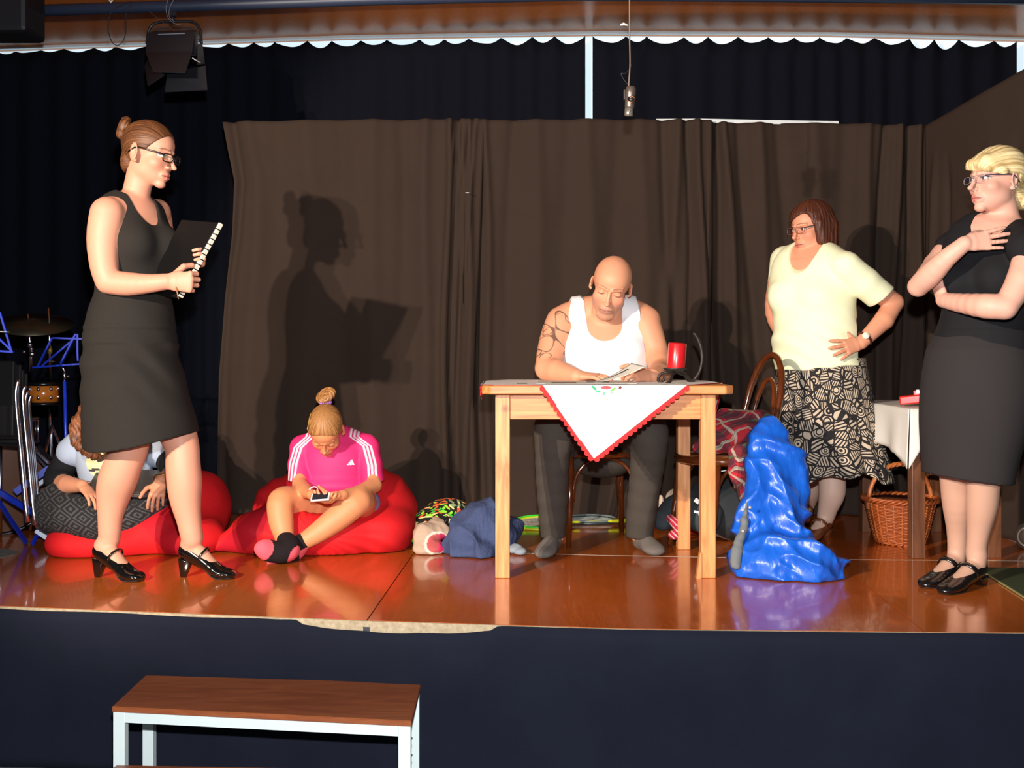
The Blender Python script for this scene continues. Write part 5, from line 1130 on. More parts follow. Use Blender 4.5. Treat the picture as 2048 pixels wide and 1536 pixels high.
def ethno():
    m, nt, b = nmat('patterned_trousers'); L = nt.links; tc = N(nt, 'ShaderNodeTexCoord'); sp = N(nt, 'ShaderNodeSeparateXYZ'); L.new(tc.outputs['Object'], sp.inputs[0])
    def mth(op, a, b_=None, c_=None):
        n = N(nt, 'ShaderNodeMath', _operation=op)
        for i, v in enumerate((a, b_, c_)):
            if v is None: continue
            if isinstance(v, (int, float)): n.inputs[i].default_value = v
            else: L.new(v, n.inputs[i])
        return n.outputs[0]
    u = mth('PINGPONG', mth('MULTIPLY', mth('ADD', sp.outputs[0], mth('MULTIPLY', sp.outputs[2], .4)), 10), .5); v = mth('PINGPONG', mth('MULTIPLY', sp.outputs[2], 14), .5)
    dsum = mth('ADD', u, v); ring = mth('SINE', mth('MULTIPLY', dsum, 24)); nz = N(nt, 'ShaderNodeTexNoise', Scale=130.0, Detail=2.0); L.new(tc.outputs['Object'], nz.inputs['Vector'])
    big = N(nt, 'ShaderNodeTexNoise', Scale=7.0); L.new(tc.outputs['Object'], big.inputs['Vector'])
    s_ = mth('ADD', ring, mth('MULTIPLY_ADD', nz.outputs['Fac'], 2.2, -1.1)); g = mth('GREATER_THAN', mth('ADD', s_, mth('MULTIPLY_ADD', big.outputs['Fac'], 3.0, -1.5)), .62)
    mx = N(nt, 'ShaderNodeMix', _data_type='RGBA'); mx.inputs[6].default_value = (*lin((26, 26, 28)), 1); mx.inputs[7].default_value = (*lin((70, 68, 70)), 1); L.new(g, mx.inputs[0]); L.new(mx.outputs[2], b.inputs['Base Color']); b.inputs['Roughness'].default_value = .95; return m
person_laptop()
A = frame(unit((.03, -.42, .9)), (1, 0, .05)); c = W(249, 968, 4.93); o = obox(MB(), c, A, .142, .095, .008).build('laptop', mat('laptop_grey', (86, 88, 92), .35, .3), None, False, .003); tag(o, 'dark grey laptop lying on the lap of the long-haired girl', 'laptop')
obox(MB(), c+A[:,2]*.014, A, .141, .094, .0045).build('lid', mat('laptop_lid', (96, 92, 90), .25, .6), o, False, .003)

# ================================================================= beanbags
def beanbag(label, build, seams, grp):
    root = empty('beanbag', (0, 0, 0), label, 'beanbag'); M = Model(); build(M)
    M.cut((None, None, lambda X, Y, Z: Z-.0025), .004)
    V, Q = M.mesh(.009); o = npmesh('cover', V, Q, mat('red_fabric', (0,0,0), .75, attr='Col', noise=.06, nscale=12, bump=.25, bscale=350, spec=.25), root); setcol(o, seams(V)); root.location = (float(V[:,0].mean()), float(V[:,1].mean()), 0); o.matrix_parent_inverse = parent_inv(root); return root
def bb2(M):
    M.add(ell(W(660, 1055, 5.14)+[0,0,.0], (.355, .31, .155)), .05); M.add(ell(W(740, 1020, 5.25), (.215, .22, .20)), .10); M.add(curve([(W(600, 1052, 5.02), .17, .13), (W(510, 1068, 4.98), .11, .085), (W(440, 1086, 4.96), .035)], (0,1,0)), .08)
    M.add(ell(W(620, 1010, 5.26), (.26, .16, .15)), .08); M.add(ell(W(775, 1060, 5.08), (.12, .2, .11)), .06)
    M.cut(ell(W(655, 990, 5.02), (.17, .16, .075)), .08)
    M.disp(lambda x, y, z: .007*(np.abs(snoise((x, y, z), 9, 5, 5))-.6)+.0035*np.sin(np.arctan2(z-.1, x-W(655,0,5.1)[0])*26+5*snoise((x, y, z), 6, 2, 4)))
def seam_color(main, dark, th): 
    def f(V):
        C = np.tile(np.array(lin(main)), (len(V), 1)); m = th(V); C[m] = np.array(lin(dark)); return C
    return f
x0 = W(655, 0, 5.1)[0]
beanbag('red beanbag under the girl in the pink shirt', bb2, seam_color((206, 26, 32), (176, 14, 34), lambda V: ((V[:,0]-W(520,0,5)[0]+(V[:,2]-.1)*-1.0 < .035) & (V[:,0]-W(478,0,5)[0]+(V[:,2]-.1)*-1.0 > -.01))), 0)
def bb1(M):
    M.add(ell(W(330, 1050, 5.18), (.25, .30, .17)), .05); M.add(ell(W(400, 1015, 5.24), (.13, .22, .175)), .10); M.add(ell(W(160, 1082, 4.97), (.135, .17, .085)), .05); M.add(ell(W(235, 1075, 5.05), (.22, .24, .105)), .10)
    M.add(ell(W(385, 1075, 5.0), (.15, .17, .095)), .08); M.cut(ell(W(215, 1000, 5.0), (.22, .2, .10)), .08)
    M.disp(lambda x, y, z: .007*(np.abs(snoise((x, y, z), 9, 7, 5))-.6)+.004*(np.abs(snoise((x, y, z), 22, 8, 5))-.6))
beanbag('red beanbag under the girl with the laptop', bb1, seam_color((212, 26, 32), (182, 16, 32), lambda V: (V[:,0] > W(300,0,4.95)[0]+(.12-V[:,2])*.9) & (V[:,0] < W(372,0,4.95)[0]+(.12-V[:,2])*.1)), 0)
# ================================================================= the wooden table
def wood_mat(name, c1, c2, scale=(3, 3, 30), rough=.45, axis='X', knots=True):
    m, nt, b = nmat(name); L = nt.links; tc = N(nt, 'ShaderNodeTexCoord'); mp = N(nt, 'ShaderNodeMapping'); mp.inputs['Scale'].default_value = scale; L.new(tc.outputs['Object'], mp.inputs[0])
    wv = N(nt, 'ShaderNodeTexNoise', Scale=2.0, Detail=6.0, Distortion=1.2); L.new(mp.outputs[0], wv.inputs['Vector'])
    mx = N(nt, 'ShaderNodeMix', _data_type='RGBA'); mx.inputs[6].default_value = (*lin(c1), 1); mx.inputs[7].default_value = (*lin(c2), 1)
    mr = N(nt, 'ShaderNodeMapRange'); mr.inputs[1].default_value = .3; mr.inputs[2].default_value = .7; L.new(wv.outputs['Fac'], mr.inputs[0]); L.new(mr.outputs[0], mx.inputs[0])
    last = mx.outputs[2]
    if knots:
        kn = N(nt, 'ShaderNodeTexVoronoi', Scale=4.5); L.new(tc.outputs['Object'], kn.inputs['Vector']); k2 = N(nt, 'ShaderNodeMapRange'); k2.inputs[1].default_value = .03; k2.inputs[2].default_value = .10; k2.inputs[3].default_value = .75; k2.inputs[4].default_value = 0
        L.new(kn.outputs['Distance'], k2.inputs[0]); m2 = N(nt, 'ShaderNodeMix', _data_type='RGBA'); L.new(k2.outputs[0], m2.inputs[0]); L.new(last, m2.inputs[6]); m2.inputs[7].default_value = (*lin(tuple(v*.45 for v in c2)), 1); last = m2.outputs[2]
    L.new(last, b.inputs['Base Color']); b.inputs['Roughness'].default_value = rough
    bp = N(nt, 'ShaderNodeBump', Strength=.15, Distance=.003); L.new(wv.outputs['Fac'], bp.inputs['Height']); L.new(bp.outputs[0], b.inputs['Normal']); return m
WV = wood_mat('pine_vertical', (226, 160, 100), (186, 112, 58), (16, 16, 1.6)); WH = wood_mat('pine_horizontal', (222, 150, 88), (182, 106, 52), (1.6, 16, 16))
tab = empty('wooden_table', (.37, 4.72, 0), 'rustic pine table with straight legs and a white embroidered cloth on top', 'table')
xl, xr, yf, yb = -.037, .770, 4.405, 5.03; hw = .0285
for (x, y) in ((xl, yf), (xr, yf), (xl, yb), (xr, yb)):
    MB().box((x-hw, y-hw+.03, .0), (x+hw, y+hw+.03, .722)).build('leg', WV, tab, False, .003)
for y in (yf, yb): MB().box((xl+hw, y+.012, .622), (xr-hw, y+.034, .722)).build('apron', WH, tab, False, .002)
for x in (xl, xr): MB().box((x-.011, yf+hw+.03, .622), (x+.011, yb-hw+.03, .722)).build('apron', WH, tab, False, .002)
cx0, cx1, cy0, cy1, c_ = -.118, .862, 4.345, 5.125, .035
poly = [(cx0+c_, cy0), (cx1-c_, cy0), (cx1, cy0+c_), (cx1, cy1-c_), (cx1-c_, cy1), (cx0+c_, cy1), (cx0, cy1-c_), (cx0, cy0+c_)]
mesh('tabletop', [(x, y, .7225) for x, y in poly]+[(x, y, .756) for x, y in poly], [tuple(range(7, -1, -1)), tuple(range(8, 16))]+[(i, (i+1) % 8, 8+(i+1) % 8, 8+i) for i in range(8)], WH, tab, False).modifiers.new('b', 'BEVEL').width = .004
MB().hexa([(xr-hw-.02, yf-.005, .0), (xr-hw, yf-.005, .0), (xr-hw, yf+.03, 0), (xr-hw-.02, yf+.03, 0), (xr-hw-.006, yf-.005, .10), (xr-hw, yf-.005, .10), (xr-hw, yf+.03, .10), (xr-hw-.006, yf+.03, .10)]).build('corner_wedge', WV, tab, False)

# ---- tablecloth, set diagonally, red scalloped border
clothM = mat('white_cloth', (240, 240, 240), .85, noise=.02, bump=.1, bscale=900); redM = mat('red_lace', (208, 38, 40), .8, noise=.2, nscale=300)
cl = empty('tablecloth', (.25, 4.7, .757), 'white square cloth with red scalloped edge lying diagonally over the pine table', 'tablecloth')
tz = .7575; A_, B_, T_ = W(1084, 773, 4.343), W(1375, 771, 4.343), W(1187, 919, 4.335)
ax0, bx0, tx0 = A_[0], B_[0], T_[0]; zT = T_[2]
topP = [(ax0, cy0), (bx0, cy0), (cx1-.01, cy0+.27), (cx1-.01, cy0+.52), (cx1-.13, cy1-.02), (cx0+.10, cy1-.02), (cx0+.008, cy0+.45), (cx0+.008, cy0+.06)]
topP = [(ax0, cy0), (bx0, cy0), (cx1-.004, cy0+.30), (cx1-.004, cy1-.13), (cx1-.14, cy1-.004), (cx0+.10, cy1-.004), (cx0+.004, cy1-.14), (cx0+.004, cy0+.07), (cx0+.05, cy0+.012)]
def flat(P, z, t=.0015):
    n = len(P); return [(x, y, z) for x, y in P]+[(x, y, z+t) for x, y in P], [tuple(range(n-1, -1, -1)), tuple(range(n, 2*n))]+[(i, (i+1) % n, n+(i+1) % n, n+i) for i in range(n)]
mesh('cloth_top', *flat(topP, .7566), clothM, cl, False)
def flap(P0, P1, Tp, nm, out, n=24, wob=.006):
    """triangle hanging from edge P0-P1 to the point Tp"""
    P0, P1, Tp, out = map(lambda a: np.array(a, float), (P0, P1, Tp, out)); V, Q = [], []
    for j in range(n+1):
        v = j/n
        for i in range(n+1):
            u = i/n; p = (P0*(1-u)+P1*u)*(1-v)+Tp*v; p = p+out*(.004+wob*math.sin(u*9+v*3)*v*(1-v)*2); V.append(p)
    Q = [(j*(n+1)+i, j*(n+1)+i+1, (j+1)*(n+1)+i+1, (j+1)*(n+1)+i) for j in range(n) for i in range(n)]
    o = mesh(nm, V, Q, clothM, cl); thick(o, .0015); return o
def scallops(P0, P1, inward, nm, r=.011, out=(0,-1,0), off=.0045):
    P0, P1, inward, out = map(lambda a: np.array(a, float), (P0, P1, inward, out)); Ln = np.linalg.norm(P1-P0); n = max(2, int(Ln/(r*2.0))); t = (P1-P0)/Ln; nv = -(inward-t*np.dot(inward, t)); nv /= np.linalg.norm(nv); m = 9; mb = MB()
    up, lo = [], []
    for k in range(n):
        for q in range(m):
            a = math.pi*q/(m-1); c = P0+t*Ln*(k+.5)/n; lo.append(c-t*math.cos(a)*Ln/n/2+nv*(math.sin(a)*r+.006)+out*off); up.append(P0+t*Ln*((k+q/(m-1))/n)-nv*.003+out*off)
    V = up+lo; N_ = len(up); mb.add([p for p in V]+[p+out*.002 for p in V], [(i, i+1, N_+i+1, N_+i) for i in range(N_-1)]+[(2*N_+i, 3*N_+i, 3*N_+i+1, 2*N_+i+1) for i in range(N_-1)]+[(N_+i, N_+i+1, 3*N_+i+1, 3*N_+i) for i in range(N_-1)])
    return mb.build(nm, redM, cl)
P0, P1, Tp = (ax0, cy0-.001, .757), (bx0, cy0-.001, .757), (tx0, cy0-.012, zT)
flap(P0, P1, Tp, 'front_corner', (0, -1, 0))
scallops(P0, Tp, (1, 0, .3), 'scalloped_edge'); scallops(P1, Tp, (-1, 0, .3), 'scalloped_edge')
# corner hanging at the right end and the back right, tiny one at the left
P0, P1, Tp = (cx1+.001, cy0+.30, .757), (cx1+.001, cy1-.13, .757), (cx1+.004, 4.86, .60)
flap(P0, P1, Tp, 'right_corner', (1, 0, 0)); scallops(P0, Tp, (0, 1, .3), 'scalloped_edge', out=(1,0,0)); scallops(P1, Tp, (0, -1, .3), 'scalloped_edge', out=(1,0,0))
P0, P1, Tp = (cx0-.001, cy0+.07, .757), (cx0-.001, cy1-.14, .757), (cx0-.004, 4.75, .70)
flap(P0, P1, Tp, 'left_corner', (-1, 0, 0)); scallops(P0, Tp, (0, 1, .3), 'scalloped_edge', out=(-1,0,0)); scallops(P1, Tp, (0, -1, .3), 'scalloped_edge', out=(-1,0,0))
MB().tube([(cx0-.004, cy0+.10, .757), (cx0-.006, cy0+.10, .715)], .002, 5).build('tassel', redM, cl)
def strip(a, b, w=.012): 
    a = np.array((*a, .7583)); b = np.array((*b, .7583)); return MB().bar(a, b, w, .0016).build('red_border', redM, cl)
for i in (1, 7, 8): strip(topP[i], topP[(i+1) % 9])
# embroidery on the hanging corner: leaves and flowers
def emb(px, py, kind, sz, col, rot=0):
    d = cy0-.0075; c = W(px, py, d); m_ = mat('thread_%d_%d_%d' % col, col, .7); mb = MB(); n = 10
    if kind == 'leaf': pts = [(math.cos(a)*sz, math.sin(a)*sz*.35) for a in np.linspace(0, 2*math.pi, n+1)[:-1]]
    else: pts = [(math.cos(a)*sz*(1+.25*math.cos(5*a)), math.sin(a)*sz*(1+.25*math.cos(5*a))) for a in np.linspace(0, 2*math.pi, 21)[:-1]]
    R2 = np.array([[math.cos(rot), -math.sin(rot)], [math.sin(rot), math.cos(rot)]]); P = [R2@np.array(p) for p in pts]; k = len(P)
    mb.add([(c[0]+p[0], c[1]-.0015, c[2]+p[1]) for p in P], [tuple(range(k))]); return mb.build('embroidery', m_, cl, False)
for a in ((1188, 776, 'leaf', .013, (40, 170, 110), -.8), (1196, 783, 'leaf', .010, (60, 180, 120), .2), (1212, 775, 'leaf', .020, (220, 80, 90), 0), (1226, 779, 'leaf', .012, (120, 190, 80), .7), (1240, 775, 'flower', .006, (120, 50, 60)), (1202, 796, 'flower', .003, (240, 200, 60)), (1214, 799, 'flower', .003, (240, 200, 60)), (1208, 787, 'leaf', .008, (90, 190, 130), 1.4), (1224, 786, 'leaf', .008, (150, 210, 160), -.2)): emb(*a)
for (px, py, w, col) in ((1345, 767, .02, (70, 150, 70)), (1365, 768, .03, (110, 170, 80)), (1330, 769, .02, (60, 130, 80)), (1100, 768, .03, (90, 140, 70)), (1130, 767, .02, (220, 170, 50))):
    c = G(px, py, .7585); MB().lathe(c, [(w*.6, 0), (w*.62, .0006)], 10, squash=(1, .5)).build('embroidery', mat('thread_%d_%d_%d' % col, col, .7), cl, False)

# ---- newspaper under his hands
pM = mat('newsprint', (226, 220, 208), .8, noise=.15, nscale=60); npz = .7590
nw = empty('newspaper', (.2, 4.75, npz), 'open newspaper under the hands of the man, its page corner lifted', 'newspaper')
for (x0, y0, x1, y1, t) in ((.10, 4.52, .50, 4.92, 0), (.13, 4.47, .45, 4.80, 1)):
    mesh('sheet', *flat([(x0, y0), (x1, y0-.02), (x1+.02, y1), (x0+.02, y1+.03)], npz+t*.0018), pM, nw, False)
V, Q = [], []; nu_, nv_ = 24, 8
pa_, pb_ = W(1165, 767, 4.62), W(1263, 728, 4.72)
for i in range(nu_+1):
    u = i/nu_
    for j in range(nv_+1):
        v = j/nv_; x = pa_[0]+(pb_[0]-pa_[0])*u; zz = pa_[2]+.004+(pb_[2]-pa_[2])*(u**1.9); p = np.array((x+.03*v*u, pa_[1]+(pb_[1]-pa_[1])*u, zz)); V.append(p+np.array((.02, -.075, -.012*u-.001))*v*(.4+.6*u)+np.array((0, 0, .0)))
Q = [(i*(nv_+1)+j, (i+1)*(nv_+1)+j, (i+1)*(nv_+1)+j+1, i*(nv_+1)+j+1) for i in range(nu_) for j in range(nv_)]
o = mesh('curled_page', V, Q, pM, nw); thick(o, .0008)
# headline letters along the curl
tc_ = bpy.data.curves.new('headline', 'FONT'); tc_.body = 'wohnen'; tc_.size = .026; tc_.extrude = .0004; tc_.shear = 0; tc_.offset = .0006
to = bpy.data.objects.new('headline', tc_); COL.objects.link(to); bpy.context.view_layer.update()
me = bpy.data.meshes.new_from_object(to.evaluated_get(bpy.context.evaluated_depsgraph_get())); bpy.data.objects.remove(to)
wmax = max(v.co.x for v in me.vertices)
def page(u, v):
    x = pa_[0]+(pb_[0]-pa_[0])*u; zz = pa_[2]+.004+(pb_[2]-pa_[2])*(u**1.9); p = np.array((x+.03*v*u, pa_[1]+(pb_[1]-pa_[1])*u, zz)); return p+np.array((.02, -.075, -.012*u-.001))*v*(.4+.6*u)
for v in me.vertices:
    u = .34+.5*v.co.x/wmax; w = .42-v.co.y/.075; p = page(u, w); v.co = (p[0], p[1]-.0022+ (v.co.z*0), p[2]+.0015)
link('headline', me, mat('ink', (40, 36, 36), .8), nw)
MB().box((.16, 4.50, npz+.0037), (.26, 4.60, npz+.0041)).build('photo_print', mat('print_brown', (150, 110, 80), .8, noise=.5, nscale=40), nw, False)
MB().box((.02, 4.50, .7585), (.06, 4.56, .7592)).build('photo_print', mat('print_green', (120, 130, 90), .8, noise=.5, nscale=40), nw, False)
c = W(1217, 765, 4.60); o = MB().tube([c+[-.09, .0, .001], c+[.0, -.02, .002]], .0028, 6).build('pen', mat('grey_metal', (90, 90, 95), .4, .8), None, True); tag(o, 'thin grey pen lying on the newspaper beside the hand of the man', 'pen')

# ---- candle and wrought iron holder
IR = mat('wrought_iron', (70, 62, 58), .5, .6, noise=.3, nscale=80, bump=.3, bscale=200)
hc = W(1350, 742, 4.70); ch_ = empty('candle_holder', (hc[0], hc[1], .758), 'wrought iron candle holder with curled legs and a tall curved arm on the table', 'candle holder')
MB().lathe(hc, [(0, -.006), (.030, -.005), (.046, .006), (.051, .012), (.049, .013), (.040, .004), (0, .002)], 32).build('dish', IR, ch_, True)
def P_(px, py, d=4.70): return W(px, py, d)
MB().tube(spline([P_(1352, 744), P_(1345, 748, 4.66), P_(1343, 756, 4.63), P_(1339, 764, 4.61), P_(1332, 767.5, 4.60)], 5), [.0065]*20+[.0045], 8).build('leg', IR, ch_, True)
MB().tube(spline([P_(1355, 744), P_(1368, 746, 4.74), P_(1373, 755, 4.78), P_(1378, 764, 4.80)], 5), .0055, 8).build('leg', IR, ch_, True)
MB().tube(spline([P_(1345, 744), P_(1333, 745, 4.72), P_(1322, 748, 4.72), P_(1316, 757, 4.72), P_(1320, 764, 4.72), P_(1327, 760, 4.71), P_(1329, 752, 4.71)], 5), .0055, 8).build('leg', IR, ch_, True)
arm = [P_(1387, 665, 4.74), P_(1396, 678, 4.74), P_(1403, 700, 4.74), P_(1404, 722, 4.74), P_(1399, 743, 4.74), P_(1389, 758, 4.74), P_(1384, 764, 4.76), P_(1372, 752, 4.74), P_(1356, 746, 4.71)]
MB().tube(spline(arm, 6), [.0035]+[.0058]*48, 8).build('arm', IR, ch_, True)
cd = hc+[.003, 0, .006]; tilt = unit((.075, 0, 1)); mb = MB().lathe(cd, [(0, 0), (.0375, 0), (.0385, .004), (.0385, .106), (.035, .112), (.028, .108), (0, .106)], 36, axis=tilt)
o = mb.build('candle', mat('red_wax', (205, 28, 34), .28, noise=.15, nscale=40, spec=.6, coat=.3), None, True); tag(o, 'thick red pillar candle on the iron holder', 'candle')
w_ = cd+tilt*.106; MB().tube([w_, w_+tilt*.008], .0012, 6).build('wick', mat('ink', (40,36,36)), o, True)

# ================================================================= bentwood chairs
CH = mat('bentwood', (110, 52, 20), .16, noise=.4, nscale=14, spec=.6, coat=.7, rgb2=(56, 24, 10)); CANE = mat('chair_seat', (176, 112, 66), .4, noise=.25, nscale=50)
def chair(name, c, yaw, label, back=True, tiltb=.10, seat_h=.44, r=.195):
    root = empty(name, c, label, 'chair'); R = rotz(yaw); T = lambda p: np.array(c)+R@np.array(p, float)     # local: front is -y
    mb = MB(); mb.tube([T((r*math.cos(a), r*math.sin(a)*.98, seat_h-.018)) for a in np.linspace(0, 2*math.pi, 41)[:-1]], .019, 10, closed=True); mb.build('seat_frame', CH, root, True)
    MB().lathe(T((0,0,seat_h-.012)), [(0, -.006), (r-.008, -.006), (r-.006, .003), (0, .009)], 40).build('seat', CANE, root, True)
    legs = {}
    for sx in (-1, 1):
        top, bot = (sx*r*.80, -r*.62, seat_h-.03), (sx*r*.88, -r*.85, .0); legs[('f', sx)] = (top, bot)
        MB().tube([T(top), T((sx*r*.83, -r*.70, .22)), T(bot)], [.017, .016, .0125], 10).build('leg', CH, root, True)
        top, bot = (sx*r*.66, r*.78, seat_h-.0), (sx*r*.78, r*1.20, .0); legs[('b', sx)] = (top, bot)
        pts = [T(bot), T((sx*r*.70, r*.92, .22)), T((sx*r*.66, r*.84, seat_h))]
        MB().tube(pts, [.0125, .0155, .016], 10).build('leg', CH, root, True)
    # bent braces under the seat, one between each pair of legs
    def arch(a, b, drop=.20):
        a, b = np.array(a), np.array(b); pts = []
        for i in range(15):
            t = i/14; th = math.pi*t; p = a*(1-(1-math.cos(th))/2)+b*((1-math.cos(th))/2); z = seat_h-.04-drop*(1-math.sin(th)**.65); k = .92+.0*t; pts.append(T((p[0]*k, p[1]*k, z)))
        MB().tube(pts, .0085, 8).build('brace', CH, root, True)
    lp = lambda f, sx: (sx*r*.80, -r*.66, 0) if f == 'f' else (sx*r*.68, r*.86, 0)
    arch(lp('f', -1), lp('f', 1)); arch(lp('f', -1), lp('b', -1)); arch(lp('f', 1), lp('b', 1)); arch(lp('b', -1), lp('b', 1))
    if back:
        def hoop(w, h, y0, rr, nm):
            pts = []
            for i in range(25):
                t = i/24; th = math.pi*t; x = -w*math.cos(th)*(1+.10*math.sin(th)); z = seat_h+h*math.sin(th)**.62; pts.append(T((x, y0+(z-seat_h)*tiltb*1.9, z)))
            MB().tube(pts, rr, 10).build(nm, CH, root, True)
        hoop(r*.66, .44, r*.84, .0155, 'back_hoop'); hoop(r*.38, .33, r*.90, .011, 'inner_hoop')
    return root
cc = W(1199, 0, 5.27); chair('bentwood_chair', (cc[0], 5.27, 0), .10, 'dark bentwood chair under the seated man, mostly hidden by the tablecloth', tiltb=.16)
cc = W(1447, 0, 4.98); chair('bentwood_chair', (cc[0], 5.03, 0), -1.18, 'dark bentwood chair at the right end of the pine table, clothes piled on its seat', seat_h=.43, tiltb=.13)

# ================================================================= small table at the right
st_ = empty('side_table', (1.91, 5.17, 0), 'narrow dark wooden side table behind the blonde woman, draped with a white cloth', 'table'); WD = wood_mat('dark_wood', (120, 74, 46), (84, 48, 28), (14, 14, 1.8), knots=False)
for x, y in ((1.742, 4.845), (2.074, 4.86), (1.748, 5.545), (2.078, 5.545)): MB().box((x-.029, y-.029, 0), (x+.029, y+.029, .595)).build('leg', WD, st_, False, .003)
for y in (4.84, 5.55): MB().box((1.70, y-.012, .560), (2.14, y+.012, .615)).build('rail', WD, st_, False)
for x in (1.735, 2.09): MB().box((x-.01, 4.86, .560), (x+.01, 5.53, .615)).build('rail', WD, st_, False)
MB().box((1.70, 4.80, .615), (2.15, 5.62, .640)).build('tabletop', WD, st_, False, .003)
def side_cloth():
    x0, x1, y0, y1, zt_ = 1.695, 2.22, 4.79, 5.60, .6425
    root = empty('white_cloth', (1.95, 5.2, zt_), 'plain white cloth draped over the side table, one corner hanging down in a point', 'tablecloth')
    m_ = mat('white_linen', (226, 222, 214), .9, noise=.03, bump=.15, bscale=700)
    nu, nv = 50, 50; V = []
    P = MB(); P.box((x0, y0, zt_-.001), (x1, y1, zt_+.001)); P.build('cloth_top', m_, root, False)
    # left side hanging (front corner folded into a point)
    V = []; n1, n2 = 60, 12
    for i in range(n1):
        t = i/(n1-1); y = y1-(y1-y0)*t
        for j in range(n2):
            v = j/(n2-1); drop = np.interp(t, [0, .5, .85, 1], [.150, .175, .20, .255]); V.append((x0-.003-(.010+.012*math.sin(t*17))*v-.02*v*max(0, t-.9)*6, y, zt_-drop*v))
    Q = [(i*n2+j, i*n2+j+1, (i+1)*n2+j+1, (i+1)*n2+j) for i in range(n1-1) for j in range(n2-1)]
    o = mesh('side_drop', V, Q, m_, root); thick(o, .002)
    V = []; n1 = 60
    for i in range(n1):
        t = i/(n1-1); x = x0+(x1-x0)*t; drop = np.interp(t, [0, .05, .14, .5, 1], [.255, .20, .115, .125, .125])
        for j in range(n2):
            v = j/(n2-1); V.append((x-.02*v*max(0, .12-t)*4, y0-.003-(.008+.008*math.sin(t*26))*v, zt_-drop*v))
    o = mesh('front_drop', V, Q, m_, root); thick(o, .002)
side_cloth()
rd = W(1837, 789, 4.93); Rz = rotz(-.35)@roty(-.12); rb = obox(MB(), np.array((rd[0], 4.98, .6435+.033)), Rz, .062, .045, .019).build('red_tin', mat('red_plastic', (214, 40, 24), .22, coat=.5, noise=.05), None, False, .006); tag(rb, 'small shiny red case with a silver clip tilted on the side table', 'case')
obox(MB(), np.array((rd[0]+.02, 4.985, .6435+.062)), Rz, .022, .020, .011).build('clip_block', mat('red_plastic', (214,40,24)), rb, False, .004); obox(MB(), np.array((rd[0]+.01, 4.968, .6435+.066)), Rz, .008, .006, .009).build('clip', mat('silver', (200,200,205), .25, 1.0), rb, False, .002)

# ================================================================= wicker basket
def basket():
    c = np.array((*W(1799, 0, 5.22)[:2], 0)); c[1] = 5.21
    root = empty('wicker_basket', c, 'round wicker basket with a tall arched handle standing under the side table', 'basket'); m_ = mat('wicker', (190, 96, 44), .4, noise=.35, nscale=60, spec=.5, rgb2=(120, 54, 22)); ml = mat('wicker_light', (206, 116, 60), .4, noise=.3, nscale=60)
    H_ = .205; rad = lambda z: .105+.052*(z/H_)**.8
    inner = MB().lathe(c, [(0, .006), (.10, .006)]+[(rad(z)-.004, z) for z in np.linspace(.006, H_, 10)], 40); inner.build('lining', mat('wicker_dark', (112, 52, 22), .6, noise=.3, nscale=50), root, True)
    ns = 24
    for k in range(ns):
        a = 2*math.pi*k/ns; MB().tube([c+[rad(z)*math.cos(a), rad(z)*math.sin(a), z] for z in np.linspace(.004, H_, 8)], .0042, 6).build('stake', ml, root, True)
    nr = 30
    for j in range(nr):
        z = .008+(H_-.018)*j/(nr-1); pts = []
        for i in range(96):
            a = 2*math.pi*i/96; w = .0045*math.cos(ns/2*a+math.pi*(j % 2)); r = rad(z)+w; pts.append(c+[r*math.cos(a), r*math.sin(a), z])
        MB().tube(pts, .0034, 5, closed=True).build('woven_row', m_, root, True)
    for ph in (0, math.pi*2/3, math.pi*4/3):
        MB().tube([c+[(rad(H_)+.010*math.cos(12*a+ph)+.004)*math.cos(a), (rad(H_)+.010*math.cos(12*a+ph)+.004)*math.sin(a), H_+.008*math.sin(12*a+ph)] for a in np.linspace(0, 2*math.pi, 145)[:-1]], .0065, 6, closed=True).build('rim_braid', m_, root, True)
    for ph in (0, math.pi): MB().tube([c+[(.104+.006*math.cos(12*a+ph))*math.cos(a), (.104+.006*math.cos(12*a+ph))*math.sin(a), .008+.005*math.sin(12*a+ph)] for a in np.linspace(0, 2*math.pi, 121)[:-1]], .005, 6, closed=True).build('foot_braid', m_, root, True)
    ax_ = unit((.93, .12, 0)); hp = [c+ax_*.155*math.cos(t)*(1.0)+np.array([0, 0, .16+.205*math.sin(t)**.8]) for t in np.linspace(0, math.pi, 31)]
    MB().tube(hp, .0105, 10).build('handle', ml, root, True)
    for t0 in (0, 2.1, 4.2): MB().tube([p+np.array((0, .006*math.cos(i*1.2+t0), .006*math.sin(i*1.2+t0)))*1.6 for i, p in enumerate(hp)], .004, 5).build('handle_wrap', ml, root, True)
basket()

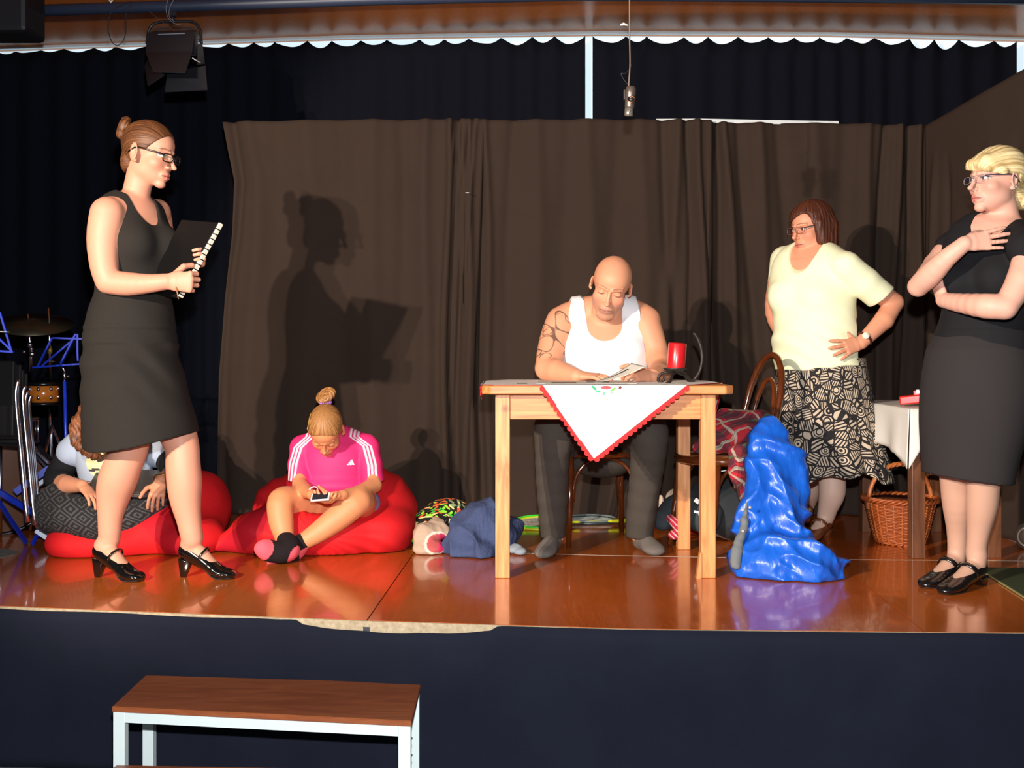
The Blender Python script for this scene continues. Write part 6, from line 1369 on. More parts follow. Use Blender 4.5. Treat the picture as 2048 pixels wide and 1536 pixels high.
# ================================================================= bench in front of the stage
BT = wood_mat('bench_top', (168, 94, 54), (138, 72, 40), (2, 14, 14), rough=.35, knots=False); WMt = mat('pale_paint', (232, 244, 240), .45, noise=.05)
def bench(top, z, leg_h, label, th=.018, name='step_bench', front_leg=.036):
    """top: four (px,py) corners front-left, front-right, back-right, back-left of the top face at height z"""
    P = [G(px, py, z) for px, py in top]; root = empty(name, (P[0]+P[2])/2*[1,1,0]+[0,0,-.55], label, 'bench')
    n = len(P); V = [p-[0,0,th] for p in P]+P; mesh('bench_top', V, [(3,2,1,0), (4,5,6,7), (0,1,5,4), (1,2,6,5), (2,3,7,6), (3,0,4,7)], BT, root, False).modifiers.new('b', 'BEVEL').width = .003
    u = unit(P[1]-P[0]); v = unit(P[3]-P[0]); q = [P[0]+u*.022+v*.024, P[1]-u*.022+v*.024, P[2]-u*.022-v*.024, P[3]+u*.022-v*.024]; w = .019
    for p in q:
        MB().hexa([(p+u*a*w+v*b*w)*[1,1,0]+[0,0,-.55] for a, b in ((-1,-1),(1,-1),(1,1),(-1,1))]+[(p+u*a*w+v*b*w)*[1,1,0]+[0,0,z-th] for a, b in ((-1,-1),(1,-1),(1,1),(-1,1))]).build('leg', WMt, root, False, .002)
    for i in range(4):
        a, b = q[i], q[(i+1) % 4]; d = unit(b-a); a2 = a+d*w; b2 = b-d*w; zz = z-th-.016
        sh = v*(-w+.004) if i == 0 else 0; MB().bar(a2*[1,1,0]+[0,0,zz]+sh, b2*[1,1,0]+[0,0,zz]+sh, .006, .031).build('rail', WMt, root, False)
    for k in range(3): 
        p = q[1]+u*.0195; MB().lathe((p[0], p[1], z-.06-.05*k), [(0,-.001),(.004,0),(.003,.003),(0,.004)], 8, axis=u).build('bolt', mat('grey_metal', (90,90,95)), root, True)
    return root
bench([(223, 1413), (823, 1442), (842, 1366), (291, 1350)], -.20, .3, 'step bench with reddish wooden top and pale metal frame in front of the stage')
bench([(170, 1580), (860, 1590), (850, 1540), (232, 1530)], -.37, .1, 'lower step bench in front of the taller one, only its back edge in view')
# ================================================================= clothes and things lying about
def garment(name, label, cat, build, m, vox=.006, color=None, floor_=True, group=None, extra=None):
    M = Model(); build(M)
    if floor_: M.cut((None, None, lambda X, Y, Z: Z-.0022), .003)
    V, Q = M.mesh(vox); o = npmesh(name, V, Q, m); 
    if color: setcol(o, color(V))
    return tag(o, label, cat, group)
# blue jacket hanging from the chair to the floor
def jk(M):
    d = 4.62
    M.add(curve([(W(1540, 862, 4.72), .045, .05), (W(1545, 900, 4.70), .085, .07), (W(1552, 960, 4.66), .115, .085), (W(1550, 1030, 4.60), .125, .09), (W(1548, 1090, 4.54), .150, .10), (W(1555, 1136, 4.46), .17, .12)], (1,0,0)), .04)
    M.add(curve([(W(1520, 868, 4.70), .030), (W(1508, 905, 4.66), .034), (W(1512, 960, 4.62), .045), (W(1502, 1040, 4.56), .050), (W(1492, 1110, 4.50), .055)], (0,1,0)), .03)
    M.add(curve([(W(1560, 1125, 4.45), .12, .085), (W(1620, 1132, 4.40), .11, .080), (W(1668, 1136, 4.42), .055, .05)], (0,.2,1)), .05)
    M.add(curve([(W(1590, 915, 4.66), .03), (W(1597, 980, 4.62), .035), (W(1592, 1060, 4.56), .04), (W(1590, 1110, 4.52), .045)], (0,1,0)), .03)
    M.disp(lambda x, y, z: (lambda wx, wz: .020*(np.abs(snoise((wx, y, wz), 24, 3, 6, (1.2, .8, .45)))-.6)+.014*(np.abs(snoise((wz, y, wx), 48, 5, 6, (1.3, .8, .5)))-.6)+.0025*(np.abs(snoise((x, y, z), 90, 6, 6))-.6))(x+.35*z+.03*np.sin(z*13), z-.2*x+.02*np.sin(x*17)))
BLM = mat('blue_satin', (26, 104, 214), .34, noise=.12, nscale=9, spec=.55, rgb2=(16, 72, 176), bump=.32, bscale=12, bdist=.02, stretch=(2.2, 1, 1.2))
jo = garment('blue_jacket', 'shiny bright blue jacket draped from the chair seat down to the stage floor', 'jacket', jk, BLM, .0055)
lm = Model(); lm.add(curve([(W(1494, 1005, 4.53), .010, .012), (W(1486, 1060, 4.48), .014, .012), (W(1474, 1100, 4.43), .017, .012), (W(1472, 1132, 4.41), .018, .012)], (1,0,0)), .02); lm.disp(folds(3, .006, 40)); lm.cut((None, None, lambda X, Y, Z: Z-.003), .002)
o = lm.build('grey_lining', mat('grey_lining', (112, 116, 118), .8, noise=.15, nscale=60), jo, .004)
for a in ((1500, 1015), (1486, 1062), (1478, 1110)): MB().lathe(W(*a, 4.455), [(0, -.002), (.007, 0), (.006, .003), (0, .004)], 12, axis=(0,-1,0)).build('snap_button', mat('silver', (200,200,205), .25, 1.0), jo, True)
# plaid shirt on the chair
def plaid_mat():
    m, nt, b = nmat('plaid'); L = nt.links; tc = N(nt, 'ShaderNodeTexCoord'); nz = N(nt, 'ShaderNodeTexNoise', Scale=5.0, Detail=2.0); L.new(tc.outputs['Object'], nz.inputs['Vector'])
    wp = N(nt, 'ShaderNodeVectorMath', _operation='MULTIPLY_ADD'); L.new(nz.outputs['Color'], wp.inputs[0]); wp.inputs[1].default_value = (.25, .25, .25); L.new(tc.outputs['Object'], wp.inputs[2])
    mp = N(nt, 'ShaderNodeMapping'); mp.inputs['Rotation'].default_value = (.4, .5, .3); L.new(wp.outputs[0], mp.inputs[0]); sp = N(nt, 'ShaderNodeSeparateXYZ'); L.new(mp.outputs[0], sp.inputs[0])
    def band(src, k, lo, ph=0):
        a = N(nt, 'ShaderNodeMath', _operation='MULTIPLY_ADD'); L.new(src, a.inputs[0]); a.inputs[1].default_value = k; a.inputs[2].default_value = ph; s_ = N(nt, 'ShaderNodeMath', _operation='SINE'); L.new(a.outputs[0], s_.inputs[0]); g = N(nt, 'ShaderNodeMath', _operation='GREATER_THAN'); L.new(s_.outputs[0], g.inputs[0]); g.inputs[1].default_value = lo; return g.outputs[0]
    last = None; cur = (*lin((176, 34, 44)), 1)
    for src, k, lo, ph, col, f in ((0, 62, .1, 0, (34, 36, 52), .62), (2, 62, .1, 1, (30, 32, 44), .62), (0, 62, .93, 3.2, (190, 176, 160), .7), (2, 62, .93, 4, (190, 176, 160), .7), (2, 124, .96, 0, (60, 110, 70), .6)):
        g = band(sp.outputs[src], k, lo, ph); fm = N(nt, 'ShaderNodeMath', _operation='MULTIPLY'); L.new(g, fm.inputs[0]); fm.inputs[1].default_value = f
        mx = N(nt, 'ShaderNodeMix', _data_type='RGBA'); L.new(fm.outputs[0], mx.inputs[0]); mx.inputs[7].default_value = (*lin(col), 1)
        if last is None: mx.inputs[6].default_value = cur
        else: L.new(last, mx.inputs[6])
        last = mx.outputs[2]
    L.new(last, b.inputs['Base Color']); b.inputs['Roughness'].default_value = .9; return m
def pl(M):
    z = W(0, 905, 5.0)[2]
    M.add(ell(W(1468, 872, 5.0), (.150, .13, .085)), .03); M.add(ell(W(1425, 895, 4.95), (.09, .09, .045)), .03); M.add(ell(W(1495, 900, 4.93), (.10, .08, .09)), .04)
    M.add(curve([(W(1480, 905, 4.86), .07, .045), (W(1492, 940, 4.82), .08, .05), (W(1500, 975, 4.80), .055, .04), (W(1496, 990, 4.80), .03, .03)], (1,0,0)), .03)
    M.add(curve([(W(1455, 850, 5.02), .07), (W(1520, 850, 5.0), .06), (W(1535, 868, 4.95), .04)]), .04)
    M.disp(lambda x, y, z: .012*(np.abs(snoise((x, y, z), 20, 13, 6))-.6)+.004*(np.abs(snoise((x, y, z), 55, 15, 6))-.6))
garment('plaid_shirt', 'crumpled red and navy plaid shirt heaped on the seat of the right bentwood chair', 'shirt', pl, plaid_mat(), .0055, None, False)
# jeans-blue cloth, beige cloth, printed pillow at the left of the table
def c1(M):
    M.add(curve([(W(918, 1098, 4.94), .055, .05), (W(940, 1082, 4.95), .10, .08), (W(962, 1048, 5.0), .085, .08), (W(978, 1026, 5.03), .05, .05)], (1,0,0)), .05); M.add(ell(W(950, 1102, 4.90), (.115, .10, .055)), .05); M.add(ell(W(1018, 1052, 5.12), (.075, .08, .05)), .04); M.add(ell(W(985, 1080, 5.0), (.10, .12, .09)), .05)
    M.disp(lambda x, y, z: .020*(np.abs(snoise((x*.8+z*.7, y, z*.2-x*.3), 30, 23, 6))-.6)+.007*(np.abs(snoise((x, y, z), 50, 25, 6))-.6))
garment('blue_cloth', 'crumpled faded blue garment on the floor behind the left leg of the pine table', 'garment', c1, mat('denim_blue', (72, 84, 120), .95, noise=.2, nscale=150, bump=.8, bscale=15, bdist=.02, stretch=(2, 1, .8), spec=.15), .0055)
def c2(M):
    M.add(curve([(W(842, 1100, 4.93), .035, .03), (W(850, 1070, 4.98), .05, .045), (W(880, 1055, 5.02), .06, .035)], (1,0,0)), .03); M.add(ell(W(862, 1096, 4.95), (.065, .06, .035)), .03)
    M.disp(lambda x, y, z: .010*(np.abs(snoise((x, y, z), 30, 33, 6))-.6)+.003*(np.abs(snoise((x, y, z), 80, 35, 6))-.6))
def c2c(V):
    C = np.tile(np.array(lin((186, 160, 138))), (len(V), 1)); p = V-W(872, 1088, 4.9); r = np.hypot(p[:,0], p[:,2]*1.1); C[(r < .052)] = lin((222, 210, 196)); C[(r < .040)] = lin((190, 84, 84)); C[(r < .046) & (p[:,0] > .012)] = lin((214, 40, 96)); return C
garment('beige_cloth', 'small crumpled beige garment with a pink and white trim beside the red beanbag', 'garment', c2, mat('beige_fabric', (0,0,0), .9, attr='Col', noise=.12, nscale=80), .004, c2c)
def c3(M):
    M.add(ell(W(868, 1056, 5.22), (.135, .13, .085)), .03); M.add(ell(W(895, 1028, 5.30), (.11, .11, .075)), .04); M.add(ell(W(845, 1064, 5.15), (.07, .09, .06)), .03)
    M.disp(folds(43, .008, 16))
def graf_mat():
    m, nt, b = nmat('letter_print'); L = nt.links; tc = N(nt, 'ShaderNodeTexCoord')
    v = N(nt, 'ShaderNodeTexVoronoi', Scale=36.0); v.inputs['Randomness'].default_value = 1; L.new(tc.outputs['Object'], v.inputs['Vector'])
    c = N(nt, 'ShaderNodeVectorMath', _operation='SUBTRACT'); L.new(v.outputs['Color'], c.inputs[0]); c.inputs[1].default_value = (.5, .5, .5); nn = N(nt, 'ShaderNodeVectorMath', _operation='NORMALIZE'); L.new(c.outputs[0], nn.inputs[0])
    sc_ = N(nt, 'ShaderNodeVectorMath', _operation='SUBTRACT'); L.new(tc.outputs['Object'], sc_.inputs[0]); L.new(v.outputs['Position'], sc_.inputs[1]); d = N(nt, 'ShaderNodeVectorMath', _operation='DOT_PRODUCT'); L.new(sc_.outputs[0], d.inputs[0]); L.new(nn.outputs[0], d.inputs[1])
    ab = N(nt, 'ShaderNodeMath', _operation='ABSOLUTE'); L.new(d.outputs['Value'], ab.inputs[0]); lt = N(nt, 'ShaderNodeMath', _operation='LESS_THAN'); L.new(ab.outputs[0], lt.inputs[0]); lt.inputs[1].default_value = .0058
    cr = N(nt, 'ShaderNodeValToRGB'); e = cr.color_ramp; e.interpolation = 'CONSTANT'; sp = N(nt, 'ShaderNodeSeparateColor'); L.new(v.outputs['Color'], sp.inputs[0])
    nz = N(nt, 'ShaderNodeTexNoise', Scale=7.0); L.new(tc.outputs['Object'], nz.inputs['Vector']); ad = N(nt, 'ShaderNodeMath', _operation='MULTIPLY_ADD'); L.new(sp.outputs[1], ad.inputs[0]); ad.inputs[1].default_value = .25; L.new(nz.outputs['Fac'], ad.inputs[2]); L.new(ad.outputs[0], cr.inputs[0])
    cols = ((0, (60, 210, 70)), (.52, (150, 235, 50)), (.60, (245, 90, 40)), (.70, (235, 230, 150)), (.78, (140, 160, 110)))
    e.elements[0].position = 0; e.elements[0].color = (*lin(cols[0][1]), 1); e.elements[1].position = cols[1][0]; e.elements[1].color = (*lin(cols[1][1]), 1)
    for p, cc_ in cols[2:]: x = e.elements.new(p); x.color = (*lin(cc_), 1)
    mx = N(nt, 'ShaderNodeMix', _data_type='RGBA'); L.new(lt.outputs[0], mx.inputs[0]); mx.inputs[6].default_value = (*lin((16, 15, 14)), 1); L.new(cr.outputs[0], mx.inputs[7]); L.new(mx.outputs[2], b.inputs['Base Color']); b.inputs['Roughness'].default_value = .8; return m
garment('printed_cloth', 'black bundled cloth printed with neon green and orange strokes beside the right beanbag', 'cloth', c3, graf_mat(), .006)
def c4(M):
    M.add(ell(W(1040, 1103, 4.90), (.03, .03, .018)), .01); M.add(ell(W(1030, 1098, 4.93), (.035, .04, .022)), .01); M.disp(folds(5, .004, 60))
garment('grey_cloth', 'small pale grey cloth on the floor just right of the left table leg', 'cloth', c4, mat('pale_grey', (150, 160, 170), .9, noise=.2, nscale=80), .004)
# rackets
def racket(c, n, x, label, rim, col2, rx=.115, ry=.145, handle=.30, strings=True):
    A = frame(n, x); c = np.array(c, float); root = empty('badminton_racket', c, label, 'racket')
    MB().tube([c+A@np.array((ry*math.cos(a), rx*math.sin(a), 0)) for a in np.linspace(0, 2*math.pi, 49)[:-1]], .0075, 8, closed=True).build('rim', rim, root, True)
    MB().tube([c+A@np.array(((ry-.0)*math.cos(a), (rx-.0)*math.sin(a), .009)) for a in np.linspace(0, 2*math.pi, 49)[:-1]], .005, 8, closed=True).build('rim_band', col2, root, True)
    sm_ = mat('racket_string', (190, 200, 190), .5); sb = MB()
    for k in range(-6, 7):
        t = k/7; L_ = math.sqrt(1-t*t); sb.tube([c+A@np.array((-ry*L_, rx*t, 0)), c+A@np.array((ry*L_, rx*t, 0))], .0008, 4); sb.tube([c+A@np.array((ry*t, -rx*L_, 0)), c+A@np.array((ry*t, rx*L_, 0))], .0008, 4)
    s_ = sb.build('strings', sm_, root); s_['kind'] = 'stuff'
    MB().tube([c+A@np.array((ry, 0, 0)), c+A@np.array((ry+handle*.6, 0, 0)), c+A@np.array((ry+handle, 0, 0))], [.006, .006, .014], 8).build('shaft', rim, root, True)
YR, GR = mat('yellow_rim', (206, 210, 40), .3), mat('green_rim', (70, 220, 60), .3)
racket(G(1085, 1046, .02)+[0,0,0], (0, -.12, 1), (1, .1, 0), 'badminton racket with yellow and green rim behind the left foot of the man', YR, GR)
racket(G(1180, 1040, .02)+[0,.0,0], (0, -.05, 1), (1, 0, 0), 'dark badminton racket lying flat by the drape behind the chair legs', mat('dark_rim', (50, 62, 60), .3), mat('grey_rim', (120, 130, 130), .3), rx=.09, ry=.13, handle=.05)
# pile right of the chair: dark garments, beige, a red racket
def p1(M):
    M.add(ell(W(1445, 1010, 5.30), (.18, .16, .135)), .05); M.add(ell(W(1480, 1035, 5.25), (.15, .14, .10)), .05); M.disp(lambda x, y, z: .014*(np.abs(snoise((x, y, z), 14, 51, 6))-.6)+.004*(np.abs(snoise((x, y, z), 45, 52, 6))-.6))
def p1c(V):
    C = np.tile(np.array(lin((40, 44, 48))), (len(V), 1)); n = snoise((V[:,0], V[:,1], V[:,2]*1.6), 13, 61, 5); C[n > .2] = lin((176, 148, 126)); return C
garment('dark_garments', 'heap of black and beige clothes on the floor behind the right bentwood chair', 'garment', p1, mat('dark_pile', (0,0,0), .9, attr='Col', noise=.15, nscale=60), .006, p1c)
def p2(M):
    M.add(curve([(W(1322, 1048, 5.12), .035, .03), (W(1345, 1022, 5.2), .06, .045), (W(1375, 1010, 5.25), .09, .06), (W(1405, 1030, 5.15), .09, .06), (W(1415, 1045, 5.1), .06, .05)], (1,0,0)), .03); M.disp(lambda x, y, z: .010*(np.abs(snoise((x, y, z), 20, 71, 6))-.6))
o = garment('grey_jacket', 'dark grey jacket with white marks lying below the right bentwood chair', 'jacket', p2, mat('dark_grey_cloth', (54, 62, 66), .85, noise=.15, nscale=60), .0055)
for (px, py, w, h, r_) in ((1394, 1002, .012, .022, .6), (1402, 1006, .010, .016, -.6), (1393, 1024, .012, .012, .2), (1402, 1028, .012, .008, -.3)): obox(MB(), W(px, py, 5.055), roty(r_), w, .002, h*.45).build('white_mark', mat('white_print', (235, 235, 235), .7), o, False)
def p3(M): M.add(curve([(W(1340, 1036, 5.1), .018), (W(1352, 1046, 5.06), .022), (W(1358, 1056, 5.05), .016)]), .02); M.add(ell(W(1350, 1070, 5.06), (.03, .03, .02)), .02); M.disp(folds(9, .004, 50))
def p3c(V):
    C = np.tile(np.array(lin((184, 26, 48))), (len(V), 1)); C[np.abs(np.sin((V[:,0]+V[:,2])*130)) < .3] = lin((220, 200, 205)); return C
garment('red_sock', 'small red cloth with white stripes lying below the dark grey jacket', 'sock', p3, mat('red_sock', (0,0,0), .9, attr='Col'), .004, p3c)
def p4(M): M.add(ell(W(1322, 1010, 5.32), (.018, .02, .05)), .01); M.add(ell(W(1350, 995, 5.34), (.05, .04, .04)), .02); M.disp(folds(12, .005, 40))
garment('beige_sleeve', 'pale beige sleeve end sticking up at the left end of the heap of clothes', 'garment', p4, mat('beige_pale', (204, 180, 156), .9, noise=.1), .005)
RR = mat('red_rim', (230, 52, 30), .3); racket(G(1440, 1060, .015), (0, -.06, 1), (1, .1, 0), 'badminton racket with an orange red rim under the heap of clothes', RR, RR, rx=.10, ry=.16, handle=.22)
o = MB().tube([W(1402, 962, 5.1), W(1430, 945, 5.05), W(1466, 938, 5.02)], .003, 6).build('white_hanger', mat('white_metal', (225,232,235)), None, True); tag(o, 'thin pale wire hanger end under the plaid shirt', 'hanger')
# paper at the left edge of the stage
def ppr():
    P = [G(-60, 1096), G(5, 1098), G(42, 1104), G(30, 1110), G(5, 1116), G(-60, 1112)]; n = len(P); V = [p+[0,0,.001] for p in P]+[p+[0,0,.003] for p in P]
    o = mesh('paper_sheet', V, [tuple(range(n-1, -1, -1)), tuple(range(n, 2*n))]+[(i, (i+1) % n, n+(i+1) % n, n+i) for i in range(n)], mat('paper_grey', (150, 142, 132), .8, noise=.4, nscale=30), None, False); tag(o, 'printed sheet of paper lying on the stage at the left edge', 'paper')
ppr()
# round thing at the right edge
c = G(2046, 1108, 0); c = np.array((c[0]+.02, 4.98, .088)); c = np.array(((2057-CX)/F*5.05, 5.05, .058)); rt = empty('cable_reel', c*[1,1,0], 'round brown reel standing on the floor at the right edge behind the green mat', 'reel')
MB().lathe(c, [(0, -.03), (.057, -.03), (.057, -.022), (.040, -.020), (.040, .020), (.057, .022), (.057, .03), (0, .03)], 36, axis=(-.5, -1, 0)).build('drum', mat('reel_brown', (92, 76, 64), .4, noise=.2), rt, True)
MB().tube([c+frame((-.5,-1,0))@np.array((.042*math.cos(a), .042*math.sin(a), .033)) for a in np.linspace(0, 2*math.pi, 33)[:-1]], .005, 6, closed=True).build('ring', mat('reel_ring', (150, 128, 108), .4), rt, True)

# ================================================================= overhead: pipe, lamp, microphone, speaker
PB = mat('blue_black_metal', (46, 56, 78), .45, noise=.1, spec=.5)
pp = [W(-80, 26, 5.900), W(360, 12, 5.900), W(760, -1, 5.900), W(1150, -10, 5.900), W(1500, -7, 5.970), W(2120, -1, 5.970)]
o = MB().tube(pp, [.030, .030, .0295, .0295, .0285, .0285], 16).build('lighting_pipe', PB, None, True); tag(o, 'dark blue lighting pipe crossing above the whole stage', 'pipe')
BK = mat('lamp_black', (30, 32, 38), .4, noise=.1, spec=.5); BK2 = mat('lamp_inner', (20, 20, 22), .5)
def lamp():
    c = W(345, 105, 5.900); root = empty('stage_lamp', c, 'black stage floodlight with barn doors hanging from the lighting pipe', 'lamp')
    P = lambda px, py, d=5.900: W(px, py, d)
    MB().box(tuple(P(341, 0, 5.900)-[.0, .012, .0]-[0.0,0,.085]), tuple(P(352, 0, 5.900)+[0, .012, .03])).build('hook_clamp', BK, root, False)
    MB().tube(spline([P(294, 88), P(298, 60), P(312, 46), P(345, 43), P(385, 44), P(400, 60), P(403, 88)], 6), .008, 8).build('yoke', BK, root, True)
    MB().lathe(P(345, 40), [(0,-.01), (.012, -.01), (.012, .02), (0, .02)], 12).build('bolt', BK, root, True)
    # housing: a box with sloped faces seen from the front left below
    fr = [P(293, 72, 5.731), P(384, 66, 5.731), P(371, 104, 5.647), P(293, 104, 5.647)]; 
    housing = [P(298, 112, 5.689), P(392, 112, 5.689), P(398, 112, 5.984), P(300, 112, 5.984), P(300, 64, 5.746), P(388, 62, 5.746), P(394, 60, 6.012), P(304, 62, 6.012)]
    MB().hexa(housing).build('housing', BK, root, False, .006)
    def plate(a, b, c_, d_, nm, m_=BK, t=.0025):
        a, b, c_, d_ = map(np.array, (a, b, c_, d_)); n = unit(np.cross(b-a, d_-a))*t; return MB().hexa([a-n, b-n, c_-n, d_-n, a+n, b+n, c_+n, d_+n]).build(nm, m_, root, False)
    plate(P(291, 104, 5.662), P(384, 103, 5.662), P(371, 146, 5.52), P(306, 144, 5.52), 'barn_door'); plate(P(296, 66, 5.704), P(389, 64, 5.704), P(384, 103, 5.662), P(291, 104, 5.662), 'barn_door')
    plate(P(335, 146, 5.689), P(411, 132, 5.689), P(415, 180, 5.619), P(330, 184, 5.619), 'barn_door'); plate(P(290, 130, 5.830), P(300, 112, 5.759), P(330, 150, 5.647), P(296, 172, 5.689), 'barn_door'); plate(P(394, 90, 5.759), P(404, 86, 5.900), P(409, 128, 5.900), P(394, 130, 5.689), 'barn_door')
    MB().bar(P(316, 69, 5.689), P(370, 67, 5.689), .004, .004).build('bright_edge', mat('edge_grey', (120, 128, 140), .4), root)  # thin paler strip along the upper edge of the housing
    MB().tube([P(384, 116, 5.647), P(398, 124, 5.675), P(406, 127, 5.731)], .003, 6).build('chain', mat('silver', (200,200,205), .25, 1.0), root, True)
lamp()
CB = mat('cable_black', (20, 20, 24), .5)
def cable(pts, r, label, m_=CB, nm='cable'):
    o = MB().tube(spline(pts, 8), r, 6).build(nm, m_, None, True); return tag(o, label, 'cable')
Pc = lambda px, py, d=5.858: W(px, py, d)
cable([Pc(262, 10), Pc(252, 30), Pc(252, 60), Pc(246, 82), Pc(234, 91), Pc(222, 80), Pc(216, 50), Pc(226, 20), Pc(262, 3)], .0022, 'thin black cable looping down from the pipe left of the stage lamp')
cable([Pc(338, -8), Pc(332, 18), Pc(338, 38), Pc(352, 48), Pc(362, 50)], .0012, 'thin pale wire curling from the pipe onto the stage lamp', mat('pale_wire', (150, 150, 155), .4), 'wire')
cable([Pc(352, -8), Pc(340, 14), Pc(339, 34), Pc(350, 44)], .0012, 'second thin pale wire curling beside the hook of the stage lamp', mat('pale_wire', (150,150,155)), 'wire')
cable([Pc(298, 22), Pc(312, 34), Pc(335, 52), Pc(350, 62)], .0014, 'straight brownish wire running from the pipe down to the lamp housing', mat('brown_wire', (110, 70, 50), .5), 'wire')
o = MB().box(tuple(W(-60, 62, 5.6)), tuple(W(52, -60, 5.6)+[0, .25, 0])).build('loudspeaker', mat('speaker_blue', (12, 14, 20), .6, noise=.1), None, False, .025); tag(o, 'dark blue loudspeaker corner hanging at the top left edge of the picture', 'loudspeaker')
o = MB().tube([W(217, -2, 5.830), W(222, 4, 5.830), W(226, -1, 5.830)], [.004, .007, .003], 8).build('cable_tie', mat('white_tie', (225, 220, 205), .5), None, True); tag(o, 'white knotted cable tie on the lighting pipe', 'cable tie')
# microphone
md = 4.35; mr_ = empty('microphone', W(1259, 215, md), 'silver and black condenser microphone hanging head down above the table', 'microphone')
Pm = lambda px, py, d=md: W(px, py, d); SV = mat('mic_body', (120, 106, 98), .35, .6); GRL = mat('mic_grille', (200, 190, 178), .4, .7, noise=.5, nscale=400)
MB().lathe(Pm(1257, 232), [(0, .0), (.016, .0), (.0165, .008), (.0165, .030)], 20, axis=(.07, -.10, 1)).build('grille', GRL, mr_, True)
MB().lathe(Pm(1257.5, 232)+np.array((.002, -.003, .030)), [(0, 0), (.0175, 0), (.0185, .004), (.020, .055), (.0195, .078), (.012, .084), (0, .084)], 20, axis=(.07, -.10, 1)).build('mic_body', SV, mr_, True)
MB().lathe(Pm(1262, 197, md-.02), [(0, -.010), (.012, -.010), (.014, -.002), (.014, .006), (0, .006)], 16, axis=(0, -1, .2)).build('connector', mat('mic_dark', (60, 54, 52), .3, .5), mr_, True)
MB().tube([Pm(1263, 199, md-.035)+frame((0,-1,.4))@np.array((.014*math.cos(a), .014*math.sin(a), 0)) for a in np.linspace(0, 2*math.pi, 21)[:-1]], .0018, 6, closed=True).build('copper_ring', mat('copper', (230, 150, 110), .3, 1.0), mr_, True)
MB().box(tuple(Pm(1250, 190)-[.006,.01,.02]), tuple(Pm(1250, 190)+[.004,.01,.02])).build('clip', mat('mic_dark', (60,54,52)), mr_, False, .003)
MB().bar(Pm(1258, 229, md-.020), Pm(1259.5, 221, md-.0215), .007, .002).build('switch', mat('mic_green', (110, 150, 130), .3), mr_, False)
cable([W(1259, -40, md), Pm(1259, 60), Pm(1260, 125), Pm(1258, 160), Pm(1257, 178)], .0030, 'cable carrying the hanging microphone down from above', mat('cable_tan', (128, 104, 90), .5))
cable([Pm(1263, 128), Pm(1259, 138), Pm(1250, 147), Pm(1242, 147), Pm(1247, 158), Pm(1256, 170), Pm(1263, 182)], .0014, 'thin loop of cable tied beside the hanging microphone', CB)
o = MB().tube([Pm(1241, 50), Pm(1247, 48), Pm(1256, 51)], [.004, .006, .003], 8).build('cable_tie', mat('white_tie', (225,220,205)), None, True); tag(o, 'small pale cable tie on the cable of the microphone', 'cable tie')

# ================================================================= band corner at the left: chairs, stands, drums
CR = mat('chrome', (235, 238, 255), .20, 1.0, noise=.02); BLUE = mat('blue_enamel', (20, 50, 180), .35, noise=.05, coat=.3)
# stacked chrome-legged chairs: the front tube of each
def stackchair(i, top, kink, bot, label):
    d = 4.95+.04*i; root = empty('stacked_chair', G(bot[0], 1072), label, 'chair', None)
    a, k_, b_ = W(*top, d), W(*kink, d-.01), W(*bot, d-.12); b_[2] = max(b_[2], .012)
    MB().tube(spline([a, k_, (k_+b_)/2, b_], 5), .0095, 10).build('leg', CR, root, True); a2, k2, b2 = a+[-.42, .10, 0], k_+[-.42, .10, 0], b_+[-.42, .10, 0]
    MB().tube(spline([a2, k2, (k2+b2)/2, b2], 5), .0095, 10).build('leg', CR, root, True)
    sz = .46+.03*i; y0 = k_[1]-.0; P = [k_+[0,0,0], k_+[-.42,.1,0]]; z0 = k_[2]-.20
    MB().hexa([(a2[0], a2[1]-.01, z0+.03), (a[0]-.02, a[1]-.01, z0+.03), (a[0]-.02, a[1]+.012, z0+.03), (a2[0], a2[1]+.012, z0+.03), (a2[0], a2[1]-.0, z0+.36), (a[0]-.02, a[1]-.0, z0+.36), (a[0]-.02, a[1]+.02, z0+.36), (a2[0], a2[1]+.02, z0+.36)]).build('backrest', mat('chair_black', (11, 11, 13), .7), root, False, .006)
    return root
stackchair(0, (37, 760), (32, 795), (55, 1045), 'stacked chrome-legged black chair, leftmost chrome tube of the stack')
stackchair(1, (50, 772), (46, 802), (70, 1050), 'stacked chrome-legged black chair, second chrome tube of the stack')
stackchair(2, (55, 782), (51, 812), (75, 1056), 'stacked chrome-legged black chair, third chrome tube of the stack')
stackchair(3, (62, 790), (58, 818), (83, 1060), 'stacked chrome-legged black chair, chrome tube nearest the beanbag')
def music_stand(label, c, d, wpx, tilt_, base, kind):
    root = empty('music_stand', (W(c[0], 0, d)[0], d, 0), label, 'music stand'); return root
# folded desk of the right music stand
r1 = music_stand('blue folding music stand in front of the dark curtain beside the drum kit', (128, 700), 5.35, 0, 0, 0, 0); P = lambda px, py, d=5.35: W(px, py, d)
for a, b_, w in (((66, 735), (160, 728), .016), ((104, 676), (178, 678), .012), ((160, 728), (180, 680), .008), ((122, 727), (152, 668), .016), ((76, 732), (104, 676), .008), ((84, 732), (150, 676), .006), ((155, 700), (156, 722), .006), ((155, 668), (155, 700), .004)):
    MB().bar(P(*a), P(*b_), .008, w, up=(0,1,0)).build('desk_bar', BLUE, r1)
MB().tube([P(129, 742), P(129, 762)], .006, 8).build('pole', CR, r1, True); MB().tube([P(129, 742), P(124, 733)], .005, 8).build('neck', CR, r1, True); MB().tube([P(129, 762), P(132, 880), (P(133, 0)[0], 5.35, .30)], [.008, .009, .009], 8).build('lower_pole', BLUE, r1, True)
for a in (0.3, 2.4, 4.5): MB().bar((P(133, 0)[0], 5.35, .30), (P(133, 0)[0]+.26*math.cos(a), 5.35+.26*math.sin(a), .01), .008, .018).build('leg', BLUE, r1)
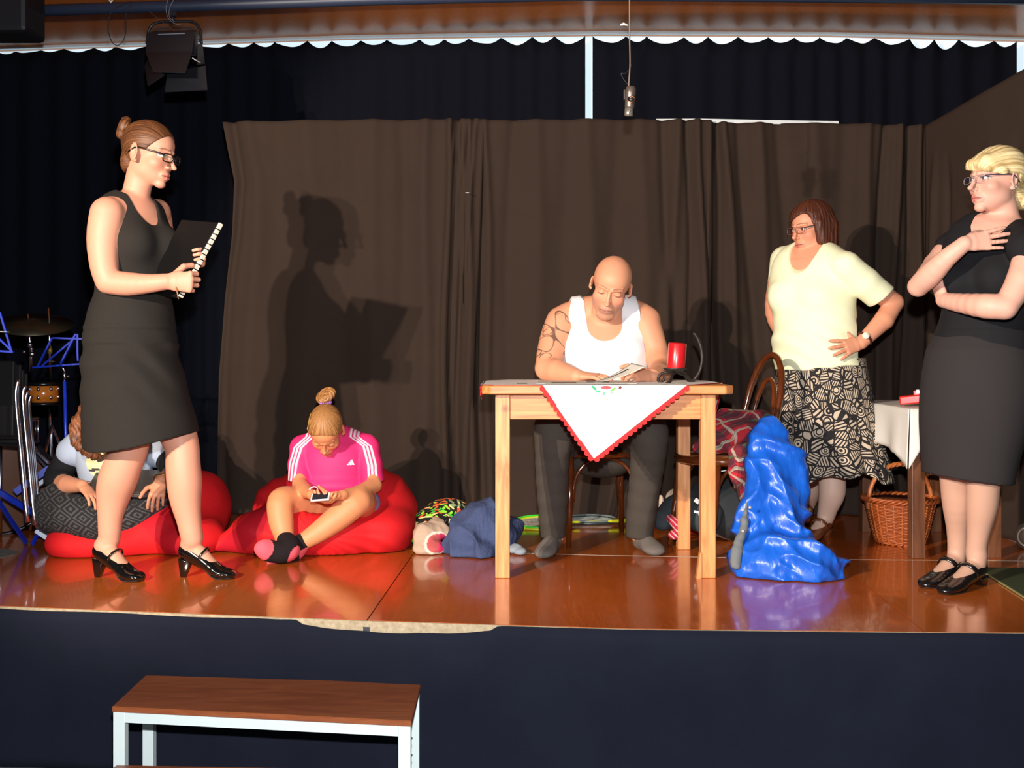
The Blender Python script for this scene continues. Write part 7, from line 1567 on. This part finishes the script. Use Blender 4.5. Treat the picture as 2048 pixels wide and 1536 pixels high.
MB().lathe(P(136, 753), [(0,-.01),(.009,-.008),(.009,.008),(0,.01)], 10, axis=(1,0,0)).build('knob', mat('ink_black', (20,20,22), .3), r1, True)
r2 = music_stand('blue music stand at the left edge holding a white sheet', (0, 660), 4.75, 0, 0, 0, 0); P2 = lambda px, py, d=4.75: W(px, py, d)
for a, b_, w in (((-60, 698), (27, 704), .016), ((0, 625), (22, 698), .008), ((-30, 650), (24, 702), .006), ((-60, 610), (0, 625), .008)): MB().bar(P2(*a), P2(*b_), .008, w, up=(0,1,0)).build('desk_bar', BLUE, r2)
MB().tube([P2(-32, 700), (P2(-32, 0)[0], 4.75, .30)], .010, 8).build('pole', BLUE, r2, True)
for a, b_ in (((-32, 960), (52, 1015)), ((-32, 960), (-90, 1060)), ((-32, 960), (-60, 1000))): MB().bar(P2(*a), G(b_[0], max(b_[1], 1085), .012), .010, .020).build('leg', BLUE, r2)
MB().bar(P2(-40, 662, 4.72), P2(16, 664, 4.72), .003, .024, up=(0,1,0)).build('sheet_edge', mat('paper_white', (235,228,205)), r2)
obox(MB(), P2(-45, 720, 4.80), roty(0), .09, .006, .16).build('black_desk', mat('chair_black', (11,11,13)), r2, False)
# blue legs at the floor level
r3 = empty('stand_tripod', G(75, 1040), 'blue folded tripod legs with a white plastic foot beside the chrome chair tubes', 'stand')
MB().bar(W(-5, 982, 5.15), W(52, 1016, 5.12), .012, .026).build('leg', BLUE, r3); MB().bar(W(52, 1016, 5.12), W(105, 1046, 5.1), .012, .026).build('leg', BLUE, r3); MB().bar(W(30, 985, 5.25), W(100, 935, 5.3), .012, .03).build('leg', BLUE, r3)
obox(MB(), W(90, 1040, 5.08)*[1,1,0]+[0,0,.06], roty(.6), .040, .03, .010).build('foot', mat('white_plastic', (215, 225, 245), .3), r3, False, .004); obox(MB(), W(84, 965, 5.25), roty(-.6), .035, .02, .010).build('foot', mat('white_plastic', (215,225,245), .3), r3, False, .004)
# drum kit
BKL = mat('drum_black', (14, 14, 16), .3); OW = mat('drum_maple', (206, 116, 36), .25, noise=.2, nscale=20, coat=.5)
dk = empty('drum_kit', (-2.4, 5.7, 0), 'drum kit with cymbal, orange maple tom and chrome stands at the left', 'drum kit')
Q_ = lambda px, py, d=5.7: W(px, py, d)
MB().lathe(Q_(66, 645), [(0, .022), (.02, .020), (.04, .008), (.195, -.012), (.196, -.010), (.04, .011), (0, .025)], 48, axis=(.10, -.30, 1)).build('cymbal', mat('cymbal_bronze', (92, 84, 66), .35, .8, noise=.2, nscale=30), dk, True)
MB().tube([Q_(56, 628), Q_(57, 655), Q_(62, 700), Q_(62, 745)], [.004, .004, .010, .011], 8).build('stand_pole', CR, dk, True)
for (px, py, r_) in ((58, 668, .016), (60, 690, .014), (63, 698, .012), (64, 708, .014), (48, 704, .009)): MB().lathe(Q_(px, py, 5.68), [(0,-r_), (r_, -r_*.6), (r_, r_*.6), (0, r_)], 10, axis=(1,-.3,.2)).build('wing_nut', CR, dk, True)
MB().tube([Q_(97, 615), Q_(99, 680), Q_(101, 760)], [.004, .006, .009], 8).build('stand_pole', CR, dk, True); MB().lathe(Q_(100, 700), [(0,-.02),(.012,-.018),(.013,0),(.008,.02),(0,.022)], 12).build('felt', mat('felt_brass', (150, 120, 60), .4, .6), dk, True); MB().lathe(Q_(100, 723), [(0,-.004),(.035,0),(0,.006)], 20).build('hihat_cup', CR, dk, True)
tmc = Q_(87, 786); tm_ = MB().lathe(tmc-[0,0,.05], [(0, 0), (.072, 0), (.072, .095), (0, .095)], 36).build('tom_shell', OW, dk, True)
for zz in (-.055, .045): MB().lathe(tmc+[0,0,zz], [(.070, -.008), (.077, -.008), (.077, .010), (.070, .010)], 36).build('hoop', BKL, tm_, True)
for a in (-2.2, -1.5, -.7, 0.0): 
    c = tmc+[.074*math.cos(a), .074*math.sin(a), 0]
    for dz in (-.02, .022): MB().lathe(c+[0,0,dz], [(0,-.012), (.009,-.008), (.009,.008), (0,.012)], 10).build('lug', CR, tm_, True)
MB().tube([Q_(98, 815), Q_(102, 870), (Q_(104, 0)[0], 5.7, .02)], [.008, .01, .01], 8).build('stand_pole', CR, dk, True)
for a in (.4, 2.5, 4.6): MB().tube([Q_(103, 850), (Q_(103, 0)[0]+.20*math.cos(a), 5.7+.20*math.sin(a), .012)], .007, 8).build('stand_leg', CR, dk, True)
bd_ = Q_(-8, 935, 5.6); bd_[2] = .235; b1 = MB().lathe(bd_, [(0, -.18), (.23, -.18), (.23, .18), (.225, .18)], 44, axis=(.55, -.9, 0)).build('bass_drum_shell', mat('bass_brown', (96, 58, 34), .25, noise=.2, nscale=20, coat=.5), dk, True)
A_b = frame((.55, -.9, 0))
for zz in (-.18, .18): MB().tube([bd_+A_b@np.array((.235*math.cos(a), .235*math.sin(a), zz)) for a in np.linspace(0, 2*math.pi, 41)[:-1]], .011, 8, closed=True).build('hoop', BKL, b1, True)
MB().lathe(bd_+A_b@np.array((0,0,.165)), [(0, 0), (.226, 0), (0, .002)], 40, axis=(.55, -.9, 0)).build('drum_head', mat('drum_head_dark', (26, 24, 24), .3), b1, True)
for a in np.linspace(0, 2*math.pi, 9)[:-1]: MB().tube([bd_+A_b@np.array((.242*math.cos(a), .242*math.sin(a), -.12)), bd_+A_b@np.array((.242*math.cos(a), .242*math.sin(a), .12))], .006, 6).build('tension_rod', CR, b1, True)
sn = Q_(0, 862, 5.35); s1 = MB().lathe(sn-[0,0,.05], [(0,0), (.165, 0), (.165, .11), (0, .11)], 40).build('snare_shell', mat('snare_dark', (28, 26, 28), .2, coat=.5), dk, True)
for zz in (-.052, .055): MB().tube([sn+[.168*math.cos(a), .168*math.sin(a), zz] for a in np.linspace(0, 2*math.pi, 41)[:-1]], .006, 8, closed=True).build('hoop', CR, s1, True)
MB().lathe(sn+[0,0,.058], [(.160, 0), (.0, .003)], 40).build('drum_head', mat('snare_head', (190, 150, 110), .5), s1, True)
for a in np.linspace(-2.8, .2, 7): MB().tube([sn+[.17*math.cos(a), .17*math.sin(a), -.045], sn+[.17*math.cos(a), .17*math.sin(a), .05]], .005, 6).build('lug', CR, s1, True)
MB().tube([sn-[0,0,.05], (sn[0], sn[1], .02)], .011, 8).build('stand_pole', CR, dk, True)
fp = empty('bass_drum_pedal', G(90, 1010), 'chrome drum pedal standing slanted beside the chair tubes', 'pedal')
A = rotz(-.3)@roty(.72); obox(MB(), W(88, 910, 5.35), A, .055, .022, .008).build('pedal_plate', CR, fp, False, .003); obox(MB(), W(82, 922, 5.35), A, .050, .004, .006).build('pedal_rail', CR, fp, False); MB().tube([W(104, 925, 5.35), W(103, 1000, 5.35), (W(103, 0, 5.35)[0], 5.35, .01)], .006, 6).build('pedal_post', CR, fp, True)
for k in range(5): MB().lathe(W(76+k*6, 902+k*4.5, 5.33), [(0,-.003),(.005,0),(0,.003)], 8, axis=(0,-1,0)).build('bolt', mat('ink_black', (20,20,22), .3), fp, True)

# added unseen blocker at the left, keeps the warm spots off bench and skirt
fx = empty('light_blocker', (-2.55, .0, -.55), 'added unseen light blocker, black box and plate on a stand left of the photographer', 'lamp')
MB().box((-2.80, -.32, 1.80), (-2.30, -.06, 2.22)).build('housing', BK, fx, False, .01); MB().tube([(-2.55, -.19, -.54), (-2.55, -.19, 1.80)], .018, 10).build('stand_pole', BK, fx, True)
MB().hexa([(-3.05, -.06, 1.72), (-1.95, -.06, 1.72), (-1.95, .50, 1.30), (-3.05, .50, 1.30), (-3.05, -.06, 1.73), (-1.95, -.06, 1.73), (-1.95, .50, 1.738), (-3.05, .50, 1.738)]).build('barn_door', BK, fx, False)  # added plate out of view, cuts the warm light at the stage edge
for a in (.5, 2.6, 4.7): MB().tube([(-2.55, -.19, -.30), (-2.55+.35*math.cos(a), -.19+.35*math.sin(a), -.54)], .01, 8).build('leg', BK, fx, True)
